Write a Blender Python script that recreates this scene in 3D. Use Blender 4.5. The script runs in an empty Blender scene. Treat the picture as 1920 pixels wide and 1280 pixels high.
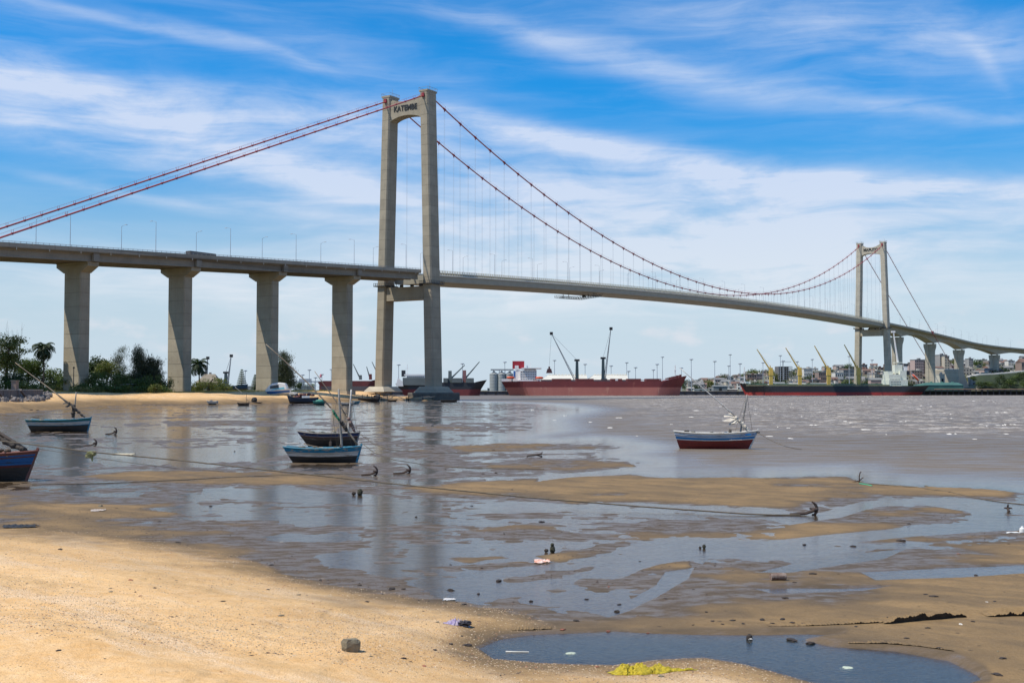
import bpy, math, random
import numpy as np
from mathutils import Vector, Matrix

S = bpy.context.scene
COL = S.collection
R = math.radians
rnd = random.Random(7)

# ------------------------------------------------------------------ camera, world, sun
F0, Y0, HC = 2279.0, 730.75, 4.5          # focal length and horizon row in a 1920 px wide frame, eye height
PITCH = math.atan((Y0 - 640) / F0)
cam_d = bpy.data.cameras.new('camera')
cam = bpy.data.objects.new('camera', cam_d); COL.objects.link(cam)
cam.location = (0, 0, HC); cam.rotation_euler = (R(90) + PITCH, 0, 0)
cam_d.sensor_width = 36; cam_d.lens = 36 * F0 / 1920
cam_d.clip_start = 0.5; cam_d.clip_end = 30000
S.camera = cam

KX, KY = -46.28, 542.0                     # near tower
AZ = 0.585
DX, DY = math.sin(AZ), math.cos(AZ)        # along the bridge
NX, NY = DY, -DX                           # across it, towards the camera

sv = Vector((-1.0 * NX - 1.4 * DX, -1.0 * NY - 1.4 * DY, 2.7)).normalized()
SUN_EL = math.asin(sv.z); SUN_AZ = math.atan2(sv.x, sv.y)
sun_d = bpy.data.lights.new('sun', 'SUN'); sun_d.energy = 4.8; sun_d.angle = R(0.53); sun_d.color = (1.0, 0.92, 0.78)
sun = bpy.data.objects.new('sun', sun_d); COL.objects.link(sun)
sun.rotation_euler = sv.to_track_quat('Z', 'Y').to_euler()

S.view_settings.view_transform = 'Standard'; S.view_settings.look = 'None'
S.view_settings.exposure = 0.0; S.view_settings.gamma = 1.0
try: S.view_settings.use_curve_mapping = False
except Exception: pass
S.render.engine = 'CYCLES'
S.cycles.max_bounces = 6; S.cycles.transparent_max_bounces = 12; S.cycles.caustics_reflective = False; S.cycles.caustics_refractive = False

def ray(u, v):
    a = (u - 960) / F0; b = -(v - 640) / F0
    return Vector((a, math.cos(PITCH) - b * math.sin(PITCH), math.sin(PITCH) + b * math.cos(PITCH)))
def gp(u, v, z=0.0):                       # point on a level z seen at (u, v) of the photo
    r = ray(u, v); k = (z - HC) / r.z
    return Vector((r.x * k, r.y * k, z))
def dp(u, v, y):                           # point at distance y ahead
    r = ray(u, v); k = y / r.y
    return Vector((r.x * k, y, HC + r.z * k))

class NT:
    """tiny node helper"""
    def __init__(s, tree): s.t = tree; s.t.nodes.clear()
    def n(s, typ, **kw):
        nd = s.t.nodes.new(typ)
        for k, v in kw.items(): setattr(nd, k, v)
        return nd
    def l(s, a, b): s.t.links.new(a, b)
    def put(s, sock, val):
        if hasattr(val, 'is_linked') or hasattr(val, 'links'): s.l(val, sock)
        else: sock.default_value = val
    def m(s, op, a, b=None, c=None, clamp=False):
        nd = s.n('ShaderNodeMath', operation=op, use_clamp=clamp)
        s.put(nd.inputs[0], a)
        if b is not None: s.put(nd.inputs[1], b)
        if c is not None: s.put(nd.inputs[2], c)
        return nd.outputs[0]
    def mixc(s, f, a, b, blend='MIX'):
        nd = s.n('ShaderNodeMix', data_type='RGBA', blend_type=blend)
        s.put(nd.inputs[0], f)
        for i, x in ((6, a), (7, b)):
            if isinstance(x, (tuple, list)): x = (*x[:3], 1)
            s.put(nd.inputs[i], x)
        return nd.outputs[2]
    def mixf(s, f, a, b):
        nd = s.n('ShaderNodeMix', data_type='FLOAT')
        s.put(nd.inputs[0], f); s.put(nd.inputs[2], a); s.put(nd.inputs[3], b)
        return nd.outputs[0]
    def ss(s, x, a, b, lo=0.0, hi=1.0):
        nd = s.n('ShaderNodeMapRange', interpolation_type='SMOOTHSTEP')
        s.put(nd.inputs[0], x); nd.inputs[1].default_value = a; nd.inputs[2].default_value = b
        nd.inputs[3].default_value = lo; nd.inputs[4].default_value = hi
        return nd.outputs[0]
    def noise(s, vec, scale, detail=4, rough=0.55, dist=0.0, color=False):
        nd = s.n('ShaderNodeTexNoise'); s.l(vec, nd.inputs['Vector'])
        nd.inputs['Scale'].default_value = scale; nd.inputs['Detail'].default_value = detail
        nd.inputs['Roughness'].default_value = rough; nd.inputs['Distortion'].default_value = dist
        return nd.outputs[1 if color else 0]
    def mapv(s, vec, scale=(1, 1, 1), rot=(0, 0, 0), loc=(0, 0, 0)):
        nd = s.n('ShaderNodeMapping'); s.l(vec, nd.inputs[0])
        nd.inputs['Scale'].default_value = scale; nd.inputs['Rotation'].default_value = rot; nd.inputs['Location'].default_value = loc
        return nd.outputs[0]
    def comb(s, x, y, z=0.0):
        nd = s.n('ShaderNodeCombineXYZ'); s.put(nd.inputs[0], x); s.put(nd.inputs[1], y); s.put(nd.inputs[2], z)
        return nd.outputs[0]

# ---- sky: Nishita under hand-placed cirrus bands (functions of direction only)
W = bpy.data.worlds.new('World'); S.world = W; W.use_nodes = True
w = NT(W.node_tree)
tc = w.n('ShaderNodeTexCoord'); sep = w.n('ShaderNodeSeparateXYZ'); w.l(tc.outputs['Generated'], sep.inputs[0])
X, Y, Z = sep.outputs
az = w.m('ARCTAN2', X, Y); el = w.m('ARCSINE', w.m('MINIMUM', w.m('MAXIMUM', Z, -1), 1))
sky = w.n('ShaderNodeTexSky', sky_type='NISHITA'); sky.sun_disc = False
sky.sun_elevation = SUN_EL; sky.sun_rotation = SUN_AZ; sky.air_density = 1.0; sky.dust_density = 0.3; sky.ozone_density = 2.5
hs = w.n('ShaderNodeHueSaturation'); hs.inputs['Saturation'].default_value = 1.12; hs.inputs['Hue'].default_value = 0.492
w.l(sky.outputs[0], hs.inputs['Color'])
# clear-air colour: the physical sky multiplied by a camera-like contrast that deepens with elevation
deep = w.ss(el, 0.03, 0.27)
tint = w.mixc(deep, (0.92, 0.98, 1.04), (0.10, 1.0, 1.62))
clear = w.mixc(1.0, hs.outputs[0], tint, 'MULTIPLY')
P2 = w.comb(az, el, 0.0)
warp = w.noise(P2, 5.0, 3, 0.5, color=True)
wv = w.n('ShaderNodeVectorMath', operation='SUBTRACT'); w.l(warp, wv.inputs[0]); wv.inputs[1].default_value = (0.5, 0.5, 0.5)
wv2 = w.n('ShaderNodeVectorMath', operation='MULTIPLY'); w.l(wv.outputs[0], wv2.inputs[0]); wv2.inputs[1].default_value = (0.10, 0.028, 0)
wv3 = w.n('ShaderNodeVectorMath', operation='ADD'); w.l(P2, wv3.inputs[0]); w.l(wv2.outputs[0], wv3.inputs[1])
sp2 = w.n('ShaderNodeSeparateXYZ'); w.l(wv3.outputs[0], sp2.inputs[0]); A2, E2 = sp2.outputs[0], sp2.outputs[1]
def blob(u, v, ln, wd, ang, amp):
    r = ray(u, v).normalized(); a0 = math.atan2(r.x, r.y); e0 = math.asin(r.z)
    ln /= F0; wd /= F0; c, s_ = math.cos(R(-ang)), math.sin(R(-ang))
    da = w.m('SUBTRACT', A2, a0); de = w.m('SUBTRACT', E2, e0)
    p = w.m('ADD', w.m('MULTIPLY', da, c / ln), w.m('MULTIPLY', de, s_ / ln))
    q = w.m('ADD', w.m('MULTIPLY', da, -s_ / wd), w.m('MULTIPLY', de, c / wd))
    d2 = w.m('ADD', w.m('MULTIPLY', p, p), w.m('MULTIPLY', q, q))
    return w.m('MULTIPLY', w.m('EXPONENT', w.m('MULTIPLY', d2, -1.0)), amp)
CL = [(60, 165, 330, 50, 6, .66), (120, 252, 330, 38, 9, .62), (430, 212, 330, 40, 8, .50), (470, 300, 300, 42, 17, .60),
      (640, 350, 220, 32, 16, .42), (330, 375, 260, 10, 8, .35), (560, 395, 160, 12, 8, .38), (690, 235, 200, 34, 6, .40),
      (980, 258, 300, 26, 11, .72), (1280, 302, 300, 22, 11, .70), (1620, 350, 320, 20, 4, .68), (1900, 380, 260, 34, 2, .5),
      (900, 330, 260, 50, 8, .40), (1180, 400, 420, 80, 4, .5), (1550, 450, 450, 85, 2, .62), (1000, 490, 500, 65, 0, .58), (400, 530, 700, 50, 2, .48), (1300, 560, 800, 45, 0, .4),
      (180, 35, 330, 11, 10, .42), (60, 25, 200, 25, 12, .22), (430, 85, 250, 10, 12, .28), (700, 130, 280, 22, 10, .2), (520, 50, 300, 25, 8, .15),
      (880, 30, 260, 18, 10, .26), (1120, 95, 280, 34, 17, .28), (1330, 160, 260, 30, 16, .28), (1560, 90, 380, 55, 12, .30),
      (1800, 50, 330, 45, 16, .34), (1600, 190, 300, 22, 10, .24), (1835, 100, 60, 14, 60, .25), (1400, 30, 300, 40, 8, .2),
      (1780, 215, 260, 14, 8, .15)]
acc = None
for c in CL:
    b = blob(*c[:5], c[5] * (0.85 if c[1] < 330 else 1.0)); acc = b if acc is None else w.m('ADD', acc, b)
front = w.ss(Y, 0.35, 0.75)
over = w.ss(el, 0.36, 0.55)
gen = w.ss(w.noise(w.mapv(P2, (2.2, 7.5, 1), (0, 0, R(-10))), 1.0, 6, 0.6, 0.4), 0.42, 0.72)
outside = w.m('MAXIMUM', w.m('SUBTRACT', 1.0, front), over)
mask = w.m('ADD', w.m('MULTIPLY', acc, w.m('SUBTRACT', 1.0, outside)), w.m('MULTIPLY', gen, w.m('MULTIPLY', outside, 0.9)))  # unseen cloud cover beyond the view, raised to whiten fill on shaded faces
fib = w.noise(w.mapv(wv3.outputs[0], (7, 60, 1), (0, 0, R(11))), 1.0, 6, 0.62, 0.5)
puf = w.noise(w.mapv(wv3.outputs[0], (9, 24, 1), (0, 0, R(8))), 1.0, 7, 0.62, 0.3)
mod = w.m('ADD', w.m('MULTIPLY', w.ss(fib, 0.28, 0.72), 0.62), w.m('MULTIPLY', w.ss(puf, 0.30, 0.70), 0.72))
mask = w.m('MULTIPLY', mask, w.m('ADD', mod, 0.22))
thin = w.m('MULTIPLY', w.ss(fib, 0.35, 0.8), 0.10)
mask = w.m('ADD', mask, thin)
# fair-weather puffs low over the horizon
pn = w.noise(w.mapv(P2, (16, 34, 1)), 1.0, 7, 0.55)
pu = w.m('MULTIPLY', w.ss(pn, 0.52, 0.70), w.m('MULTIPLY', w.ss(el, 0.012, 0.03), w.ss(el, 0.075, 0.045)))
haze_m = w.m('MULTIPLY', w.ss(el, 0.19, 0.0), 0.8)
mask = w.m('MINIMUM', mask, 0.9)
SKY = 10.0                                   # world strength is 0.1; cloud radiances are written x10
c_haze = tuple(SKY * x for x in (0.58, 0.72, 0.88))
c_cloud = tuple(SKY * x for x in (0.66, 0.75, 0.93))
c_low = tuple(SKY * x for x in (0.74, 0.81, 0.88))
c1 = w.mixc(haze_m, clear, c_haze)
c2 = w.mixc(mask, c1, w.mixc(w.ss(el, 0.04, 0.2), c_low, c_cloud))
c3 = w.mixc(w.m('MULTIPLY', pu, 0.8), c2, tuple(SKY * x for x in (0.72, 0.76, 0.83)))
bg = w.n('ShaderNodeBackground'); w.l(c3, bg.inputs[0]); bg.inputs[1].default_value = 0.1
wo = w.n('ShaderNodeOutputWorld'); w.l(bg.outputs[0], wo.inputs[0])

# ------------------------------------------------------------------ materials
MATS = {}
def pm(name, c1, c2=None, scale=1.0, rough=0.7, bump=0.0, bscale=None, metal=0.0, stretch=(1, 1, 1), obj=False, wear=None, wamt=0.5, wscale=3.0, spec=0.5):
    """procedural paint / wood / metal: two-tone noise colour, optional wear colour in ragged patches, bump"""
    if name in MATS: return MATS[name]
    m = bpy.data.materials.new(name); m.use_nodes = True; t = NT(m.node_tree)
    co = t.n('ShaderNodeTexCoord').outputs['Object'] if obj else t.n('ShaderNodeNewGeometry').outputs['Position']
    co = t.mapv(co, stretch)
    c2 = c2 or tuple(x * 0.72 for x in c1)
    n1 = t.noise(co, scale, 6, 0.65)
    col = t.mixc(t.ss(n1, 0.3, 0.7), c1, c2)
    if wear:
        n2 = t.noise(t.mapv(co, loc=(5, 3, 1)), wscale, 8, 0.72)
        col = t.mixc(t.ss(n2, 1 - wamt, 1 - wamt + 0.06), col, wear)
    b = t.n('ShaderNodeBsdfPrincipled'); t.l(col, b.inputs['Base Color'])
    b.inputs['Roughness'].default_value = rough; b.inputs['Metallic'].default_value = metal
    b.inputs['Specular IOR Level'].default_value = spec
    if bump:
        bn = t.n('ShaderNodeBump'); bn.inputs['Strength'].default_value = bump; bn.inputs['Distance'].default_value = 0.05
        t.l(t.noise(co, bscale or scale * 4, 5, 0.6), bn.inputs['Height']); t.l(bn.outputs[0], b.inputs['Normal'])
    o = t.n('ShaderNodeOutputMaterial'); t.l(b.outputs[0], o.inputs[0])
    MATS[name] = m; return m

def concrete(name, c1, c2, lift=4.5, streak=0.35, tide=False, dist=0):
    m = bpy.data.materials.new(name); m.use_nodes = True; t = NT(m.node_tree)
    P = t.n('ShaderNodeNewGeometry').outputs['Position']
    sp = t.n('ShaderNodeSeparateXYZ'); t.l(P, sp.inputs[0])
    n1 = t.noise(P, 0.22, 6, 0.6); n2 = t.noise(t.mapv(P, (1.3, 1.3, 0.07)), 1.0, 6, 0.7); n3 = t.noise(P, 1.6, 5, 0.7)
    col = t.mixc(t.ss(n1, 0.3, 0.7), c1, c2)
    dark = tuple(x * 0.45 for x in c2); lite = tuple(min(1, x * 1.25) for x in c1)
    col = t.mixc(t.m('MULTIPLY', t.ss(n2, 0.5, 0.78), streak), col, dark)
    col = t.mixc(t.m('MULTIPLY', t.ss(n3, 0.55, 0.8), 0.35), col, lite)
    k = t.m('DIVIDE', sp.outputs[2], lift); fl = t.m('FLOOR', k); fr = t.m('SUBTRACT', k, fl)
    wn = t.n('ShaderNodeTexWhiteNoise', noise_dimensions='1D'); t.l(fl, wn.inputs['W'])
    col = t.mixc(t.m('MULTIPLY', wn.outputs[0], 0.32), col, t.mixc(0.5, dark, c2))
    line = t.ss(fr, 0.06, 0.0)
    col = t.mixc(t.m('MULTIPLY', line, 0.6), col, dark)
    if tide:
        td = t.ss(t.m('ADD', sp.outputs[2], t.m('MULTIPLY', n3, 0.8)), 3.2, 2.4)
        col = t.mixc(td, col, (0.055, 0.05, 0.04))
    b = t.n('ShaderNodeBsdfPrincipled'); t.l(col, b.inputs['Base Color']); b.inputs['Roughness'].default_value = 0.88
    b.inputs['Specular IOR Level'].default_value = 0.25
    bn = t.n('ShaderNodeBump'); bn.inputs['Strength'].default_value = 0.5; bn.inputs['Distance'].default_value = 0.15
    t.l(t.m('ADD', n3, t.m('MULTIPLY', line, -0.6)), bn.inputs['Height']); t.l(bn.outputs[0], b.inputs['Normal'])
    o = t.n('ShaderNodeOutputMaterial'); t.l(b.outputs[0], o.inputs[0])
    MATS[name] = m; return m

def leafmat(name, c1, c2, rough=0.6):
    if name in MATS: return MATS[name]
    m = bpy.data.materials.new(name); m.use_nodes = True; t = NT(m.node_tree)
    g = t.n('ShaderNodeNewGeometry'); P = g.outputs['Position']
    n1 = t.noise(P, 0.45, 3, 0.6); rn = g.outputs['Random Per Island']
    col = t.mixc(t.m('ADD', t.m('MULTIPLY', t.ss(n1, 0.3, 0.7), 0.6), t.m('MULTIPLY', rn, 0.4)), c1, c2)
    b = t.n('ShaderNodeBsdfPrincipled'); t.l(col, b.inputs['Base Color']); b.inputs['Roughness'].default_value = rough
    tr = t.n('ShaderNodeBsdfTranslucent'); t.l(t.mixc(1.0, col, (1.1, 1.3, 0.5), 'MULTIPLY'), tr.inputs[0])
    mx = t.n('ShaderNodeMixShader'); mx.inputs[0].default_value = 0.32; t.l(b.outputs[0], mx.inputs[1]); t.l(tr.outputs[0], mx.inputs[2])
    o = t.n('ShaderNodeOutputMaterial'); t.l(mx.outputs[0], o.inputs[0])
    MATS[name] = m; return m

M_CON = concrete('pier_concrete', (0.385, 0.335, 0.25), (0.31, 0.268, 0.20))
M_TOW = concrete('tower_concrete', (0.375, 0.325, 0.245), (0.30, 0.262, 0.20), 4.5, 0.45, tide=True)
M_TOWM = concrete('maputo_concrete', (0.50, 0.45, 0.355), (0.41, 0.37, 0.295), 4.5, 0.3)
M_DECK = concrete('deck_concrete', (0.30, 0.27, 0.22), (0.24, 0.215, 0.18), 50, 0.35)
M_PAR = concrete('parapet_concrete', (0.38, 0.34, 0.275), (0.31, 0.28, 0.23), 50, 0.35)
M_STEEL = pm('girder_paint', (0.33, 0.305, 0.245), (0.28, 0.26, 0.21), 0.3, 0.55)
M_LEDGE = pm('girder_edge_paint', (0.72, 0.71, 0.64), (0.62, 0.60, 0.53), 0.4, 0.6)
M_RAILB = pm('balustrade_paint', (0.60, 0.55, 0.40), (0.50, 0.46, 0.34), 0.8, 0.6)
M_RED = pm('cable_red', (0.46, 0.10, 0.09), (0.36, 0.07, 0.07), 0.5, 0.5)
M_CLAMP = pm('clamp_red', (0.30, 0.03, 0.04), (0.22, 0.02, 0.03), 0.5, 0.5)
M_HANG = pm('suspender_grey', (0.50, 0.52, 0.55), None, 1, 0.5)
M_DARK = pm('dark_steel', (0.05, 0.05, 0.052), (0.03, 0.03, 0.032), 1, 0.6)
M_BLACK = pm('black_letter', (0.02, 0.02, 0.022), (0.012, 0.012, 0.014), 1, 0.6)
M_GREY = pm('galvanised', (0.30, 0.31, 0.32), (0.22, 0.23, 0.24), 1, 0.5)
M_ASPH = pm('asphalt', (0.05, 0.05, 0.05), (0.035, 0.035, 0.035), 1, 0.9)
M_WHITE = pm('white_paint', (0.78, 0.77, 0.74), (0.66, 0.65, 0.62), 0.5, 0.5)
M_GLASS = pm('dark_glass', (0.03, 0.035, 0.045), (0.02, 0.022, 0.03), 1, 0.15)

# ------------------------------------------------------------------ mesh builder
class MB:
    def __init__(s): s.v = []; s.f = []; s.mi = []; s.cur = 0
    def add(s, vs, fs, mi=None):
        o = len(s.v); s.v += [tuple(p) for p in vs]
        s.f += [tuple(i + o for i in f) for f in fs]; s.mi += [s.cur if mi is None else mi] * len(fs); return s
    def box(s, c, d, rz=0.0, mi=None, M=None, taper=1.0):
        hx, hy, hz = d[0] / 2, d[1] / 2, d[2] / 2; P = []
        for z, k in ((-hz, 1.0), (hz, taper)):
            for x, y in ((-hx, -hy), (hx, -hy), (hx, hy), (-hx, hy)):
                x_, y_ = x * k, y * k
                if rz: x_, y_ = x_ * math.cos(rz) - y_ * math.sin(rz), x_ * math.sin(rz) + y_ * math.cos(rz)
                p = Vector((x_ + c[0], y_ + c[1], z + c[2]))
                P.append(M @ p if M else p)
        return s.add(P, [(0, 3, 2, 1), (4, 5, 6, 7), (0, 1, 5, 4), (1, 2, 6, 5), (2, 3, 7, 6), (3, 0, 4, 7)], mi)
    def beam(s, a, b, wd, ht, mi=None, wd2=None, ht2=None):
        a, b = Vector(a), Vector(b); d = (b - a)
        if d.length < 1e-6: return s
        d.normalize(); up = Vector((0, 0, 1)) if abs(d.z) < 0.98 else Vector((0, 1, 0))
        x = d.cross(up).normalized(); y = x.cross(d).normalized(); P = []
        for p, w_, h_ in ((a, wd, ht), (b, wd2 or wd, ht2 or ht)):
            for i, j in ((-1, -1), (1, -1), (1, 1), (-1, 1)): P.append(p + x * i * w_ / 2 + y * j * h_ / 2)
        return s.add(P, [(0, 3, 2, 1), (4, 5, 6, 7), (0, 1, 5, 4), (1, 2, 6, 5), (2, 3, 7, 6), (3, 0, 4, 7)], mi)
    def path(s, pts, r, n=6, mi=None, caps=True):
        pts = [Vector(p) for p in pts]; rs = r if isinstance(r, (list, tuple)) else [r] * len(pts)
        P = []; N = len(pts)
        for i, p in enumerate(pts):
            d = (pts[min(i + 1, N - 1)] - pts[max(i - 1, 0)]).normalized()
            up = Vector((0, 0, 1)) if abs(d.z) < 0.95 else Vector((0, 1, 0))
            x = d.cross(up).normalized(); y = x.cross(d)
            for k in range(n):
                a = 2 * math.pi * k / n; P.append(p + (x * math.cos(a) + y * math.sin(a)) * rs[i])
        Fc = [(i * n + k, i * n + (k + 1) % n, (i + 1) * n + (k + 1) % n, (i + 1) * n + k) for i in range(N - 1) for k in range(n)]
        if caps: Fc += [tuple(range(n - 1, -1, -1)), tuple((N - 1) * n + k for k in range(n))]
        return s.add(P, Fc, mi)
    def lathe(s, c, prof, n=16, mi=None):
        P = []
        for r_, z in prof:
            for k in range(n):
                a = 2 * math.pi * k / n; P.append((c[0] + r_ * math.cos(a), c[1] + r_ * math.sin(a), c[2] + z))
        Fc = [(i * n + k, i * n + (k + 1) % n, (i + 1) * n + (k + 1) % n, (i + 1) * n + k) for i in range(len(prof) - 1) for k in range(n)]
        Fc += [tuple(range(n - 1, -1, -1)), tuple((len(prof) - 1) * n + k for k in range(n))]
        return s.add(P, Fc, mi)
    def loft(s, secs, mi=None, closed=True, caps=True, mis=None):
        n = len(secs[0]); P = [p for q in secs for p in q]; base = len(s.f)
        kk = n if closed else n - 1
        Fc = [(i * n + k, i * n + (k + 1) % n, (i + 1) * n + (k + 1) % n, (i + 1) * n + k) for i in range(len(secs) - 1) for k in range(kk)]
        if caps: Fc += [tuple(range(n - 1, -1, -1)), tuple((len(secs) - 1) * n + k for k in range(n))]
        s.add(P, Fc, mi)
        if mis:
            for i in range(len(secs) - 1):
                for k in range(kk): s.mi[base + i * kk + k] = mis[k]
        return s
    def prism(s, pts, y0, y1, mi=None, M=None):
        """pts (x,z) outline extruded along y"""
        n = len(pts); P = [Vector((x, y0, z)) for x, z in pts] + [Vector((x, y1, z)) for x, z in pts]
        if M: P = [M @ p for p in P]
        Fc = [tuple(range(n)), tuple(range(2 * n - 1, n - 1, -1))] + [(k, n + k, n + (k + 1) % n, (k + 1) % n) for k in range(n)]
        return s.add(P, Fc, mi)
    def blob(s, c, r, seed=0, sub=1, mi=None, rough=0.25):
        """an uneven stone: a jittered icosphere"""
        rg = random.Random(seed)
        V, Fa = ICO[sub]
        k = [1 + rg.uniform(-rough, rough) for _ in V]
        return s.add([(c[0] + p[0] * r[0] * k[i], c[1] + p[1] * r[1] * k[i], c[2] + p[2] * r[2] * k[i]) for i, p in enumerate(V)], Fa, mi)
    def mesh(s, name, mats, smooth=False):
        me = bpy.data.meshes.new(name); me.from_pydata(s.v, [], s.f)
        if not isinstance(mats, (list, tuple)): mats = [mats]
        for m in mats: me.materials.append(m)
        if any(s.mi): me.polygons.foreach_set('material_index', s.mi)
        if smooth: me.polygons.foreach_set('use_smooth', [True] * len(s.f))
        me.update(); return me
    def build(s, name, mats, parent=None, smooth=False, **tags):
        o = bpy.data.objects.new(name, s.mesh(name, mats, smooth)); COL.objects.link(o)
        if parent: o.parent = parent
        tag(o, **tags); return o

def tag(o, label=None, cat=None, group=None, kind=None):
    if label: o['label'] = label
    if cat: o['category'] = cat
    if group: o['group'] = group
    if kind: o['kind'] = kind
    return o
def thing(name, label, cat, loc=(0, 0, 0), rz=0.0, group=None, rot=None):
    o = bpy.data.objects.new(name, None); COL.objects.link(o); o.empty_display_size = 0.5
    o.location = loc; o.rotation_euler = rot if rot else (0, 0, rz)
    return tag(o, label, cat, group)
def copy_tree(o, parent=None):
    c = o.copy(); COL.objects.link(c)
    if parent is not None: c.parent = parent
    for ch in list(o.children): copy_tree(ch, c)
    return c
def inst(name, me, parent=None, loc=(0, 0, 0), rot=(0, 0, 0), scale=(1, 1, 1)):
    o = bpy.data.objects.new(name, me); COL.objects.link(o); o.location = loc; o.rotation_euler = rot; o.scale = scale
    if parent: o.parent = parent
    return o

def _ico():
    t = (1 + 5 ** .5) / 2
    V = [Vector(p).normalized() for p in [(-1, t, 0), (1, t, 0), (-1, -t, 0), (1, -t, 0), (0, -1, t), (0, 1, t), (0, -1, -t), (0, 1, -t), (t, 0, -1), (t, 0, 1), (-t, 0, -1), (-t, 0, 1)]]
    Fa = [(0, 11, 5), (0, 5, 1), (0, 1, 7), (0, 7, 10), (0, 10, 11), (1, 5, 9), (5, 11, 4), (11, 10, 2), (10, 7, 6), (7, 1, 8), (3, 9, 4), (3, 4, 2), (3, 2, 6), (3, 6, 8), (3, 8, 9), (4, 9, 5), (2, 4, 11), (6, 2, 10), (8, 6, 7), (9, 8, 1)]
    out = [(V, Fa)]
    for _ in range(2):
        V2 = list(V); F2 = []; cache = {}
        def mid(a, b):
            k = (min(a, b), max(a, b))
            if k not in cache: V2.append(((V2[a] + V2[b]) / 2).normalized()); cache[k] = len(V2) - 1
            return cache[k]
        for a, b, c in Fa:
            x, y, z = mid(a, b), mid(b, c), mid(c, a); F2 += [(a, x, z), (b, y, x), (c, z, y), (x, y, z)]
        V, Fa = V2, F2; out.append((V, Fa))
    return out
ICO = _ico()
# ------------------------------------------------------------------ terrain of the near shore and the tidal flat
def _hash(ix, iy, seed):
    h = (ix.astype(np.int64) * 374761393 + iy.astype(np.int64) * 668265263 + seed * 1442695041) & 0x7fffffff
    h = ((h ^ (h >> 13)) * 1274126177) & 0x7fffffff
    return ((h ^ (h >> 16)) & 0xffff) / 65535.0
def vnoise(x, y, seed=0):
    ix = np.floor(x); iy = np.floor(y); fx = x - ix; fy = y - iy
    fx = fx * fx * (3 - 2 * fx); fy = fy * fy * (3 - 2 * fy)
    a = _hash(ix, iy, seed); b = _hash(ix + 1, iy, seed); c = _hash(ix, iy + 1, seed); d = _hash(ix + 1, iy + 1, seed)
    return (a + (b - a) * fx) * (1 - fy) + (c + (d - c) * fx) * fy
def fbm(x, y, seed=0, oct=4, gain=0.5):
    s = 0; a = 1; t = 0
    for i in range(oct):
        s = s + a * (vnoise(x, y, seed + i * 17) - 0.5) * 2; t += a; a *= gain; x = x * 2.03 + 3.1; y = y * 2.03 + 1.7
    return s / t
def sstep(x, a, b):
    t = np.clip((x - a) / (b - a), 0, 1); return t * t * (3 - 2 * t)
def sdist(poly, x, y):
    """signed distance to a polygon, positive inside"""
    d = np.full(x.shape, 1e18); ins = np.zeros(x.shape, bool); n = len(poly)
    for i in range(n):
        ax, ay = poly[i]; bx, by = poly[(i + 1) % n]
        ex, ey = bx - ax, by - ay; L = ex * ex + ey * ey + 1e-12
        t = np.clip(((x - ax) * ex + (y - ay) * ey) / L, 0, 1)
        d = np.minimum(d, (x - ax - t * ex) ** 2 + (y - ay - t * ey) ** 2)
        if ay != by:
            c = ((ay > y) != (by > y)) & (x < (bx - ax) * (y - ay) / (by - ay) + ax); ins ^= c
    d = np.sqrt(d); return np.where(ins, d, -d)
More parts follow.
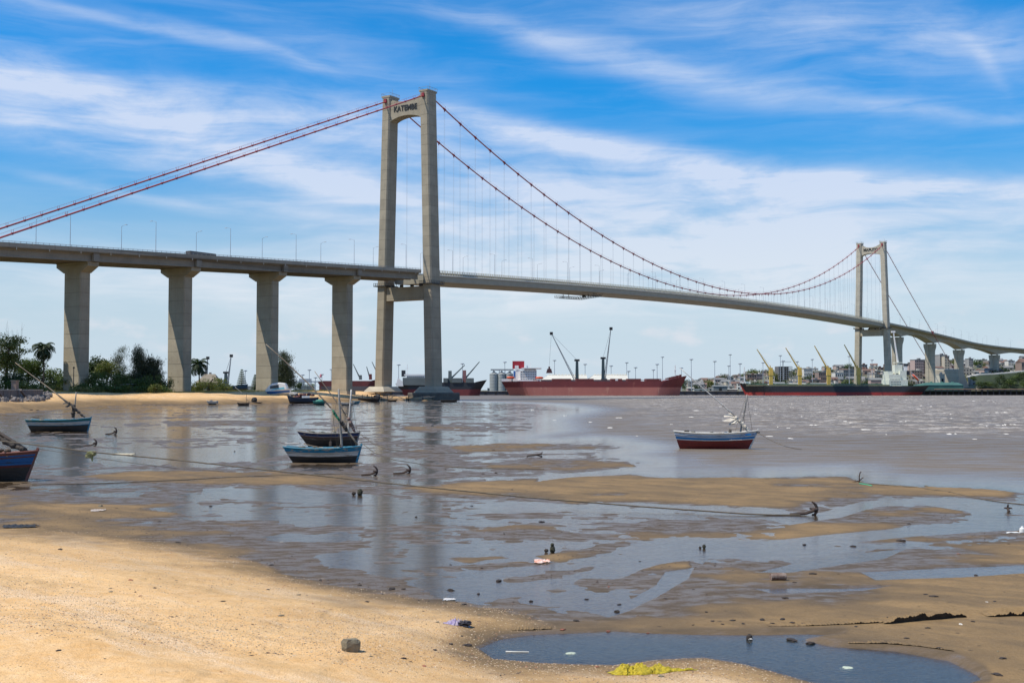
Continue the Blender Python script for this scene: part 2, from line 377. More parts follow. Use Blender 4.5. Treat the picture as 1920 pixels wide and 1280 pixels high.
# maps of the flat are kept in a log-depth chart (x/y, log y): one unit is the same fraction of the distance everywhere
def chart(u, v):
    p = gp(u, max(v, Y0 + 2.5)); return (p.x / p.y, math.log(p.y))
LK = 0.30                                   # how much along-depth distance counts against sideways distance
def C(poly): return [(a, b * LK) for a, b in (chart(*p) for p in poly)]
PX = 1 / F0
FLAT = C([(-900, 800), (-200, 778), (0, 774), (250, 757), (480, 752), (700, 749), (800, 753), (1000, 758), (1060, 768), (1000, 785), (1010, 806), (900, 822), (1040, 830), (1120, 826), (1185, 838),
          (1120, 852), (1215, 868), (1150, 884), (1240, 892), (1420, 893), (1585, 888), (1640, 905), (1730, 911), (1850, 913), (1960, 925), (2900, 950), (4000, 1500), (3000, 6000), (-3000, 6000), (-3000, 900)])
BARS = [(C(p), h, wd) for p, h, wd in [
    ([(150, 893), (280, 883), (500, 886), (640, 892), (720, 902), (640, 910), (400, 909), (250, 905)], .045, 14),
    ([(740, 915), (850, 906), (1000, 897), (1150, 891), (1400, 894), (1590, 895), (1660, 912), (1800, 914), (1905, 922), (1900, 938), (1780, 930), (1650, 930), (1560, 938), (1480, 952), (1300, 944), (1100, 941), (950, 936), (850, 930)], .07, 16),
    ([(850, 838), (930, 831), (1050, 832), (1150, 836), (1100, 842), (950, 845), (870, 845)], .03, 7),
    ([(700, 850), (800, 842), (900, 846), (850, 856), (740, 858)], .02, 9),
    ([(1270, 862), (1330, 856), (1430, 858), (1470, 862), (1420, 868), (1300, 869)], .03, 5),
    ([(900, 868), (1030, 862), (1170, 867), (1200, 873), (1060, 880), (930, 882)], .025, 9),
    ([(1700, 900), (1760, 897), (1810, 899), (1760, 904)], .02, 4),
    ([(1795, 877), (1820, 874), (1850, 877), (1820, 881)], .03, 4),
    ([(760, 800), (900, 802), (1000, 806), (880, 809), (770, 808)], .02, 4),
    ([(300, 790), (420, 787), (560, 790), (520, 798), (330, 798)], .02, 8),
    ([(430, 808), (560, 812), (530, 818), (420, 815)], .015, 6),
    ([(1440, 990), (1560, 960), (1680, 948), (1800, 955), (1830, 975), (1700, 990), (1560, 1005), (1470, 1008)], .03, 18),
    ([(1000, 1042), (1080, 1030), (1170, 1012), (1190, 1022), (1120, 1042), (1050, 1052)], .03, 7),
    ([(860, 1060), (980, 1050), (1040, 1056), (960, 1066), (880, 1070)], .02, 7),
    ([(930, 1083), (1060, 1068), (1120, 1058), (1110, 1070), (1030, 1085), (950, 1094)], .025, 8),
    ([(1150, 1062), (1280, 1046), (1300, 1052), (1290, 1064), (1200, 1072)], .03, 7),
    ([(-400, 915), (0, 918), (160, 928), (330, 945), (250, 955), (420, 962), (300, 972), (560, 985), (430, 1000), (330, 1012), (160, 995), (0, 985), (-400, 985)], .030, 24),
    ([(820, 1046), (930, 1040), (960, 1046), (880, 1054)], .02, 6), ([(1560, 1012), (1720, 998), (1900, 992), (1960, 1000), (1800, 1012), (1640, 1024)], .02, 8),
    ([(560, 905), (700, 915), (740, 928), (650, 925), (560, 916)], .012, 8),
]]
DAMP = C([(880, 1135), (960, 1128), (1060, 1135), (1150, 1150), (1230, 1120), (1290, 1075), (1370, 1052), (1480, 1058), (1600, 1040), (1720, 1018), (1850, 1010), (2100, 1000), (3500, 1000), (3500, 6000), (-3000, 6000), (-2000, 1300), (700, 1200)])
DAMP2 = C([(-2500, 900), (-300, 918), (0, 928), (130, 936), (260, 950), (330, 965), (300, 985), (430, 1003), (560, 1022), (600, 1050), (760, 1090), (900, 1122), (960, 1150), (600, 1200), (-2500, 1200)])
SAND = C([(-3000, 1010), (-400, 985), (0, 985), (170, 1000), (330, 1022), (450, 1045), (560, 1078), (700, 1108), (830, 1128), (940, 1140), (1010, 1160), (1040, 1178), (960, 1190), (905, 1205), (890, 1220), (925, 1240), (1010, 1247), (1140, 1250), (1230, 1240), (1330, 1238), (1420, 1258), (1500, 1285), (1700, 1330), (2300, 1450), (4000, 6000), (-3000, 6000)])
HOLES = [(C(p), h, wd) for p, h, wd in [
    ([(895, 1215), (935, 1197), (1000, 1188), (1150, 1184), (1300, 1188), (1420, 1188), (1520, 1186), (1580, 1188), (1515, 1199), (1560, 1208), (1680, 1216), (1780, 1234), (1838, 1262), (1850, 1278), (1800, 1292), (1650, 1298), (1520, 1285), (1440, 1262), (1390, 1248), (1320, 1236), (1240, 1238), (1150, 1249), (1010, 1245), (925, 1237)], .20, 34),
    ([(1415, 1073), (1490, 1056), (1590, 1040), (1700, 1028), (1660, 1048), (1560, 1062), (1480, 1074)], .09, 10),
    ([(1120, 1150), (1190, 1120), (1230, 1098), (1250, 1072), (1300, 1064), (1290, 1085), (1240, 1115), (1180, 1145), (1140, 1158)], .06, 10),
    ([(1000, 905), (1015, 892), (1150, 881), (1215, 880), (1170, 889), (1060, 896)], .03, 8),
    ([(930, 1030), (1010, 1012), (1060, 1018), (1040, 1038), (960, 1046)], .03, 10),
    ([(1100, 1080), (1180, 1050), (1330, 1028), (1560, 1000), (1780, 982), (1960, 975), (1960, 990), (1740, 1003), (1560, 1022), (1380, 1038), (1240, 1058), (1150, 1085)], .03, 12),
    ([(1545, 960), (1620, 940), (1740, 934), (1850, 937), (1960, 945), (1960, 965), (1830, 960), (1730, 945), (1640, 950), (1580, 970), (1480, 985), (1450, 975)], .05, 10),
    ([(1600, 1070), (1750, 1063), (1960, 1055), (1960, 1075), (1800, 1085), (1640, 1090)], .035, 14),
    ([(870, 945), (1000, 941), (1130, 948), (1060, 952), (880, 952)], .03, 6),
    ([(1390, 1100), (1600, 1100), (1700, 1095), (1620, 1110), (1450, 1116)], .03, 12),
    ([(380, 915), (560, 917), (740, 930), (700, 946), (500, 940), (380, 930)], .02, 12),
    ([(200, 845), (420, 838), (560, 848), (480, 862), (280, 868)], .015, 10),
]]
# Katembe shore, in metres
SHORE = [(gp(u, v).x, gp(u, v).y) for u, v in [(-700, 812), (-300, 786), (0, 774), (90, 768), (170, 762), (260, 759), (400, 759), (480, 757), (560, 755), (640, 755), (700, 752), (740, 750)]] + \
    [(-36, 500), (-30, 545), (-60, 585), (-150, 680), (-420, 760), (-1500, 900), (-1500, 90)]
SHORE[-1] = (-1500, 130)
def ground_h(x, y):
    x = np.asarray(x, float); y = np.asarray(y, float)
    ys = np.maximum(y, 3.0); cu = x / ys; cv = np.log(ys) * LK
    n0 = fbm(x / 9, y / 9, 1, 4); n1 = fbm(x / 2.2, y / 2.2, 5, 4); n2 = fbm(x / 0.5, y / 0.5, 9, 3)
    st = fbm(x / 16 + n0, y / 7, 21, 4)
    wob = n0 * 10 * PX + n1 * 8 * PX + n2 * 4 * PX
    h = np.full(x.shape, -0.45)
    d = sdist(FLAT, cu, cv) + wob
    fl = sstep(d, -26 * PX, 14 * PX)
    h = h + fl * (0.45 - 0.001)
    h = h + fl * (0.010 * st + 0.007 * n0 + 0.0105 * n1 + 0.0065 * n2 + 0.0015)
    rid = 1 - np.abs(fbm(x / 3.6 + 0.8 * n0, y / 5.0 + 0.5 * n1, 41, 4)) * 3.2
    h = h - fl * 0.018 * np.clip(rid, 0, 1) ** 2 * sstep(n0, -0.5, 0.3)
    # rippled sand under the film of water
    h = h + fl * 0.0013 * np.sin(9.0 * y + 6.0 * n1 + 1.6 * x) * sstep(n0, 0.0, 0.5)
    for P, hh, wd in BARS:
        d = sdist(P, cu, cv) + wob
        k = sstep(d, -wd * .9 * PX, wd * 1.3 * PX); h = h + k * (hh * (0.8 + 0.5 * n0 + 0.4 * n1 + 0.12 * n2))
    d = sdist(DAMP, cu, cv) + wob * 1.2
    h = h + sstep(d, -26 * PX, 80 * PX) * (0.045 + 0.026 * n0 + 0.016 * n1 + 0.004 * n2) + sstep(d, 40 * PX, 400 * PX) * 0.05
    d = sdist(DAMP2, cu, cv) + wob * 1.4
    h = h + sstep(d, -14 * PX, 34 * PX) * (0.016 + 0.012 * n0 + 0.006 * n1)
    d = sdist(SAND, cu, cv) + wob
    h = h + sstep(d, -22 * PX, 70 * PX) * 0.06 + np.clip(d / (500 * PX), 0, 1) ** 1.15 * 0.72 + sstep(d, 10 * PX, 90 * PX) * (0.014 * fbm(x / 0.42, y / 0.42, 33, 3) - 0.022 * sstep(vnoise(x / 0.5 + 9, y / 0.6, 35), 0.80, 0.93)) + sstep(d, 0, 40 * PX) * (0.02 * n0 + 0.012 * n1 + 0.004 * n2)
    # a small scarp cut by the outflow
    sx = (cu * F0 + 960)
    line = np.interp(sx, [1100, 1450, 1660, 1700, 1800, 1860, 2100], [1172, 1170, 1166, 1162, 1157, 1150, 1146])
    vv = Y0 + HC * F0 / ys + (n1 * 5 + n2 * 3)
    amp = np.interp(sx, [1100, 1420, 1640, 1670, 1740, 1800, 1840, 1870, 2200], [0, .02, .02, .05, .06, .04, .02, .05, .05])
    h = h + amp * sstep(vv, line + 1.0, line - 2.5) * sstep(vv, line - 70, line - 25) - amp * 0.3 * sstep(vv, line - 1, line + 4) * sstep(vv, line + 30, line + 8)
    for P, hh, wd in HOLES:
        d = sdist(P, cu, cv) + wob * 0.5
        k = sstep(d, -wd * .3 * PX, wd * .7 * PX); h = h * (1 - k) - hh * k * (0.75 + 0.3 * n0)
    # Katembe shore
    near = y > 60
    if near.any():
        d = sdist(SHORE, x, y) + n0 * 2.5
        top = 3.9 + 0.5 * fbm(x / 30, y / 30, 31, 3)
        k = np.clip((d + 3) / 27.0, 0, 1); hs_ = top * (k ** 0.95) + 0.10 * n0 * np.clip(d / 10, 0, 1)
        g2 = sstep(d, -4, 2)
        h = np.where(near, h * (1 - g2) + np.maximum(hs_, 0.02) * g2, h)
    return h
def on(u, v, dz=0.0):
    """where the line of sight through (u, v) meets the terrain"""
    r = ray(u, v); ks = np.geomspace(10.3, 900, 1600); X_, Y_, Z_ = r.x * ks, r.y * ks, HC + r.z * ks
    H_ = np.maximum(gha(X_, Y_), 0.0); i = int(np.argmax(Z_ < H_))
    if Z_[i] >= H_[i]: return gp(u, v)
    k0, k1 = ks[max(i - 1, 0)], ks[i]
    for _ in range(12):
        km = (k0 + k1) / 2
        if HC + r.z * km < max(gh(r.x * km, r.y * km), 0.0): k1 = km
        else: k0 = km
    return Vector((r.x * k1, r.y * k1, HC + r.z * k1 + dz))

def fan(acols, yrows):
    A_, Y_ = np.meshgrid(acols, yrows); return (A_ * np.maximum(Y_, 10.0)).ravel(), Y_.ravel()
def grid_mesh(name, x, y, z, nc, nr, mat, attrs):
    me = bpy.data.meshes.new(name); nv = nc * nr
    me.vertices.add(nv); co = np.stack([x, y, z], 1).astype(np.float32); me.vertices.foreach_set('co', co.ravel())
    i = np.arange(nr - 1)[:, None] * nc + np.arange(nc - 1)[None, :]
    q = np.stack([i, i + 1, i + 1 + nc, i + nc], -1).reshape(-1).astype(np.int32)
    nf = (nr - 1) * (nc - 1)
    me.loops.add(nf * 4); me.loops.foreach_set('vertex_index', q)
    me.polygons.add(nf); me.polygons.foreach_set('loop_start', np.arange(nf, dtype=np.int32) * 4)
    me.polygons.foreach_set('use_smooth', np.ones(nf, bool))
    for k, a in attrs.items():
        at = me.attributes.new(k, 'FLOAT', 'POINT'); at.data.foreach_set('value', a.astype(np.float32))
    me.materials.append(mat); me.update(calc_edges=True); me.validate(); return me

def sand_material():
    m = bpy.data.materials.new('tidal_sand'); m.use_nodes = True; t = NT(m.node_tree)
    P = t.n('ShaderNodeNewGeometry').outputs['Position']
    def at(n_): a = t.n('ShaderNodeAttribute'); a.attribute_name = n_; return a.outputs['Fac']
    wet, dry, grass = at('wet'), at('dry'), at('grass')
    n1 = t.noise(P, 0.35, 6, 0.65); n2 = t.noise(P, 3.0, 6, 0.7); n3 = t.noise(P, 22.0, 4, 0.7)
    n4 = t.noise(t.mapv(P, (0.9, 1.5, 1), (0, 0, R(-20))), 1.3, 8, 0.72)
    mud = t.mixc(t.ss(n4, 0.32, 0.68), (0.085, 0.060, 0.035), (0.155, 0.108, 0.063))
    damp = t.mixc(t.ss(n1, 0.3, 0.7), (0.30, 0.192, 0.088), (0.195, 0.130, 0.066))
    damp = t.mixc(t.m('MULTIPLY', t.ss(n2, 0.35, 0.8), 0.45), damp, (0.16, 0.11, 0.06))
    dr = t.mixc(t.ss(n1, 0.3, 0.7), (0.82, 0.515, 0.235), (0.70, 0.405, 0.16))
    dr = t.mixc(t.m('MULTIPLY', t.ss(n2, 0.35, 0.75), 0.5), dr, (0.86, 0.63, 0.38))
    PRt = t.mapv(P, rot=(0, 0, R(42))); n5 = t.noise(t.mapv(PRt, (0.16, 0.75, 1)), 1.0, 6, 0.62, 0.4); n6 = t.noise(t.mapv(PRt, (0.22, 1.0, 1), loc=(7, 3, 0)), 1.0, 6, 0.6, 0.3)
    dr = t.mixc(t.m('MULTIPLY', t.ss(n5, 0.46, 0.66), 0.7), dr, (0.55, 0.35, 0.16))
    gr1 = t.noise(P, 60.0, 3, 0.8); gr0 = t.noise(P, 11.0, 5, 0.8)
    dr = t.mixc(t.m('MULTIPLY', t.ss(gr1, 0.54, 0.66), 0.6), dr, (0.26, 0.155, 0.08)); dr = t.mixc(t.m('MULTIPLY', t.ss(gr0, 0.53, 0.68), 0.5), dr, (0.34, 0.21, 0.11))
    dr = t.mixc(t.m('MULTIPLY', t.ss(n6, 0.48, 0.62), t.m('MULTIPLY', t.ss(gr1, 0.50, 0.42), 0.9)), dr, (0.90, 0.72, 0.52)); dr = t.mixc(t.m('MULTIPLY', t.ss(n6, 0.48, 0.62), t.m('MULTIPLY', t.ss(gr1, 0.55, 0.60), 0.6)), dr, (0.30, 0.17, 0.09))
    damp = t.mixc(t.m('MULTIPLY', t.ss(n6, 0.44, 0.62), 0.6), damp, (0.13, 0.092, 0.055)); damp = t.mixc(t.m('MULTIPLY', t.ss(gr1, 0.60, 0.66), 0.5), damp, (0.55, 0.42, 0.28))
    damp = t.mixc(t.m('MULTIPLY', t.ss(gr0, 0.50, 0.66), 0.5), damp, (0.13, 0.085, 0.045))
    # shell grit and dark grains
    vo = t.n('ShaderNodeTexVoronoi'); t.l(P, vo.inputs['Vector']); vo.inputs['Scale'].default_value = 26.0
    gcol = t.n('ShaderNodeSeparateColor'); t.l(vo.outputs['Color'], gcol.inputs[0])
    spot = t.ss(vo.outputs['Distance'], 0.33, 0.2)
    patch = t.ss(t.noise(P, 0.5, 4, 0.6), 0.45, 0.6)
    dmask = t.m('MULTIPLY', spot, t.m('MULTIPLY', t.ss(gcol.outputs[0], 0.55, 0.6), t.m('ADD', t.m('MULTIPLY', patch, 0.8), 0.2)))
    lmask = t.m('MULTIPLY', spot, t.m('MULTIPLY', t.ss(gcol.outputs[1], 0.70, 0.74), t.m('ADD', t.m('MULTIPLY', patch, 0.8), 0.15)))
    near = t.ss(t.m('MAXIMUM', dry, t.m('MULTIPLY', t.m('SUBTRACT', 1.0, wet), 0.35)), 0.2, 0.8)
    col = t.mixc(wet, damp, mud); col = t.mixc(dry, col, dr)
    col = t.mixc(t.m('MULTIPLY', dmask, t.m('MULTIPLY', near, 0.75)), col, (0.14, 0.085, 0.05))
    col = t.mixc(t.m('MULTIPLY', lmask, t.m('MULTIPLY', near, 0.8)), col, (0.82, 0.68, 0.52))
    # dark specks of weed and worm casts on the wet flat
    v2 = t.n('ShaderNodeTexVoronoi'); t.l(P, v2.inputs['Vector']); v2.inputs['Scale'].default_value = 3.2
    g2 = t.n('ShaderNodeSeparateColor'); t.l(v2.outputs['Color'], g2.inputs[0])
    wm = t.m('MULTIPLY', t.ss(t.m('ADD', v2.outputs['Distance'], t.m('MULTIPLY', n3, 0.25)), 0.30, 0.2), t.m('MULTIPLY', t.ss(g2.outputs[0], 0.72, 0.76), t.m('SUBTRACT', 1.0, dry)))
    col = t.mixc(t.m('MULTIPLY', wm, 0.8), col, (0.05, 0.038, 0.03))
    gr = t.mixc(t.ss(n2, 0.3, 0.7), (0.10, 0.105, 0.03), (0.17, 0.14, 0.055))
    col = t.mixc(grass, col, gr)
    b = t.n('ShaderNodeBsdfPrincipled'); t.l(col, b.inputs['Base Color'])
    film = t.ss(t.m('ADD', wet, t.m('MULTIPLY', t.m('SUBTRACT', n4, 0.5), 1.6)), 0.75, 1.12)
    t.l(t.mixf(film, 0.9, 0.30), b.inputs['Roughness'])
    t.l(t.mixf(t.m('MAXIMUM', wet, 0.2), 0.10, 0.30), b.inputs['Specular IOR Level'])
    hgt = t.m('ADD', t.m('MULTIPLY', n2, 0.55), t.m('MULTIPLY', n3, 0.30))
    hgt = t.m('ADD', hgt, t.m('MULTIPLY', spot, t.m('MULTIPLY', near, 0.12)))
    bn = t.n('ShaderNodeBump'); bn.inputs['Distance'].default_value = 0.06
    t.l(t.mixf(film, t.mixf(dry, 0.8, 1.0), 0.75), bn.inputs['Strength'])
    t.l(hgt, bn.inputs['Height']); t.l(bn.outputs[0], b.inputs['Normal'])
    o = t.n('ShaderNodeOutputMaterial'); t.l(b.outputs[0], o.inputs[0]); return m

def water_material():
    m = bpy.data.materials.new('bay_water'); m.use_nodes = True; t = NT(m.node_tree)
    P = t.n('ShaderNodeNewGeometry').outputs['Position']
    a = t.n('ShaderNodeAttribute'); a.attribute_name = 'depth'; depth = a.outputs['Fac']
    a = t.n('ShaderNodeAttribute'); a.attribute_name = 'open'; opn = a.outputs['Fac']
    a = t.n('ShaderNodeAttribute'); a.attribute_name = 'clear'; clr = a.outputs['Fac']
    sp = t.n('ShaderNodeSeparateXYZ'); t.l(P, sp.inputs[0])
    big = t.noise(t.mapv(P, (0.006, 0.02, 1)), 1.0, 4, 0.6)
    turb = t.m('SUBTRACT', 1.0, t.m('EXPONENT', t.m('MULTIPLY', depth, -6.0)))
    w1 = t.noise(t.mapv(P, (0.6, 1.1, 1), (0, 0, R(12))), 1.0, 5, 0.6, 0.3)
    w2 = t.noise(t.mapv(P, (3.5, 6.5, 1), (0, 0, R(-18))), 1.0, 4, 0.55, 0.4)
    r1 = t.noise(t.mapv(P, (9, 22, 1), (0, 0, R(-22))), 1.0, 3, 0.5, 0.6)
    w0 = t.noise(t.mapv(P, (0.16, 0.42, 1), (0, 0, R(6))), 1.0, 3, 0.5, 0.3)
    hgt = t.m('ADD', t.m('MULTIPLY', opn, t.m('ADD', t.m('ADD', t.m('MULTIPLY', w1, 0.085), t.m('MULTIPLY', w0, 0.22)), t.m('MULTIPLY', w2, 0.026))), t.m('MULTIPLY', r1, t.mixf(opn, 0.0055, 0.006)))
    bn = t.n('ShaderNodeBump'); bn.inputs['Strength'].default_value = 1.0; bn.inputs['Distance'].default_value = 1.0; t.l(hgt, bn.inputs['Height'])
    fr = t.n('ShaderNodeFresnel'); fr.inputs[0].default_value = 1.33; t.l(bn.outputs[0], fr.inputs[1])
    body_d = t.n('ShaderNodeBsdfDiffuse'); t.l(t.mixc(t.ss(big, 0.35, 0.65), (0.140, 0.110, 0.080), (0.175, 0.138, 0.102)), body_d.inputs[0]); t.l(bn.outputs[0], body_d.inputs['Normal'])
    silty = t.n('ShaderNodeBsdfDiffuse'); silty.inputs[0].default_value = (0.030, 0.045, 0.05, 1)
    bd = t.n('ShaderNodeMixShader'); t.l(clr, bd.inputs[0]); t.l(body_d.outputs[0], bd.inputs[1]); t.l(silty.outputs[0], bd.inputs[2])
    tr = t.n('ShaderNodeBsdfTransparent'); tr.inputs[0].default_value = (0.80, 0.78, 0.74, 1)
    body = t.n('ShaderNodeMixShader'); t.l(turb, body.inputs[0]); t.l(tr.outputs[0], body.inputs[1]); t.l(bd.outputs[0], body.inputs[2])
    gl = t.n('ShaderNodeBsdfGlossy'); t.l(t.mixf(opn, 0.06, 0.34), gl.inputs['Roughness']); t.l(bn.outputs[0], gl.inputs['Normal']); gl.inputs[0].default_value = (1, 1, 1, 1)
    pat = t.noise(t.mapv(P, (0.22, 0.75, 1), (0, 0, R(5))), 1.0, 5, 0.65, 0.5)
    rfx = t.m('MULTIPLY', fr.outputs[0], t.mixf(opn, 1.0, t.m('ADD', 0.03, t.m('MULTIPLY', t.ss(pat, 0.32, 0.68), 0.42))))
    mx = t.n('ShaderNodeMixShader'); t.l(t.m('MULTIPLY', rfx, t.mixf(clr, 1.0, 0.82)), mx.inputs[0]); t.l(body.outputs[0], mx.inputs[1]); t.l(gl.outputs[0], mx.inputs[2])
    # broken crests
    f1 = t.noise(t.mapv(P, (0.10, 0.20, 1)), 1.0, 3, 0.5); f2 = t.noise(t.mapv(P, (0.55, 1.0, 1), (0, 0, R(8))), 1.0, 5, 0.62, 0.8)
    fm = t.m('MULTIPLY', t.ss(f2, 0.552, 0.575), t.ss(f1, 0.46, 0.54))
    dist = t.ss(sp.outputs[1], 105, 150)
    fm = t.m('MULTIPLY', t.m('MULTIPLY', fm, t.ss(opn, 0.85, 1.0)), t.m('MULTIPLY', dist, t.ss(sp.outputs[0], 5, 60)))
    fo = t.n('ShaderNodeBsdfDiffuse'); fo.inputs[0].default_value = (0.8, 0.72, 0.62, 1)
    mf = t.n('ShaderNodeMixShader'); t.l(t.m('MULTIPLY', fm, 0.95), mf.inputs[0]); t.l(mx.outputs[0], mf.inputs[1]); t.l(fo.outputs[0], mf.inputs[2])
    o = t.n('ShaderNodeOutputMaterial'); t.l(mf.outputs[0], o.inputs[0]); return m

a_in = np.linspace(-0.60, 0.60, 860)
acols = np.concatenate([[-22, -8, -4, -2.2, -1.5, -1.1, -0.85, -0.7], a_in, [0.7, 0.85, 1.1, 1.5, 2.2, 4, 8, 22]])
vrows = Y0 + np.concatenate([np.linspace(900, 600, 60), np.linspace(599, 60, 400), np.linspace(59.4, 12, 90)])
yr = HC * F0 / (vrows - Y0)
yrows = np.concatenate([[-200, -60, -20, -6, 0, 3, 6, 8.5, 10.2], yr[yr > 10.8], [900, 980]])
gx, gy = fan(acols, yrows); gz = ground_h(gx, gy)
_GZ = None
front_ = np.clip((12 - gy) / 12, 0, 1); gz = gz * (1 - front_) + 0.95 * front_
_GZ = gz.reshape(len(yrows), len(acols))
def gha(x, y):
    x = np.asarray(x, float); y = np.asarray(y, float); a = x / np.maximum(y, 10.0)
    i = np.clip(np.searchsorted(acols, a) - 1, 0, len(acols) - 2); j = np.clip(np.searchsorted(yrows, y) - 1, 0, len(yrows) - 2)
    fa_ = np.clip((a - acols[i]) / (acols[i + 1] - acols[i]), 0, 1); fb = np.clip((y - yrows[j]) / (yrows[j + 1] - yrows[j]), 0, 1)
    return (_GZ[j, i] * (1 - fa_) + _GZ[j, i + 1] * fa_) * (1 - fb) + (_GZ[j + 1, i] * (1 - fa_) + _GZ[j + 1, i + 1] * fa_) * fb
def gh(x, y): return float(gha(np.array([x]), np.array([y]))[0])
shore_d = sdist(SHORE, gx, gy)
n_a = fbm(gx / 3, gy / 3, 51, 4); n_b = fbm(gx / 14, gy / 14, 57, 3)
a_wet = 1 - sstep(gz + 0.016 * n_a + 0.055 * fbm(gx / 5 + 2, gy / 2.5, 63, 4) * (gy < 60), 0.012, 0.058)
cu_, cv_ = gx / np.maximum(gy, 3), np.log(np.maximum(gy, 3)) * LK
sd_s = sdist(SAND, cu_, cv_)
a_dry = sstep(sd_s + n_a * 40 * PX + n_b * 34 * PX + fbm(gx / .6, gy / .6, 52, 3) * 26 * PX, 0 * PX, 105 * PX) * (0.75 + 0.25 * sstep(sd_s, 100 * PX, 300 * PX))
a_dry = np.where(gy < 12, 1.0, a_dry)
a_dry = np.maximum(a_dry, sstep(shore_d + n_b * 3, 2, 14))
pool_d = np.maximum(sdist(HOLES[0][0], cu_, cv_), sdist(HOLES[1][0], cu_, cv_)) + n_a * 5 * PX
ring = sstep(pool_d, -16 * PX, -3 * PX); a_dry = a_dry * (1 - ring); a_wet = np.maximum(a_wet * (1 - a_dry), ring * 0.85)
a_grass = sstep(shore_d + n_b * 5, 25, 31) * (gy > 60)
M_SAND = sand_material()
g_me = grid_mesh('tidal_flat', gx, gy, gz, len(acols), len(yrows), M_SAND, {'wet': a_wet, 'dry': a_dry, 'grass': a_grass})
g_ob = bpy.data.objects.new('ground', g_me); COL.objects.link(g_ob); tag(g_ob, kind='structure')

M_WATER = water_material()
wa = np.concatenate([acols[:8], a_in[::2], acols[-8:]]); wy = np.concatenate([yrows[5:-2:2], [1000, 1200, 1500, 2500, 5000, 12000]])
wx, wyy = fan(wa, wy); wz = ground_h(wx, wyy); far_ = wyy > 990
depth_ = np.where(far_, 2.0, np.maximum(-wz, 0.0))
flat_d = sdist(FLAT, wx / np.maximum(wyy, 3), np.log(np.maximum(wyy, 3)) * LK)
open_ = np.where(far_, 1.0, sstep(-flat_d, -12 * PX, 150 * PX))
depth_ = np.where(flat_d < 0, np.maximum(depth_, 0.05 + np.clip(-flat_d / (60 * PX), 0, 1) * 1.0), depth_)
clear_ = np.maximum(sstep(sdist(HOLES[0][0], wx / np.maximum(wyy, 3), np.log(np.maximum(wyy, 3)) * LK), -20 * PX, 0), 0.6 * sstep(sdist(HOLES[1][0], wx / np.maximum(wyy, 3), np.log(np.maximum(wyy, 3)) * LK), -20 * PX, 0))
w_me = grid_mesh('bay_water', wx, wyy, np.zeros_like(wx), len(wa), len(wy), M_WATER, {'depth': depth_, 'open': open_, 'clear': clear_})
w_ob = bpy.data.objects.new('water', w_me); COL.objects.link(w_ob); tag(w_ob, kind='structure')

# ------------------------------------------------------------------ far shore: harbour flats rising to the town
def ridge(u): return np.interp(u, [600, 1230, 1290, 1400, 1600, 1800, 1960, 2600], [2.5, 3, 10, 23, 34, 38, 43, 44])
def far_h(x, y):
    x = np.asarray(x, float); y = np.asarray(y, float); u = x / y * F0 + 960
    t_ = sstep(y, 1230, 1750); n = fbm(x / 90, y / 90, 71, 3)
    return 3.0 + np.maximum(ridge(u) - 3, 0) * t_ * (1 + 0.12 * n) - 3.5 * sstep(y, 1062, 1046) + 0.25 * n
def fh(x, y): return float(far_h(np.array([x]), np.array([y]))[0])
fa = np.concatenate([[-3, -1.5, -0.9], np.linspace(-0.6, 0.6, 150), [0.9, 1.5, 3]]); fy = np.concatenate([[1044, 1048, 1052, 1056, 1062], np.linspace(1080, 1900, 42), [2100, 2600, 4000, 8000]])
fx_, fy_ = fan(fa, fy); fz_ = far_h(fx_, fy_)
M_FAR = pm('far_ground', (0.16, 0.15, 0.10), (0.08, 0.095, 0.045), 0.03, 0.95, wear=(0.30, 0.24, 0.17), wamt=0.35, wscale=0.02)
f_me = grid_mesh('far_bank', fx_, fy_, fz_, len(fa), len(fy), M_FAR, {})
f_ob = bpy.data.objects.new('far_bank', f_me); COL.objects.link(f_ob); tag(f_ob, kind='structure')
# ------------------------------------------------------------------ the suspension bridge; local frame x across (towards the camera), y along
bridge = thing('suspension_bridge', 'long concrete and steel suspension bridge with red main cables crossing the bay', 'bridge', (KX, KY, 0), -math.atan2(DX, DY))
_zp = np.array([(-260, 46.6), (-209, 48.83), (-176, 50.2), (-104, 53.1), (-37, 55.8), (-4, 57.25), (24, 58.55), (120, 62.2), (230, 65.1), (400, 67.3), (564, 67.95), (675, 66.9), (760, 65.4), (845, 63.6), (960, 60.7), (1075, 57.6), (1190, 55.0), (1310, 52.4), (1450, 50)])
_pc = np.polyfit(_zp[:, 0] / 700, _zp[:, 1], 6)
def zt(t): return float(np.polyval(_pc, t / 700))            # top of parapet
# plan of the deck: straight to t=1000, then bending towards the right
_pl = [(0, 1000.0)]; _h = 0.0
def plan(t):
    """local x, y, heading for arc length t"""
    if t <= 1000: return 0.0, t, 0.0
    k = 0.0019; a = (t - 1000) * k; return (1 - math.cos(a)) / k, 1000 + math.sin(a) / k, a
def fr(t, s, z):
    x, y, a = plan(t); return (x + s * math.cos(a), y - s * math.sin(a), z)
def deck_loft(name, ts, outline, mats, mis=None, caps=True, **kw):
    """outline(t) -> list of (s, dz) below the parapet top"""
    b = MB(); b.loft([[fr(t, s, zt(t) + dz) for s, dz in outline(t)] for t in ts], mis=mis, caps=caps)
    return b.build(name, mats, bridge, **kw)
HW = 10.2
ap = list(np.arange(-262, -3.9, 6.0)) + [-4.0]
def out_slab(t): return [(-HW, -1.25), (-HW, -1.5), (-8.9, -1.62), (8.9, -1.62), (HW, -1.5), (HW, -1.25), (HW - .5, -1.2), (-HW + .5, -1.2)]
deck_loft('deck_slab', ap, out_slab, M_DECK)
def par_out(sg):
    return lambda t: [(sg * HW, -1.25), (sg * (HW + .12), -1.25), (sg * (HW + .12), 0.0), (sg * (HW - .2), 0.0), (sg * (HW - .35), -1.2)]
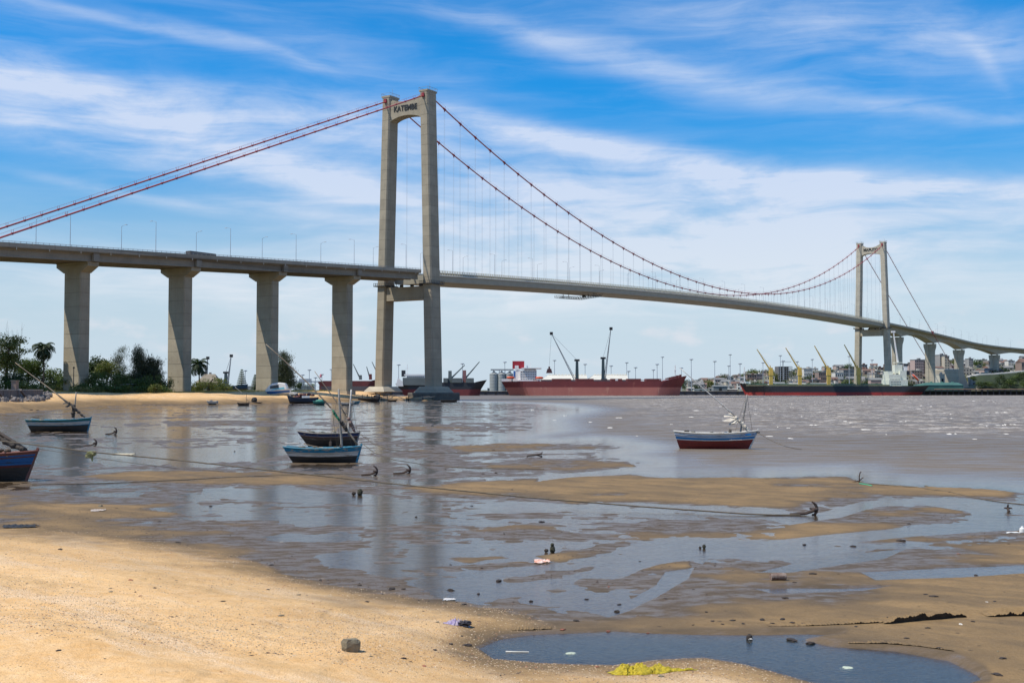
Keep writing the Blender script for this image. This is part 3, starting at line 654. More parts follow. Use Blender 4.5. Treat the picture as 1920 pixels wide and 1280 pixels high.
for sg in (-1, 1): deck_loft('parapet', ap, par_out(sg), M_PAR)
for s in (-8.0, -4.0, 0.0, 4.0, 8.0):
    for k in range(6):
        t0 = -44.1 - 43.3 * k; t1 = t0 + 43.3 if k else -4.0
        b = MB(); tt = np.linspace(t0 + .35, t1 - .35 if k else t1, 8)
        w_ = 0.85 if abs(s) == 8 else 0.7
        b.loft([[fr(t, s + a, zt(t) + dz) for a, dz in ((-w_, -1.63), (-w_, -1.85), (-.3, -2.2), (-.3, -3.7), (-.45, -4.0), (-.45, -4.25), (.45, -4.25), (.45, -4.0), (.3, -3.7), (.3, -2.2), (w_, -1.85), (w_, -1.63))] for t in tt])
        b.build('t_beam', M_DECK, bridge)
for sg in (-1, 1):          # pipe rail with posts on the parapet
    b = MB(); pts = [fr(t, sg * HW, zt(t) + 0.5) for t in ap]; b.path(pts, 0.05, 4); b.path([fr(t, sg * HW, zt(t) + 0.28) for t in ap], 0.035, 4)
    o = b.build('rail', M_GREY, bridge)
    b = MB()
    for t in np.arange(-260, -4, 2.0): b.box(fr(t, sg * HW, zt(t) + 0.26), (0.09, 0.09, 0.5))
    b.build('rail_post', M_GREY, bridge, kind='stuff')
# main span: steel box girder
ms = list(np.linspace(3.5, 676.5, 70))
def box_out(t): return [(-11.3, -1.95), (-11.7, -2.1), (-11.7, -2.35), (-10.6, -2.75), (-8.6, -5.0), (8.6, -5.0), (10.6, -4.85), (11.25, -2.75), (11.7, -2.35), (11.7, -2.1), (11.3, -1.95), (9.8, -1.75), (-9.8, -1.75)]
deck_loft('box_girder', ms, lambda t: [(-11.2, -2.05), (-11.2, -2.6), (-10.9, -5.1), (-8.2, -5.6), (8.2, -5.6), (10.9, -5.1), (11.2, -2.6), (11.2, -2.05), (10.0, -1.8), (-10.0, -1.8)], M_STEEL)
for sg in (-1, 1):
    deck_loft('girder_edge', ms, lambda t: [(sg * 11.2, -2.5), (sg * 11.75, -2.4), (sg * 11.75, -2.12), (sg * 11.0, -1.95), (sg * 10.95, -2.5)], M_LEDGE)
    b = MB()
    for dz in (-0.05, -0.5, -0.95): b.path([fr(t, sg * 11.3, zt(t) + dz) for t in ms], 0.09, 4)
    b.build('balustrade_rail', M_RAILB, bridge)
    b = MB()
    for t in np.arange(4.5, 676, 1.9): b.box(fr(t, sg * 11.3, zt(t) - 1.0), (0.16, 0.26, 1.95))
    b.build('balustrade_post', M_RAILB, bridge, kind='stuff')
    b = MB(); b.loft([[fr(t, sg * (9.6 + a), zt(t) + dz) for a, dz in ((-.15, -1.78), (-.15, -.9), (.15, -.9), (.15, -1.78))] for t in ms]); b.build('crash_barrier', M_PAR, bridge)
for k in range(1, 57):       # joints between girder sections: thin dark seams on the fascia
    t = 680 * k / 57
# drain pipes and stain-prone seams on the approach fascia
for k in range(21):
    t = -8 - 11.5 * k; b = MB(); b.box(fr(t, HW + .19, zt(t) - 1.7), (.14, .14, .7)); b.build('drain_pipe', M_LEDGE, bridge)
for k in range(16):
    t = -14 - 16.0 * k; b = MB(); b.box(fr(t, HW + .125, zt(t) - .64), (.03, .07, 1.2)); b.build('parapet_joint', M_DARK, bridge)
# carriageway
b = MB(); tt = list(np.arange(-262, 1480, 12.0)); b.loft([[fr(t, s, zt(t) - 1.17) for s in (-9.2, 9.2)] for t in tt if t < 0], closed=False, caps=False)
b.loft([[fr(t, s, zt(t) - 1.72) for s in (-9.4, 9.4)] for t in tt if t > 4], closed=False, caps=False); b.build('carriageway', M_ASPH, bridge)
b = MB(); b.loft([[fr(t, a, zt(t) + dz) for a, dz in ((-.4, -1.75), (-.15, -.8), (.15, -.8), (.4, -1.75))] for t in list(np.arange(-262, 1480, 14.0))]); b.build('median_barrier', M_PAR, bridge)

# north approach: haunched box girder
PIERS_N = [757, 877, 1000, 1119, 1238, 1357]
def haunch(t):
    d = min(abs(t - p) for p in PIERS_N + [683]) if t > 684 else 60
    return 3.3 + 4.6 * max(0, 1 - d / 60.0) ** 1.9
an = list(np.arange(683.5, 1480, 5.0))
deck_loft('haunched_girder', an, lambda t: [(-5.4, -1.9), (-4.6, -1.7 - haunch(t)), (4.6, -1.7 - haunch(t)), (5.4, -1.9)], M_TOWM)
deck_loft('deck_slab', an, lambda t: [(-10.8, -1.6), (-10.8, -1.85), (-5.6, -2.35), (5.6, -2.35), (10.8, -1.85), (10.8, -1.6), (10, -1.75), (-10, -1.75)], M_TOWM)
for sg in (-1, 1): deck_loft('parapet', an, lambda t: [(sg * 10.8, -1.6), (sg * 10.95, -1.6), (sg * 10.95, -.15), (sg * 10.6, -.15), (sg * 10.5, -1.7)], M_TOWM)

# ---- approach piers, Katembe side
for k in range(5):
    t = -44.1 - 43.3 * k; z0 = 3.0; top = zt(t) - 4.3
    p = thing('pier', None, None, (0, 0, 0)); p.parent = bridge
    b = MB()
    sx, sy = 4.3, 1.95; ch = 0.35
    def sec(z, e=0.0): return [(-sx - e + ch, t - sy, z), (-sx - e, t - sy + ch, z), (-sx - e, t + sy - ch, z), (-sx - e + ch, t + sy, z), (sx + e - ch, t + sy, z), (sx + e, t + sy - ch, z), (sx + e, t - sy + ch, z), (sx + e - ch, t - sy, z)][::-1]
    b.loft([sec(z) for z in (z0, top - 3.3)]); b.build('shaft', M_CON, p)
    b = MB(); zb = top - 3.3
    b.prism([(-sx, zb + .01), (-8.1, zb + 2.0), (-8.1, top), (8.1, top), (8.1, zb + 2.0), (sx, zb + .01)], t - 2.1, t + 2.1)
    b.build('pier_cap', M_CON, p)
    for q_ in (9.2, -9.2): b = MB(); b.box((q_, t, top + 1.35), (1.0, 2.3, 2.6)); b.build('end_block', M_DECK, p)
    for s in (-8, -4, 0, 4, 8): b = MB(); b.box((s, t, top + .03), (.7, 2.0, .12)); b.build('bearing', M_DARK, p)
    if k != 4: b = MB(); b.box((0, t, z0 + .2), (10.2, 5.4, 1.6)); b.build('footing', M_CON, p)

# ---- towers
def leg_mesh(sg, z0, z1, t, wt, wb, dt, db, lt, lb, notch=True):
    """tapered chamfered leg, sideways offset lt at the top, lb at the bottom"""
    b = MB(); secs = []
    zs = np.linspace(z0, z1, 12)
    for z in zs:
        k = (z - z0) / (z1 - z0); hx = (wb + (wt - wb) * k) / 2; hy = (db + (dt - db) * k) / 2; x = sg * (lb + (lt - lb) * k); c = 0.55
        secs.append([(x + px, t + py, z) for px, py in ((-hx + c, -hy), (hx - c, -hy), (hx, -hy + c), (hx, hy - c), (hx - c, hy), (-hx + c, hy), (-hx, hy - c), (-hx, -hy + c))])
    b.loft(secs); return b
def tower(t, ztop, word, lt, lb, mat, fac):
    T = thing('tower', 'concrete tower lettered ' + word, None); T.parent = bridge
    zd = zt(t)
    zlo = zd - 6.2
    X = lambda z: lb + (lt - lb) * (z - 3.3) / (ztop - 3.3)
    for sg in (-1, 1):
        b = leg_mesh(sg, zlo, ztop - .8, t, 4.5, 4.7, 6.8, 7.0, X(ztop), X(zlo)); L = b.build('leg', mat, T)
        b = leg_mesh(sg, 3.0, zlo - .35, t, 4.9, 5.0, 6.9, 7.1, X(zlo), X(3.0)); b.build('lower_leg', mat, T)
        b = MB(); b.box((sg * X(zlo), t, zlo - .17), (6.9, 9.4, .4))
        for i in range(-4, 5):
            for px, py in ((3.4, i * 1.15), (-3.4, i * 1.15)): b.box((sg * X(zlo) + px, t + py, zlo + .55), (.1, .1, 1.1))
        for py in (-4.65, 4.65):
            for i in range(-3, 4): b.box((sg * X(zlo) + i * 1.1, t + py, zlo + .55), (.1, .1, 1.1))
        for px in (3.4, -3.4): b.box((sg * X(zlo) + px, t, zlo + 1.1), (.1, 9.3, .1))
        for py in (-4.65, 4.65): b.box((sg * X(zlo), t + py, zlo + 1.1), (6.9, .1, .1))
        b.build('walkway', M_DARK, T)
        b = MB(); b.box((sg * X(ztop), t, ztop - .4), (4.75, 7.1, .8)); b.build('leg_cap', mat, T)
        b = MB()
        for i in range(-3, 4): b.box((sg * X(ztop) + 2.5, t + i * 1.15, ztop + .6), (.09, .09, 1.2)); b.box((sg * X(ztop) - 2.5, t + i * 1.15, ztop + .6), (.09, .09, 1.2))
        for px in (-2.5, 2.5): b.box((sg * X(ztop) + px, t, ztop + 1.15), (.09, 7.1, .09))
        b.box((sg * X(ztop), t - 3.5, ztop + 1.15), (5, .09, .09)); b.box((sg * X(ztop), t + 3.5, ztop + 1.15), (5, .09, .09))
        b.box((sg * X(ztop) + 1, t, ztop + 1.8), (.08, .08, 3.6))
        b.build('guard_rail', M_GREY, T)
        b = MB()     # saddle housing the cable runs through
        b.prism([(-.7, -1.1), (.7, -1.1), (.6, .7), (-.6, .7)], -4.0, 4.0, M=Matrix.Translation((sg * X(ztop), t, ztop - 2.2))); b.build('saddle', M_CLAMP, T)
    # top beam with an arched soffit
    zt0 = ztop - 2.6; xi = X(ztop - 8) - 2.3
    n = 16; pts = [(-xi, zt0 - 8.6 - .8)]
    lo = [(x, zt0 - 9.3 + 1.9 * (1 - (x / xi) ** 2) ** .8) for x in np.linspace(-xi, xi, n)]
    dip = 2.9 if fac else 1.9
    hi = [(x, zt0 + .9 - dip * (1 - abs(x / xi) ** 2.2)) for x in np.linspace(xi, -xi, n)]
    b = MB(); b.prism(lo + hi, t - 2.6, t + 2.6); b.build('top_beam', mat, T)
    b = MB(); b.box((0, t, zlo - 4.0), (2 * (X(zlo) - 2.6), 5.4, 5.9)); b.build('deck_beam', mat, T)
    for s in (-8, -3, 3, 8): b = MB(); b.box((s, t - 1.2, zlo - .5), (1.2, 1.2, 1.1)); b.build('bearing', M_DARK, T)
    # lettering on the land-side face
    cu = bpy.data.curves.new('lettering', 'FONT'); cu.body = word; cu.size = 3.5 if not fac else 3.6; cu.extrude = 0.12; cu.align_x = 'CENTER'; cu.offset = 0.05; cu.space_character = 1.02
    tmp = bpy.data.objects.new('tmp', cu); COL.objects.link(tmp)
    dg = bpy.context.evaluated_depsgraph_get(); me = bpy.data.meshes.new_from_object(tmp.evaluated_get(dg)); bpy.data.objects.remove(tmp)
    me.name = 'lettering'; me.materials.clear(); me.materials.append(M_BLACK)
    wdt = max(v.co.x for v in me.vertices) - min(v.co.x for v in me.vertices); k = min(1.0, 13.0 / wdt)
    o = inst('lettering', me, T, (0.0, t - 2.74, zt0 - 5.2), (R(90), 0, 0), (k, 1, 1))
    return T, X
M_TK = M_TOW
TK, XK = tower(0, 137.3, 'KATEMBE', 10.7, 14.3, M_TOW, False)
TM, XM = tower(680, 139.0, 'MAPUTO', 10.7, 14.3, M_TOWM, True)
def plinth(T, x, t, zt_, zc, mat, cap=None):
    b = MB(); a, c = 4.0, 5.0; A_, C_ = 5.9, 6.6
    sq = lambda hx, hy, z: [(x - hx, t - hy, z), (x + hx, t - hy, z), (x + hx, t + hy, z), (x - hx, t + hy, z)]
    b.loft([sq(A_, C_, zc), sq(A_, C_, zc + .25), sq(a, c, zt_)]); b.build('plinth', M_TOWM if x < 0 else mat, T)
    if cap:
        b = MB(); n = 28; P0 = []
        def ring(z, e=0): 
            out = []
            for i in range(n):
                a_ = 2 * math.pi * i / n; cx = cap[0] if math.cos(a_) > 0 else -cap[0]
                out.append((x + (cap[0] if math.cos(a_) > 0 else -cap[0]) + (cap[1] + e) * math.cos(a_), t + (cap[1] + e) * math.sin(a_), z))
            return out
        b.loft([ring(-1.5), ring(zc - .3), ring(zc, -.3)], caps=True); b.build('pile_cap', M_TIDE, T)
M_TIDE = concrete('tidal_concrete', (0.15, 0.14, 0.12), (0.10, 0.09, 0.08), 2.2, 0.6)
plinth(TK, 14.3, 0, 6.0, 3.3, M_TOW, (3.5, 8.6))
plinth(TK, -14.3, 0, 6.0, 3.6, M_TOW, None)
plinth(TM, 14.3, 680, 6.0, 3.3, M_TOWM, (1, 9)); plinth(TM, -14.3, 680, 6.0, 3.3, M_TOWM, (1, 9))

# ---- main cables, bands, hand ropes, suspenders
CX = 10.75
def zc_main(t):
    return 136.0 + (136.6 - 136.0) * t / 680 - 4 * 65.4 * (t / 680) * (1 - t / 680)
def zc_k(t): return 136.0 + .4115 * t
def zc_m(t): d = t - 680; return 136.6 - .452 * d + .00006 * d * d
hm = None
for sg in (-1, 1):
    pts = [(sg * CX, t, zc_k(t)) for t in np.linspace(-268, 0, 24)] + [(sg * CX, t, zc_main(t)) for t in np.linspace(10, 670, 90)] + [(sg * CX, t, zc_m(t)) for t in np.linspace(680, 940, 24)]
    b = MB(); b.path(pts, 0.29, 8); cab = b.build('main_cable', M_RED, bridge, smooth=True)
    b = MB()
    for o_ in (-.55, .55): b.path([(p[0] + o_, p[1], p[2] + 1.15) for p in pts], 0.024, 3)
    for p in pts[::1]: pass
    hr = b.build('hand_rope', M_CLAMP, cab)
    b = MB()
    for t in list(np.arange(-262, -4, 6.3)):
        for o_ in (-.55, .55): b.box((sg * CX + o_, t, zc_k(t) + .65), (.07, .07, 1.1))
        b.box((sg * CX, t, zc_k(t)), (.72, .3, .72))
    for t in np.arange(686, 935, 8): b.box((sg * CX, t, zc_m(t)), (.7, .3, .7))
    b.build('rope_post', M_CLAMP, cab, kind='stuff')
    for k in range(1, 56):
        t = 680 * k / 56.0; zc = zc_main(t)
        sl = (zc_main(t + 1) - zc_main(t - 1)) / 2
        b = MB(); b.path([(sg * CX, t - .8, zc - .8 * sl), (sg * CX, t + .8, zc + .8 * sl)], .44, 8); b.box((sg * CX, t, zc - .75), (.16, .55, .9), taper=1.0)
        for o_ in (-.55, .55): b.box((sg * CX + o_, t, zc + .65), (.07, .07, 1.1))
        b.build('cable_clamp', M_CLAMP, cab)
        b = MB(); zb = zt(t) - 2.0
        for o_ in (-.25, .25): b.path([(sg * CX, t + o_, zb), (sg * CX, t + o_, zc - .9)], 0.032, 4, caps=False)
        b.build('suspender', M_HANG, bridge)
# red collars where the side cables pass the north deck
for sg in (-1, 1):
    b = MB(); b.box((sg * 10.9, 846, zt(846) - .6), (1.6, 5, 3.0)); b.build('cable_collar', M_RED, bridge)
# ---- piers, Maputo side
for i, t in enumerate(PIERS_N):
    top = zt(t) - 1.75 - haunch(t) - .5; x, y, a = plan(t); wx_, wy_ = KX + NX * x + DX * y, KY + NY * x + DY * y
    z0 = fh(wx_, wy_) - 1; p = thing('pier', None, None); p.parent = bridge; p.location = (x, y, 0); p.rotation_euler = (0, 0, -a)
    b = MB(); secs = []
    for z, hx, hy in ((z0, 4.6, 2.1), (top - 12, 4.6, 2.1), (top - 7, 4.9, 2.2), (top - 3, 6.0, 2.4), (top, 6.1, 2.4)):
        secs.append([(-hx, -hy, z), (-1.2, -hy, z), (-1.0, -hy + .5, z), (1.0, -hy + .5, z), (1.2, -hy, z), (hx, -hy, z), (hx, hy, z), (-hx, hy, z)])
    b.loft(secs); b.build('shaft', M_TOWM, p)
    for s in (-3.4, 3.4): b = MB(); b.box((s, 0, top + .28), (1.4, 1.8, .5)); b.build('bearing', M_DARK, p)
    if i < 4: b = MB(); b.box((0, 0, z0 + .8), (14, 10, 3)); b.build('footing', M_TOWM, p)
# anchorage block
b = MB(); b.prism([(0, 0), (0, 26), (10, 27), (22, 25), (46, 8), (46, 0)], -17, 17, M=Matrix.Translation((0, 925, 0)) @ Matrix.Rotation(R(90), 4, 'Z') @ Matrix.Scale(1, 4)); b.build('anchorage', M_TOWM, bridge)

# ---- things on the bridge
Mb = Matrix.Translation((KX, KY, 0)) @ Matrix.Rotation(-math.atan2(DX, DY), 4, 'Z')
def bw(t, s, z): return Mb @ Vector(fr(t, s, z))
M_LAMP = pm('lamp_grey', (0.42, 0.45, 0.50), None, 1, 0.5)
lp = thing('street_lamp', 'x', 'street lamp', (0, 0, 0))
b = MB(); b.path([(0, 0, 0), (0, 0, 6), (0, 0, 11.6)], [.11, .09, .06], 6); b.build('pole', M_LAMP, lp)
b = MB(); b.path([(0, 0, 11.3), (-.6, 0, 11.75), (-2.0, 0, 12.0)], .05, 5); b.build('arm', M_LAMP, lp)
b = MB(); b.box((-2.4, 0, 12.0), (1.1, .38, .16), taper=.8); b.build('lamp_head', M_LAMP, lp)
first = True; row = {1: 0, -1: 0}
for k in range(-6, 42):
    for sg in (1, -1):
        t = -14.2 + 34 * k + (1.5 if sg < 0 else 0)
        if abs(t) < 5 or abs(t - 680) < 5 or (sg < 0 and t < -190): continue
        o = lp if first else copy_tree(lp); first = False
        base = zt(t) - (1.25 if t < 0 else 1.9); o.location = bw(t, sg * (HW - .35), base); x, y, a = plan(t)
        o.rotation_euler = (0, 0, -math.atan2(DX, DY) - a + (0 if sg > 0 else math.pi))
        wh = 'side nearest the camera' if sg > 0 else 'far side'
        if t < -5:
            nb = ['just short of the KATEMBE tower', 'above the pier nearest the KATEMBE tower', 'second pier from the KATEMBE tower', 'third pier from the KATEMBE tower', 'fourth pier from the KATEMBE tower', 'near the left edge of the photo'][min(5, int((-t + 6) // 37))]
            lab = 'grey lamp post on the approach deck %s, %s' % ({'s': '(near side)', 'f': '(far side)'}[wh[0]], nb)
            tag(o, lab, None, 'lamp posts along the bridge deck')
        elif t < 680: tag(o, 'slender grey lamp post among the suspender cables of the main span, ' + wh, None, 'lamp posts on the main span, ' + wh)
        else: tag(o, 'small lamp post on the descending deck beyond the MAPUTO tower, ' + wh, None, 'lamp posts beyond the far tower, ' + wh)
# bus passing on the approach
bus = thing('bus', 'dark roofed bus half hidden by the parapet of the approach deck', 'bus', bw(-127, 6.4, zt(-127) - 1.17), -math.atan2(DX, DY), None)
b = MB(); b.loft([[(-1.25, y, z0) for z0 in (.5,)] + [(-1.25, y, 2.2), (-1.1, y, 2.45), (1.1, y, 2.45), (1.25, y, 2.2), (1.25, y, .5)] for y in (-6, 6)]); b.build('body', pm('bus_body', (0.07, 0.065, 0.06)), bus)
for y in (-4.2, 4.2):
    for s in (-1.1, 1.1): b = MB(); b.path([(s - .15, y, .5), (s + .15, y, .5)], .5, 12); b.build('wheel', M_BLACK, bus)
b = MB(); b.box((1.27, 0, 1.75), (.04, 11, .7)); b.box((-1.27, 0, 1.75), (.04, 11, .7)); b.build('window', M_GLASS, bus)
# maintenance gantry slung below the main span
g = thing('inspection_gantry', 'dark trussed maintenance gantry slung below the main span', 'gantry', bw(150, 0, zt(150) - 5.65), -math.atan2(DX, DY))
b = MB()
def truss(b, a, c, h, n, r):
    a, c = Vector(a), Vector(c)
    for i in range(n):
        p, q = a.lerp(c, i / n), a.lerp(c, (i + 1) / n); up = Vector((0, 0, h))
        b.beam(p, q, r, r); b.beam(p + up, q + up, r, r); b.beam(p, p + up, r, r); b.beam(p, q + up, r, r)
for y in (-3, 3): truss(b, (-13.5, y, -1.7), (0, y, -3.0), 1.2, 9, .14); truss(b, (0, y, -3.0), (13.5, y, -1.7), 1.2, 9, .14)
for i in range(-9, 10): b.beam((i * 1.5, -3, -3.0 + abs(i) * .145), (i * 1.5, 3, -3.0 + abs(i) * .145), .12, .12)
b.build('truss', M_DARK, g)
for x in (-8, 8):
    b = MB()
    for y in (-3, 3): b.beam((x, y, -2), (x, y, .3), .25, .25)
    b.build('hanger', M_DARK, g)
b = MB(); b.box((3.5, 0, -1.3), (1.6, 1.4, 1.3)); b.build('winch_box', M_BLACK, g)
# ------------------------------------------------------------------ cargo ships (local x = length, bow +x, waterline z = 0)
def ship_hull(L, Bm, zmid, zbow, zst, draft, bands, mats, parent, bow_rake=7, stern_rake=7, fore=.06, bulb=0):
    """bands: list of (z fraction limits) -> material index per ring"""
    N = 60; secs = []
    def zd(t):
        z = zmid
        z += (zbow - zmid) * max(0, (t - (1 - fore * 2.2)) / (fore * 2.2)) ** .8
        z += (zst - zmid) * max(0, (0.10 - t) / 0.10) ** .8
        return z
    def hb(t, w):
        if t < .12: k = (t / .12); base = .55 + .45 * math.sin(k * math.pi / 2); base *= (.35 + .65 * w) if k < 1 else 1; base = base + (1 - base) * k * k
        elif t > .84: k = (t - .84) / .16; base = (1 - k ** (1.7 + .8 * w)); base = max(base, .02)
        else: base = 1
        return Bm / 2 * base
    zr = sorted(set([-draft] + [b_[0] for b_ in bands] + [b_[1] for b_ in bands if b_[1] < 90]))
    for i in range(N + 1):
        t = i / N; z1 = zd(t); ring = []; rows = zr + [z1]
        for z in rows:
            w_ = max(0, min(1, (z + draft) / (z1 + draft))); 
            xs = -L / 2 + stern_rake * max(0, 1 - z / z1) ; xb = L / 2 - bow_rake * (1 - max(z, 0) / z1) ** .8
            ring.append((xs + (xb - xs) * t, -hb(t, w_), z))
        far = [(p[0], -p[1], p[2]) for p in ring][::-1]
        secs.append(ring + far)
    nr = len(zr) + 1; mis = []
    for k in range(2 * nr):
        a = k if k < nr - 1 else (2 * nr - 2 - k if nr <= k < 2 * nr - 1 else -1)
        if a < 0: mis.append(len(mats) - 1 if k == nr - 1 else 0); continue
        zlow = (zr + [999])[a]; mi = 0
        for j, (lo, hi_) in enumerate(bands):
            if zlow >= lo - 1e-6 and zlow < hi_: mi = j
        mis.append(mi)
    b = MB(); b.loft(secs, mis=mis); return b.build('hull', mats, parent), zd
def win_row(parent, mb, x0, x1, z, y, n, w_=1.0, h_=.9):
    for i in range(n): mb.box((x0 + (x1 - x0) * (i + .5) / n, y, z), (w_, .12, h_))
def deck_crane(parent, x, z, hh, tip, mat, mat2, y=0, r=1.4):
    c = thing('deck_crane', None, None, (x, y, z)); c.parent = parent
    b = MB(); b.box((0, 0, hh * .28), (2.6, 2.6, hh * .56)); b.build('pedestal', mat, c)
    b = MB(); b.box((0, 0, hh * .76), (3.4, 3.0, hh * .42), taper=.75); b.box((.6, 0, hh * 1.02), (.7, .7, hh * .12)); b.build('cab', mat, c)
    b = MB(); a = Vector((-1.5, 0, hh * .62)); t_ = Vector((tip[0], 0, tip[1])); n = 9
    for s in (-.8, .8):
        b.beam(a + Vector((0, s, 0)), t_ + Vector((0, s * .3, 0)), .7, 1.0, wd2=.35, ht2=.5)
    for i in range(1, n): p = a.lerp(t_, i / n); b.beam(p + Vector((0, -.8, 0)), p + Vector((0, .8, 0)), .25, .25)
    b.build('boom', mat2, c)
    b = MB(); b.beam((.4, 0, hh * 1.05), tip_(t_), .12, .12); b.build('hoist_cable', M_DARK, c)
    return c
def tip_(t): return (t.x, 0, t.z)
def px_at(u, v, y): p = dp(u, v, y); return p
SY = 985.0
M_MAR = pm('ship_maroon', (0.20, 0.035, 0.035), (0.15, 0.03, 0.032), .05, .7, wear=(0.28, 0.09, 0.07), wamt=.38, wscale=.12)
M_PINK = pm('ship_faded_red', (0.46, 0.165, 0.13), (0.38, 0.125, 0.10), .04, .75, wear=(0.50, 0.23, 0.17), wamt=.42, wscale=.10, stretch=(1, 1, .25))
M_HBLK = pm('ship_black', (0.025, 0.028, 0.035), (0.018, 0.02, 0.026), .06, .6, wear=(0.06, 0.055, 0.055), wamt=.36, wscale=.1)
M_BOOT = pm('ship_boot_red', (0.36, 0.035, 0.03), (0.27, 0.03, 0.028), .05, .7, wear=(0.16, 0.04, 0.04), wamt=.4, wscale=.09)
M_HATCH = pm('ship_hatch', (0.16, 0.035, 0.035), (0.11, 0.03, 0.03), .2, .8)
M_SUP = pm('ship_white', (0.82, 0.80, 0.77), (0.72, 0.70, 0.68), .2, .6, wear=(0.5, 0.36, 0.26), wamt=.3, wscale=.4)
M_ORNG = pm('lifeboat_orange', (0.75, 0.10, 0.03), None, 1, .5)
M_BLUE = pm('strong_blue', (0.03, 0.14, 0.42), (0.025, 0.11, 0.34), 1, .5)
M_YEL = pm('crane_yellow', (0.62, 0.42, 0.09), (0.50, 0.34, 0.08), .3, .6, wear=(0.35, 0.2, 0.08), wamt=.35, wscale=.4)
M_DGRN = pm('deck_green', (0.10, 0.20, 0.13), (0.07, 0.14, 0.10), .1, .8)
def bulk_carrier(u0, u1, y, label, bands, mats, zmid, zbow, zst, rz=0.0, draft=4):
    a, c = dp(u0, 741, y), dp(u1, 741, y); L = abs(c.x - a.x); o = thing('cargo_ship', label, 'ship', ((a.x + c.x) / 2, y, 0), rz)
    h, zd = ship_hull(L, L * .16, zmid, zbow, zst, draft, bands, mats, o)
    return o, L, y / F0
# red bulk carrier
o, L, s = bulk_carrier(940, 1288, SY, 'long maroon bulk carrier with faded pink lower hull moored stern left at the port', [(-4, 6.6), (6.6, 99)], [M_PINK, M_MAR, M_HATCH], 11.5, 16.0, 11.2)
lx = lambda u: (u - 1114) * s
lz = lambda v: (Y0 - v) * s + HC
b = MB()
for i, (x0, x1) in enumerate([(1035, 1070), (1080, 1112), (1145, 1165), (1175, 1200), (1210, 1238)]): b.box(((lx(x0) + lx(x1)) / 2, 0, 12.5), (lx(x1) - lx(x0), 15, 2.0))
b.build('hatch_cover', M_HATCH, o)
b = MB(); b.path([(lx(x), -11.4, 12.6) for x in range(1000, 1235, 5)], .12, 4); b.path([(lx(x), -11.4, 12.1) for x in range(1000, 1235, 5)], .1, 4)
for x in range(1000, 1240, 5): b.box((lx(x), -11.4, 12.1), (.12, .12, 1.3))
b.build('bulwark_rail', M_HATCH, o)
sp_ = thing('superstructure', None, None); sp_.parent = o
b = MB()
for (ua, ub, va, vb, wd) in [(972, 1012, 716, 712, 20), (975, 1006, 712, 694, 18), (983, 1005, 694, 690, 19), (978, 1015, 691.6, 689.6, 22)]:
    b.box(((lx(ua) + lx(ub)) / 2, 0, (lz(va) + lz(vb)) / 2), (lx(ub) - lx(ua), wd, lz(vb) - lz(va)))
b.build('block', M_SUP, sp_)
b = MB()
for r_ in range(4): win_row(sp_, b, lx(976), lx(1005), lz(710.5 - r_ * 4.3), -9.03, 9, .8, .75)
b.build('porthole', M_GLASS, sp_, kind='stuff')
b = MB(); b.box((lx(994), -9.55, lz(692.2)), (lx(1004) - lx(984), .1, .9)); b.build('bridge_window', M_GLASS, sp_)
b = MB(); b.box(((lx(961) + lx(983)) / 2, 0, (lz(691) + lz(677)) / 2), (lx(983) - lx(961), 8, lz(677) - lz(691))); b.build('funnel', pm('funnel_red', (0.42, 0.02, 0.035), None, 1, .5), o)
b = MB(); b.box((lx(969), -4.1, (lz(691) + lz(686)) / 2 - .3), (lx(973) - lx(966), .5, 3.4)); b.box((lx(983.6), 0, lz(684)), (.6, 8.2, lz(678) - lz(690))); b.build('funnel_panel', M_SUP, o)
b = MB(); b.prism([(lx(961), lz(714)), (lx(975), lz(714)), (lx(975), lz(692)), (lx(967), lz(694))], -4, 4); b.box((lx(950), 0, lz(713)), (8, 12, 2.5)); b.build('casing', M_SUP, o)
b = MB(); b.box((lx(964.5), -4.1, lz(701)), (1.4, .3, 5)); b.build('casing_panel', M_BLUE, o)
for u, v in ((957.5, 708), (1011, 708.5)):
    lb_ = MB(); lb_.loft([[(lx(u) + x, -9.5 + w_ * math.cos(a), lz(v) + .9 * w_ * math.sin(a)) for a in [k * math.pi / 3 for k in range(6)]] for x, w_ in ((-3.2, .2), (-2.4, 1.1), (0, 1.3), (2.4, 1.1), (3.2, .2))]); lb_.build('lifeboat', M_ORNG, o, smooth=True)
b = MB(); b.box((lx(989), 0, lz(687)), (1, 1, 2.2)); b.box((lx(995), 0, lz(685)), (.3, .3, 5)); b.box((lx(995), 0, lz(684)), (.2, 4, .2)); b.build('radar_mast', M_SUP, o)
b = MB(); b.box((lx(1266), 0, lz(696)), (.7, .7, 10)); b.box((lx(1266), 0, lz(694)), (1.4, 2.4, .5)); b.build('foremast', M_SUP, o)
b = MB()
for i in range(9): b.box((lx(1249 + i * 3.4), rnd.uniform(-3, 3), 11.9 + 4.5 * max(0, ((1249 + i * 3.4 - 940) / 348 - .868) / .132) ** .8 + .4), (1.6, 2, 1.2 + rnd.random()))
b.build('windlass', M_HATCH, o)
b = MB(); b.box((lx(1242), -10.5, lz(711.5)), (7, 1, .5)); b.box((lx(1154), -11.2, lz(712)), (2, 1, 1.4)); b.build('gangway', M_SUP, o)
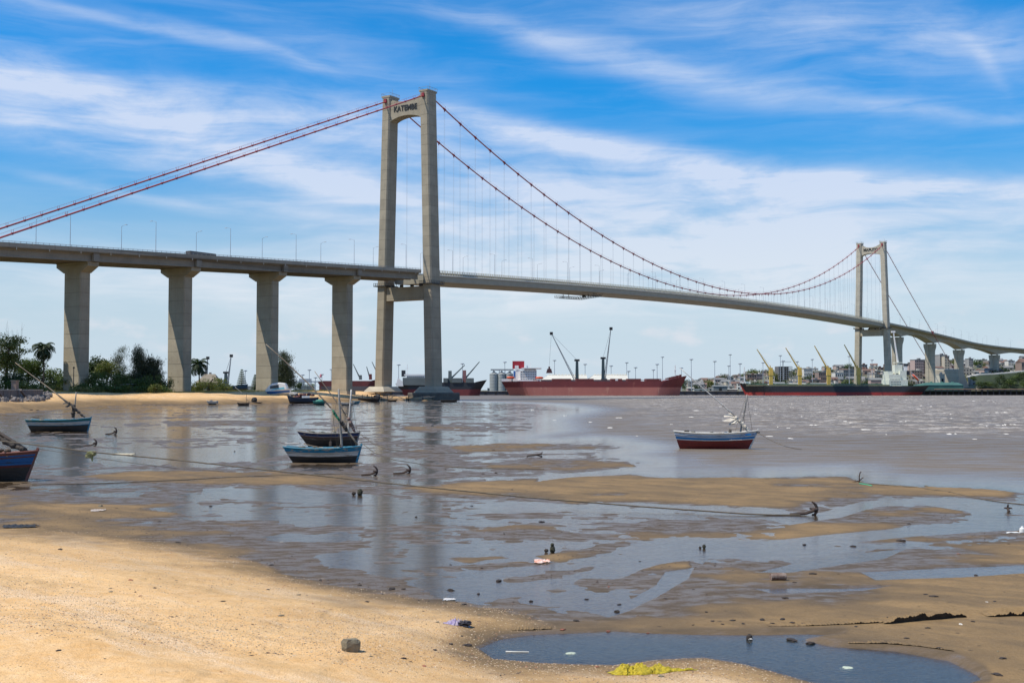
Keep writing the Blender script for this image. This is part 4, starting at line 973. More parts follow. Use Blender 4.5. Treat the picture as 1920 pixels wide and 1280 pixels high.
# black bulk carrier with yellow cranes, bow to the left
o, L, s = bulk_carrier(1386, 1738, 1000.0, 'long black bulk carrier with red boot top and four yellow deck cranes', [(-4, 2.6), (2.6, 99)], [M_BOOT, M_HBLK, M_DGRN], 7.6, 10.2, 8.0, math.pi)
cx_ = 1562
lx = lambda u: -(u - cx_) * s
for i, (u, ut, vt) in enumerate([(1446, 1420, 654.5), (1500, 1474, 652), (1554, 1528, 648), (1610, 1584, 646)]):
    deck_crane(o, lx(u), 8.0, (lz(688) - 8.0) * 1.0, (-(lx(u) - lx(ut)), lz(vt) - 8.0), M_YEL, M_YEL)
b = MB()
for ua, ub in ((1400, 1436), (1452, 1492), (1506, 1546), (1560, 1600), (1616, 1650)): b.box(((lx(ua) + lx(ub)) / 2, 0, 8.6), (abs(lx(ub) - lx(ua)), 15, 1.9))
b.build('hatch_cover', M_DGRN, o)
b = MB(); b.box(((lx(1394) + lx(1660)) / 2, 11.6, 8.2), (abs(lx(1660) - lx(1394)), .2, 1.1)); b.build('bulwark', pm('bulwark_khaki', (0.22, 0.21, 0.13)), o)
b = MB()
for i in range(7): b.box((lx(1390 + i * 2.6), rnd.uniform(-3, 3), 10.4), (1.2, 1.6, 1.2 + rnd.random()))
b.box((lx(1396), 0, lz(705)), (.6, .6, 15)); b.box((lx(1396), 0, lz(700)), (1.6, 2.4, .4)); b.build('foremast', M_SUP, o)
M_CREAM = pm('ship_cream', (0.68, 0.69, 0.60), (0.58, 0.60, 0.52), .3, .6)
b = MB()
for (ua, ub, va, vb, wd) in [(1660, 1695, 723, 712, 20), (1661, 1683, 712, 702, 17), (1683, 1695, 712, 695, 14), (1661, 1670, 702, 696, 12), (1676, 1690, 700, 684, 7), (1677, 1691, 680.5, 679, 6)]:
    b.box(((lx(ua) + lx(ub)) / 2, 0, (lz(va) + lz(vb)) / 2), (abs(lx(ub) - lx(ua)), wd, lz(vb) - lz(va)))
b.build('superstructure', M_CREAM, o)
b = MB(); b.box((lx(1696), 0, lz(692)), (3.4, 6, lz(684) - lz(703))); b.build('funnel', M_SUP, o)
b = MB(); b.box((lx(1697), 0, lz(684)), (4, 6.4, 2)); b.box((lx(1698), 0, lz(699)), (5, 7, 3.6)); b.build('funnel_band', M_HBLK, o)
b = MB()
for r_ in range(3): win_row(o, b, lx(1663), lx(1682), lz(720 - r_ * 4.2), 8.6 if r_ == 2 else 10.06, 7, .7, .6)
b.build('porthole', M_GLASS, o, kind='stuff')
b = MB(); b.beam((lx(1687), 0, lz(702)), (lx(1676.5), 0, lz(623)), 1.4, 1.8, wd2=.7, ht2=.9); b.box((lx(1676), 0, lz(622)), (3.2, 1.2, 1.6)); b.build('signal_crane', M_SUP, o)
b = MB(); b.beam((lx(1707), 3, lz(703)), (lx(1723), 3, lz(716)), .6, .6); b.beam((lx(1709), 0, lz(698)), (lx(1724), 0, lz(711)), .6, .6); b.build('davit', M_SUP, o)
b = MB(); b.loft([[(lx(1715) + x * .8, 3 + w_ * math.cos(a), lz(708) + x * .75 + w_ * math.sin(a)) for a in [k * math.pi / 3 for k in range(6)]] for x, w_ in ((-3.5, .2), (-2.4, 1.1), (0, 1.3), (2.4, 1.1), (3.5, .2))]); b.build('lifeboat', M_ORNG, o, smooth=True)
# left ships, seen between the tower legs
o, L, s = bulk_carrier(742, 913, 965.0, 'black and red cargo ship with bow right behind the KATEMBE tower plinth', [(-4, 5.0), (5.0, 99)], [pm('dull_boot', (0.20, 0.035, 0.035), (0.13, 0.03, 0.03), .05, .8), M_HBLK, M_DGRN], 10.4, 12.5, 9.5)
lx = lambda u: (u - 827.5) * s
M_SLATE = pm('slate_grey', (0.13, 0.15, 0.15), (0.10, 0.12, 0.12), .2, .7)
for u, ut, vt, uh, m_ in ((843.7, 871.5, 684, 695, M_SLATE), (870.8, 899, 678, 694, pm('crane_maroon', (0.28, 0.12, 0.12)))):
    c = thing('deck_crane', None, None, (lx(u), 0, 9)); c.parent = o; hh = lz(uh) - 9
    b = MB(); b.box((0, 0, hh * .5), (3, 3, hh), taper=.85); b.build('pedestal', m_, c)
    b = MB(); b.beam((1, 0, hh * .45), (lx(ut) - lx(u), 0, lz(vt) - 9), 1.0, 1.3, wd2=.5, ht2=.6); b.build('boom', M_SLATE, c)
b = MB()
for ua, ub in ((832, 840), (848, 866), (874, 888)): b.box(((lx(ua) + lx(ub)) / 2, 0, 12), (abs(lx(ub) - lx(ua)), 13, 3.6))
b.build('hatch_cover', M_SLATE, o)
b = MB(); b.box((lx(778), 0, lz(715)), (lx(800) - lx(757), 15, lz(708) - lz(722))); b.build('superstructure', M_SLATE, o)
b = MB(); b.box((lx(780), 0, lz(706.5)), (lx(796) - lx(763), 12, 3)); b.build('bridge_deck', M_SUP, o)
b = MB(); win_row(o, b, lx(764), lx(796), lz(706.5), -6.05, 9, .9, .9); b.build('bridge_window', M_GLASS, o, kind='stuff')
b = MB(); b.prism([(lx(744), lz(724)), (lx(758), lz(724)), (lx(757), lz(716)), (lx(748), lz(708))], -9, -7); b.box((lx(778), 0, lz(703)), (lx(800) - lx(762), 12.4, 1.2)); b.build('white_block', M_SUP, o)
b = MB(); b.box((lx(756.5), 0, lz(700)), (3, 3, 5)); b.build('funnel', M_HBLK, o)
b = MB(); b.box((lx(763.5), 0, lz(696)), (.4, .4, 11)); b.box((lx(763.5), 0, lz(691)), (3.4, .3, .3)); b.build('radar_mast', M_SUP, o)
o, L, s = bulk_carrier(596, 712, 1010.0, 'maroon and grey cargo ship glimpsed beside the left leg of the KATEMBE tower', [(-4, 7.5), (7.5, 99)], [pm('ship_grey_low', (0.12, 0.10, 0.105)), M_HATCH, M_HATCH], 12.0, 13.5, 11.0)
lx = lambda u: (u - 654) * s
for u, ut, vt, vh in ((675.8, 662, 682.5, 703), (694.5, 687, 687, 701), (712, 697, 678, 700)):
    c = thing('deck_crane', None, None, (lx(u), 0, 13)); c.parent = o; hh = lz(vh) - 13
    b = MB(); b.box((0, 0, hh * .5), (2.4, 2.4, hh), taper=.85); b.build('pedestal', M_HATCH if u > 690 else M_SLATE, c)
    b = MB(); b.beam((-.8, 0, hh * .5), (lx(ut) - lx(u), 0, lz(vt) - 13), .8, 1.1, wd2=.4, ht2=.5); b.build('boom', M_SLATE, c)

# ------------------------------------------------------------------ harbour cranes
def harbour_crane(u, vb, vt, uj, vj, y, label, lean=0.35):
    s = y / F0; vb = Y0 + (HC - fh((u - 960) * s, y)) / s; p = dp(u, vb, y); o = thing('harbour_crane', label, 'crane', (p.x, y, fh(p.x, y)))
    H = (vb - vt) * s
    b = MB(); b.box((0, 0, 2.2), (11, 7, 2.2)); b.build('chassis', M_SLATE, o)
    b = MB()
    for x in (-4, 4):
        for y_ in (-2.6, 2.6): b.path([(x, y_ - .3, 1), (x, y_ + .3, 1)], 1, 12)
    b.build('wheel', M_BLACK, o)
    b = MB(); b.box((0, 0, H * .5), (3.4, 3.0, H), taper=.62); b.box((.8, 0, H * .42), (5, 3.4, 3)); b.build('tower', pm('crane_teal', (0.05, 0.085, 0.095)), o)
    b = MB(); b.box((0, 0, H + .8), (4.4, 1.6, 1.6)); b.build('head', M_BLACK, o)
    b = MB(); tip = Vector(((uj - u) * s, 0, (vb - vj) * s)); sg = 1 if tip.x > 0 else -1; foot = Vector((sg * 1.8, 0, H * .42))
    for q in (-1.1, 1.1): b.beam(foot + Vector((0, q, 0)), tip, .55, .6, wd2=.4, ht2=.4)
    dirn = (tip - foot); nrm = Vector((-dirn.z, 0, dirn.x)).normalized() * (2.2 if sg > 0 else -2.2)
    b.beam(foot + nrm * .6, tip, .4, .4); n = 14
    for i in range(n):
        a = foot.lerp(tip, i / n); c = (foot + nrm * .6).lerp(tip, (i + .5) / n); b.beam(a, c, .22, .22); b.beam(c, foot.lerp(tip, (i + 1) / n), .22, .22)
    b.build('boom', pm('crane_light', (0.24, 0.26, 0.28)), o)
    b = MB(); b.box(tip, (2.6, 1.6, 2.4)); b.build('boom_head', M_BLACK, o)
    b = MB()
    for q in (-.5, .5): b.beam((0, q, H + 1), tip + Vector((0, q, 0)), .14, .14)
    b.build('luffing_rope', M_GREY, o)
    return o, tip
o, tip = harbour_crane(1082, 716, 677, 1034, 625, 1012, 'dark mobile harbour crane with boom leaning left holding a grab over the maroon ship')
b = MB(); b.beam(tip, tip + Vector((-1.8, 0, -27)), .14, .14); b.build('hoist_rope', M_DARK, o)
b = MB(); q = tip + Vector((-1.8, 0, -30)); b.box(q + Vector((0, 0, 1)), (1.4, 1.4, 3)); b.prism([(-2.6, -3), (2.6, -3), (1.6, .6), (-1.6, .6)], -1.6, 1.6, M=Matrix.Translation(q)); b.build('grab', pm('grab_brown', (0.12, 0.05, 0.05)), o)
harbour_crane(1131, 716, 673, 1146, 616, 1012, 'dark mobile harbour crane with boom raised almost upright')
harbour_crane(423, 724, 700, 433, 667, 1040, 'small distant harbour crane with raised boom above the beached blue boats')
harbour_crane(384, 720, 700, 389, 671, 1060, 'small distant harbour crane seen behind the right hand palm tree')

# ------------------------------------------------------------------ flood-light masts
MASTS = [(747.5, 684), (867, 682), (946.5, 679), (1039.7, 675.6), (1097, 683), (1145.8, 686), (1175, 680), (1178.5, 696), (1191.6, 689), (1225, 693.5), (1232, 683), (1242, 669.4), (1277.5, 690), (1296, 673.8),
         (1340, 677.5), (1369, 665), (1366.5, 686), (1387.5, 682), (1430.5, 680), (1463, 666.7), (1468.7, 677), (1494.7, 678), (1522.8, 673.8), (1592, 668), (580, 693.6), (591.5, 708), (531, 662), (567.5, 703), (603.6, 702), (621, 692.5), (551, 706), (460, 695), (1635, 675)]
proto = None
for i, (u, v) in enumerate(MASTS):
    y = 1300 if (v < 672 or u > 1400) else (1120 + (i * 37) % 120); p = dp(u, v, y); z0 = fh(p.x, y); H = p.z - z0
    where = 'the grain silos' if u < 960 and u > 900 else 'the hull of the maroon bulk carrier' if 960 <= u < 1290 else 'the gap between the two big ships' if u < 1392 and u > 1289 else 'the black bulk carrier' if u >= 1392 else 'the beached boats and the moored dhow' if u < 640 else 'the KATEMBE tower legs'
    sz = 'tallest' if H > 42 else 'mid height' if H > 30 else 'short'
    o = thing('floodlight_mast', '%s grey floodlight mast rising behind %s' % (sz, where), 'light mast', (p.x, y, z0), group='floodlight masts of the port behind ' + where + ', ' + sz)
    b = MB(); b.path([(0, 0, 0), (0, 0, H * .5), (0, 0, H)], [.42, .32, .22], 6); b.build('pole', M_LAMP, o)
    b = MB(); b.lathe((0, 0, H - .2), [(.4, -.4), (1.9, 0), (1.9, .5), (.6, .9)], 10); b.build('lamp_ring', M_LAMP, o)

# ------------------------------------------------------------------ quay, wharf, silos, warehouses
M_QUAY = pm('quay_wall', (0.10, 0.10, 0.11), (0.06, 0.06, 0.07), .05, .9)
M_QTOP = pm('quay_top', (0.45, 0.41, 0.34), None, .1, .9)
q = thing('quay', 'long dark quay wall with a pale coping behind the moored ships', 'quay', (60, 1046, 0))
b = MB(); b.box((150, 0, 1.2), (760, 6, 4.2)); b.build('wall', M_QUAY, q); b = MB(); b.box((150, -.2, 3.4), (760, 6.6, .35)); b.build('coping', M_QTOP, q)
b = MB()
for i in range(0, 80): b.box((-200 + i * 9, -3.3, 1.0), (1.2, .6, 3.4))
b.build('fender', M_BLACK, q, kind='stuff')
u0, u1 = 1733, 2100; y = 1012; a, c = dp(u0, 741, y), dp(u1, 741, y)
q = thing('timber_wharf', 'low dark timber wharf on piles right of the black bulk carrier', 'wharf', (a.x, y, 0)); Lw = c.x - a.x
b = MB(); b.box((Lw / 2, 6, 4.6), (Lw, 14, .7)); b.build('wharf_deck', M_QUAY, q)
b = MB(); b.box((Lw * .30, -.9, 5.15), (Lw * .5, .5, .35)); b.build('wharf_kerb', pm('orange_timber', (0.62, 0.34, 0.18), (0.5, 0.3, 0.2), .2, .8), q)
for i in range(int(Lw / 2.4)):
    if i % 2 == 0: b = MB(); b.path([(i * 2.4, 0, -1), (i * 2.4, 0, 4.3)], .45, 6); b.build('pile', pm('pile_dark', (0.035, 0.035, 0.045)), q)
b = MB(); b.box((Lw / 2, 11, 1.2), (Lw, 1, 5)); b.build('rear_wall', M_BLACK, q)
M_SILO = pm('silo_steel', (0.38, 0.39, 0.37), (0.30, 0.31, 0.30), .1, .55, metal=.2, stretch=(3, 3, .1))
for i, (u, w_) in enumerate(((926, 16), (940.5, 16), (955, 14))):
    y = 1085; p = dp(u, 735, y); H = dp(u, 701, y).z - fh(p.x, y); r_ = w_ / 2 * y / F0
    o = thing('grain_silo', ['leftmost', 'middle', 'rightmost'][i] + ' of the three ribbed steel grain silos', 'silo', (p.x, y, fh(p.x, y)), group=None)
    b = MB(); prof = []
    for k in range(12): prof += [(r_, H * k / 12), (r_ + .12, H * (k + .5) / 12)]
    b.lathe((0, 0, 0), prof + [(r_, H)], 24); b.build('bin', M_SILO, o)
    b = MB(); b.lathe((0, 0, 0), [(r_ + .2, H), (.8, H + r_ * .55), (.8, H + r_ * .55 + .8)], 24); b.build('cone_roof', M_SUP if False else M_SILO, o)
p = dp(920, 693, 1083); o = thing('conveyor_gallery', 'thin conveyor gallery running along the tops of the grain silos', 'conveyor', (p.x, 1083, 0))
b = MB(); x1 = dp(963, 693, 1083).x - p.x; b.box((x1 / 2, 0, p.z), (x1, 1.6, 1.2)); b.build('gallery', M_GREY, o)
b = MB()
for k in range(4): b.box((x1 * (k + .5) / 4, 0, p.z - 2.4), (.5, .5, 4))
b.build('trestle', M_GREY, o)
M_ROOFW = pm('white_sheet_roof', (0.66, 0.63, 0.54), (0.56, 0.54, 0.47), .08, .7)
M_ROOFG = pm('grey_sheet', (0.22, 0.23, 0.23), (0.17, 0.18, 0.18), .1, .8)
def warehouse(u0, u1, vr, ve, vb, y, label, roof=M_ROOFW, wall=M_ROOFG, gable=1018, teeth=12):
    """long shed, ridge along x; left gable turned towards the camera"""
    a, c = dp(u0, vb, y), dp(u1, vb, y); L = c.x - a.x; z0 = fh(a.x, y); zr = dp(u0, vr, y).z - z0; ze = dp(u0, ve, y).z - z0; D = 26
    o = thing('warehouse', label, 'warehouse', (a.x, y, z0))
    b = MB(); b.box((L / 2, 0, ze / 2), (L, D, ze)); b.build('wall', wall, o)
    b = MB()
    gw = 6.5
    b.add([(0, -D / 2 - .3, ze), (L, -D / 2 - .3, ze), (L, 0, zr), (gw, 0, zr), (0, D / 2 + .3, ze), (L, D / 2 + .3, ze)], [(0, 1, 2, 3), (4, 3, 2, 5), (1, 5, 2)])
    b.build('roof', roof, o)
    b = MB(); b.add([(-.02, -D / 2 - .4, ze), (-.02, D / 2 + .4, ze), (gw, 0, zr + .05)], [(0, 2, 1)]); b.build('gable', wall, o)
    b = MB()
    for i in range(teeth): b.box((gw + (L - gw) * (i + .5) / teeth, 0, zr + .35), (2.2, 2.2, 1.0), taper=.5)
    b.build('roof_vent', roof, o); return o
warehouse(1014, 1100, 702.8, 712, 722, 1105, 'white roofed port shed with roof vents behind the left harbour crane')
warehouse(1100, 1176, 702.6, 712, 722, 1100, 'white roofed port shed with roof vents behind the upright harbour crane')
M_GRNR = pm('green_sheet', (0.06, 0.16, 0.13), (0.04, 0.11, 0.09), .1, .7)
o = warehouse(1722, 1796, 717, 722, 729, 1045, 'long dark green shed behind the second pier past the MAPUTO tower', M_GRNR, M_GRNR, teeth=3)
M_PINKW = pm('pink_wall', (0.42, 0.30, 0.27), (0.36, 0.27, 0.24), .1, .85)
for i, (u0, u1, vt, col) in enumerate([(1336, 1362, 722, M_ROOFG), (1342, 1381, 731, M_PINKW), (1300, 1325, 729, M_ROOFW), (1412, 1440, 719.5, M_DGRN), (1450, 1470, 716, M_ROOFW), (1480, 1510, 718, M_PINKW), (1520, 1560, 717.5, M_DGRN), (1288, 1300, 726, M_PINKW), (914, 930, 727, M_ROOFG), (930, 945, 721, M_ROOFW), (1630, 1652, 708, M_PINKW)]):
    y = 1075 + 9 * i; a, c = dp(u0, vt, y), dp(u1, vt, y); z0 = fh(a.x, y)
    o = thing('port_shed', 'low %s port shed %s' % ({'grey_sheet': 'grey', 'pink_wall': 'pinkish', 'white_sheet_roof': 'whitish', 'deck_green': 'green'}[col.name], ['beside the dark bow of the black ship, upper', 'beside the dark bow of the black ship, lower', 'between the two big ships', 'just left of the first yellow crane', 'just right of the first yellow crane', 'left of the second yellow crane', 'between second and third yellow cranes', 'right of the maroon ship bow', 'left of the maroon ship stern', 'under the grain silos', 'left of the MAPUTO tower foot'][i]), 'shed', ((a.x + c.x) / 2, y, z0))
    H = max(a.z - z0, 2.5); b = MB(); b.box((0, 0, H * .42), (c.x - a.x, 9, H * .84)); b.build('wall', col, o)
    b = MB(); Lh = (c.x - a.x) / 2 + .4; b.add([(-Lh, -5, H * .84), (Lh, -5, H * .84), (Lh, 0, H), (-Lh, 0, H), (-Lh, 5, H * .84), (Lh, 5, H * .84)], [(0, 1, 2, 3), (3, 2, 5, 4), (0, 3, 4), (1, 5, 2)]); b.build('roof', M_ROOFW if i % 2 else M_ROOFG, o)
    b = MB(); b.box((0, -4.55, H * .3), (2.4, .12, H * .6)); b.build('door', M_BLACK, o)
# container gantries far left between the piers
o = thing('gantry_frame', 'faint blue grey gantry frames standing on the far port behind the moored dhow masts', 'gantry', (dp(578, 735, 1200).x, 1200, 3))
s = 1200 / F0; b = MB()
for u in (551, 570, 577, 583, 591, 599, 603): b.box(((u - 578) * s, 0, 5.2), (.8, .8, 10.4))
b.box((0, 0, 9.6), (54 * s, 1.2, 1.2)); b.box((-3, 0, 11), (12, 2, 3)); b.build('frame', M_LAMP, o)
for i, (u0, u1, vt, m_) in enumerate([(604, 632, 724, M_HATCH), (632, 668, 726, M_PINKW), (462, 480, 722, M_ROOFG), (558, 596, 728, M_SLATE), (700, 742, 727, M_PINKW)]):
    y = 1110 + 14 * i; a, c = dp(u0, vt, y), dp(u1, vt, y); o = thing('container_stack', ['maroon container stack beside the pier nearest the tower', 'pinkish container stack behind the pier nearest the tower', 'grey container stack behind the conifer', 'dark container stack below the gantry frames', 'pinkish container stack between the KATEMBE tower legs'][i], 'containers', ((a.x + c.x) / 2, y, 3))
    n = max(2, int((c.x - a.x) / 6.2)); cm = None
    for k in range(n):
        for j in range(2):
            if j and rnd.random() < .35: continue
            if cm is None: bb = MB(); bb.box((0, 0, 1.3), (6.0, 2.4, 2.55)); cm = bb.mesh('container', m_)
            inst('container', cm, o, ((k - n / 2) * 6.2, 0, j * 2.65))

# ------------------------------------------------------------------ the town on the slope
WALLS = [pm('town_white', (0.66, 0.63, 0.57), (0.58, 0.55, 0.50), .05, .85), pm('town_cream', (0.52, 0.46, 0.36), (0.45, 0.40, 0.32), .05, .85), pm('town_grey', (0.32, 0.31, 0.29), (0.26, 0.25, 0.24), .05, .85),
         pm('town_brick', (0.27, 0.20, 0.17), (0.22, 0.165, 0.14), .05, .85), pm('town_pink', (0.46, 0.34, 0.30), (0.40, 0.30, 0.27), .05, .85)]  # brick greyed in the colour itself, standing in for distance haze
WN = ['white', 'cream', 'grey', 'brick red', 'pinkish']
ROOFS = [pm('roof_tile', (0.21, 0.125, 0.095), (0.15, 0.095, 0.075), .1, .9), pm('roof_grey', (0.22, 0.22, 0.22), None, .1, .9), pm('roof_pale', (0.5, 0.47, 0.42), None, .1, .9)]  # tile red likewise dulled in place of haze
RN = ['red roofed', 'grey roofed', 'pale roofed']
bb = MB(); bb.box((0, 0, 0), (1, .3, 1)); WINM = bb.mesh('window', M_GLASS)
def block(o, w_, d_, h_, mat, roof, floors, bays, pitched=False):
    b = MB(); b.box((0, 0, h_ / 2), (w_, d_, h_)); b.build('wall', mat, o)
    b = MB()
    if pitched: b.add([(-w_ / 2 - .4, -d_ / 2 - .4, h_), (w_ / 2 + .4, -d_ / 2 - .4, h_), (w_ / 2 + .4, 0, h_ + 2.2), (-w_ / 2 - .4, 0, h_ + 2.2), (-w_ / 2 - .4, d_ / 2 + .4, h_), (w_ / 2 + .4, d_ / 2 + .4, h_)], [(0, 1, 2, 3), (3, 2, 5, 4), (0, 3, 4), (1, 5, 2), (0, 4, 5, 1)])
    else: b.box((0, 0, h_ + .35), (w_ + .5, d_ + .5, .7)); b.box((w_ * .2, 0, h_ + 1.5), (w_ * .22, d_ * .4, 1.8))
    b.build('roof', roof, o)
    for f in range(floors):
        for k in range(bays):
            inst('window', WINM, o, (-w_ / 2 + w_ * (k + .5) / bays, -d_ / 2, h_ * (f + .55) / floors), scale=(w_ / bays * .42, 1, h_ / floors * .42))
def bldg(u, vt, w_, y, mat, roof, label, floors, bays, h=None, d=12, pitched=False, group=None, cat='building', name='building'):
    p = dp(u, vt, y); z0 = fh(p.x, y) - 1; h_ = (p.z - z0) if h is None else h
    o = thing(name, label, cat, (p.x, y, z0 if h is None else p.z - h), rnd.uniform(-.12, .12) + .12, group)
    block(o, w_ * y / F0, d, max(h_, 3), mat, roof, floors, bays, pitched); return o
# concrete frame under construction
y = 1500; p = dp(1469, 687, y); z0 = fh(p.x, y); s = y / F0
o = thing('unfinished_building', 'bare concrete frame of an unfinished office block left of the second yellow crane', 'building', (p.x, y, z0), .1); H = p.z - z0; Wd = 26 * s
b = MB()
for f in range(7): b.box((0, 0, H * (f + 1) / 7 - .2), (Wd, 14, .5))
b.build('floor_slab', WALLS[2], o)
b = MB()
for k in range(8):
    for q_ in (-6.5, 6.5): b.box((-Wd / 2 + Wd * k / 7, q_, H / 2), (.6, .6, H))
b.build('column', WALLS[2], o)
b = MB(); b.box((-Wd / 2 + 1, 0, H / 2), (2.5, 13, H)); b.box((0, 5.5, H / 2), (Wd * .9, .4, H)); b.build('core_wall', pm('bare_core', (0.16, 0.15, 0.145)), o)
b = MB(); b.box((-1, 0, H + 4), (.5, .5, 8)); b.box((3, 0, H + 6), (14, .4, .5)); b.build('site_crane', M_GREY, o)
bldg(1512, 692, 15, 1480, WALLS[0], ROOFS[2], 'stepped white apartment block right of the second yellow crane', 4, 4)
bldg(1541, 698, 20, 1430, WALLS[3], ROOFS[1], 'brown brick block behind the third yellow crane', 3, 6)
bldg(1570, 699, 16, 1450, WALLS[0], ROOFS[2], 'low white house right of the third yellow crane', 2, 4)
bldg(1590, 694, 28, 1500, WALLS[2], ROOFS[1], 'long grey apartment block left of the MAPUTO tower', 3, 8)
bldg(1719, 675, 18, 1500, WALLS[4], ROOFS[1], 'pink and brown tower block left of the second pier past the far tower', 6, 5)
bldg(1731, 677, 14, 1520, WALLS[3], ROOFS[1], 'brick tower block partly hidden by the second pier past the far tower', 6, 4)
bldg(1763, 666, 13, 1500, WALLS[2], ROOFS[1], 'grey high rise with balconies between the second and third far piers', 9, 4)
bldg(1772, 668, 9, 1490, WALLS[1], ROOFS[1], 'narrow cream high rise right of the grey high rise', 8, 2)
bldg(1760, 690, 14, 1440, WALLS[0], ROOFS[0], 'white house with red tiled roof below the grey high rise', 3, 4, pitched=True)
bldg(1775, 694, 10, 1380, WALLS[0], ROOFS[1], 'white three storey house beside the cable anchorage', 3, 3)
bldg(1817, 673, 8, 1560, WALLS[2], ROOFS[1], 'dark tower block just right of the third far pier', 6, 3)
bldg(1855, 677, 13, 1600, WALLS[0], ROOFS[1], 'bright white house left of the fourth far pier', 3, 4)
bldg(1893, 677, 12, 1600, WALLS[0], ROOFS[1], 'white apartment house right of the fourth far pier', 4, 4)
bldg(1915, 679, 12, 1300, WALLS[3], ROOFS[0], 'red brick house at the right edge of the photo', 4, 4, pitched=True)
bldg(1640, 702, 10, 1350, WALLS[1], ROOFS[1], 'yellowish low house right of the near leg of the far tower', 2, 3)
bldg(1762, 702, 9, 1290, pm('pale_tank_wall', (0.55, 0.53, 0.44)), ROOFS[2], 'pale concrete water tank below the grey high rise', 1, 1)
rg = random.Random(12)
def where_far(u):
    for lim, s_ in ((960, 'behind the left ships'), (1290, 'behind the maroon ship'), (1390, 'between the two big ships'), (1446, 'left of the first yellow crane'), (1500, 'between first and second yellow cranes'), (1554, 'between second and third yellow cranes'), (1606, 'between third and fourth yellow cranes'),
                    (1670, 'between the MAPUTO tower legs'), (1745, 'left of the second far pier'), (1800, 'beside the cable anchorage'), (1872, 'left of the fourth far pier')):
        if u < lim: return s_
    return 'at the right edge of the photo'
for k in range(290):
    u = rg.uniform(1288, 1990); y = rg.uniform(1240, 1800)
    if 1745 < u < 1820 and y < 1400: continue
    x = (u - 960) / F0 * y; z = fh(x, y); i, j = rg.randrange(5), rg.randrange(3)
    if z < 3.6: continue
    h_ = rg.uniform(3.5, 8) if u < 1700 else rg.uniform(4, 12)
    o = thing('town_house', 'small %s %s hillside house %s' % (WN[i], RN[j], where_far(u)), 'house', (x, y, z - 1), rg.uniform(-.3, .3), 'small %s %s houses %s' % (WN[i], RN[j], where_far(u)))
    block(o, rg.uniform(7, 15), rg.uniform(7, 11), h_, WALLS[i], ROOFS[j], max(1, int(h_ / 3.2)), rg.randint(2, 4), j < 2 and rg.random() < .6)
# retaining wall carrying the ramp on the right
o = thing('ramp_wall', 'pale access ramp curving along the embankment behind the fourth far pier', 'ramp')
b = MB(); pts = [dp(u, v, 1240) for u, v in ((1815, 706), (1835, 702), (1865, 700.5), (1890, 698.5), (1925, 695), (1990, 690))]
for a, c in zip(pts[:-1], pts[1:]): b.beam(a, c, 9, 1.2)
b.build('ramp_deck', WALLS[0], o)
b = MB()
for a, c in zip(pts[:-1], pts[1:]): b.add([(a.x, a.y - 5, a.z - .7), (c.x, c.y - 5, c.z - .7), (c.x + 4, c.y - 40, 3.2), (a.x + 4, a.y - 40, 3.2)], [(0, 3, 2, 1)])
b.build('embankment', pm('bank_green', (0.030, 0.045, 0.020), (0.018, 0.028, 0.014), .15, .95), o)
# ------------------------------------------------------------------ vegetation of the near shore
M_BARK = pm('bark', (0.10, 0.08, 0.06), (0.065, 0.05, 0.04), 2, .9)
L_GRN = leafmat('leaf_green', (0.060, 0.095, 0.020), (0.11, 0.145, 0.035))
L_OLV = leafmat('leaf_olive', (0.10, 0.12, 0.028), (0.17, 0.175, 0.05))
L_DRK = leafmat('leaf_dark', (0.030, 0.052, 0.018), (0.060, 0.085, 0.028))
L_CAS = leafmat('leaf_casuarina', (0.040, 0.050, 0.026), (0.075, 0.085, 0.042))
L_YEL = leafmat('leaf_straw', (0.19, 0.18, 0.055), (0.27, 0.23, 0.09))
L_PALM = leafmat('leaf_palm', (0.022, 0.042, 0.018), (0.04, 0.065, 0.025))
def leaves(rg, lobes, n, sz, mode='leaf'):
    """n small leaf sprays spread through ellipsoid lobes (cx,cy,cz,rx,ry,rz)"""
    vs = []; tot = sum(l[3] * l[5] for l in lobes)
    b = MB()
    for l in lobes:
        m_ = int(n * l[3] * l[5] / tot); hubs = []
        for _ in range(max(6, m_ // 28)):
            d = Vector((rg.gauss(0, 1), rg.gauss(0, 1), rg.gauss(0, 1))).normalized(); k = rg.uniform(.55, 1.06)
            hubs.append(Vector((l[0] + d.x * l[3] * k, l[1] + d.y * l[4] * k, l[2] + d.z * l[5] * k)))
        for i in range(m_):
            hcn = rg.choice(hubs); sp = sz * 2.6
            p = hcn + Vector((rg.gauss(0, sp), rg.gauss(0, sp), rg.gauss(0, sp * .6)))
            if mode == 'needle':
                d = Vector((rg.gauss(0, .4), rg.gauss(0, .4), rg.gauss(.9, .5))).normalized() * sz * rg.uniform(1.4, 3.2)
                q = Vector((rg.uniform(-1, 1), rg.uniform(-1, 1), rg.uniform(-.3, .3))).normalized() * sz * .22
                b.add([p - q, p + q, p + d], [(0, 1, 2)])
            else:
                a = Vector((rg.gauss(0, 1), rg.gauss(0, 1), rg.gauss(0, .7))).normalized(); c = a.cross(Vector((rg.gauss(0, 1), rg.gauss(0, 1), rg.gauss(0, 1)))).normalized()
                s = sz * rg.uniform(.6, 1.35); b.add([p - a * s, p + c * s * .6, p + a * s, p - c * s * .6], [(0, 1, 2, 3)])
    return b
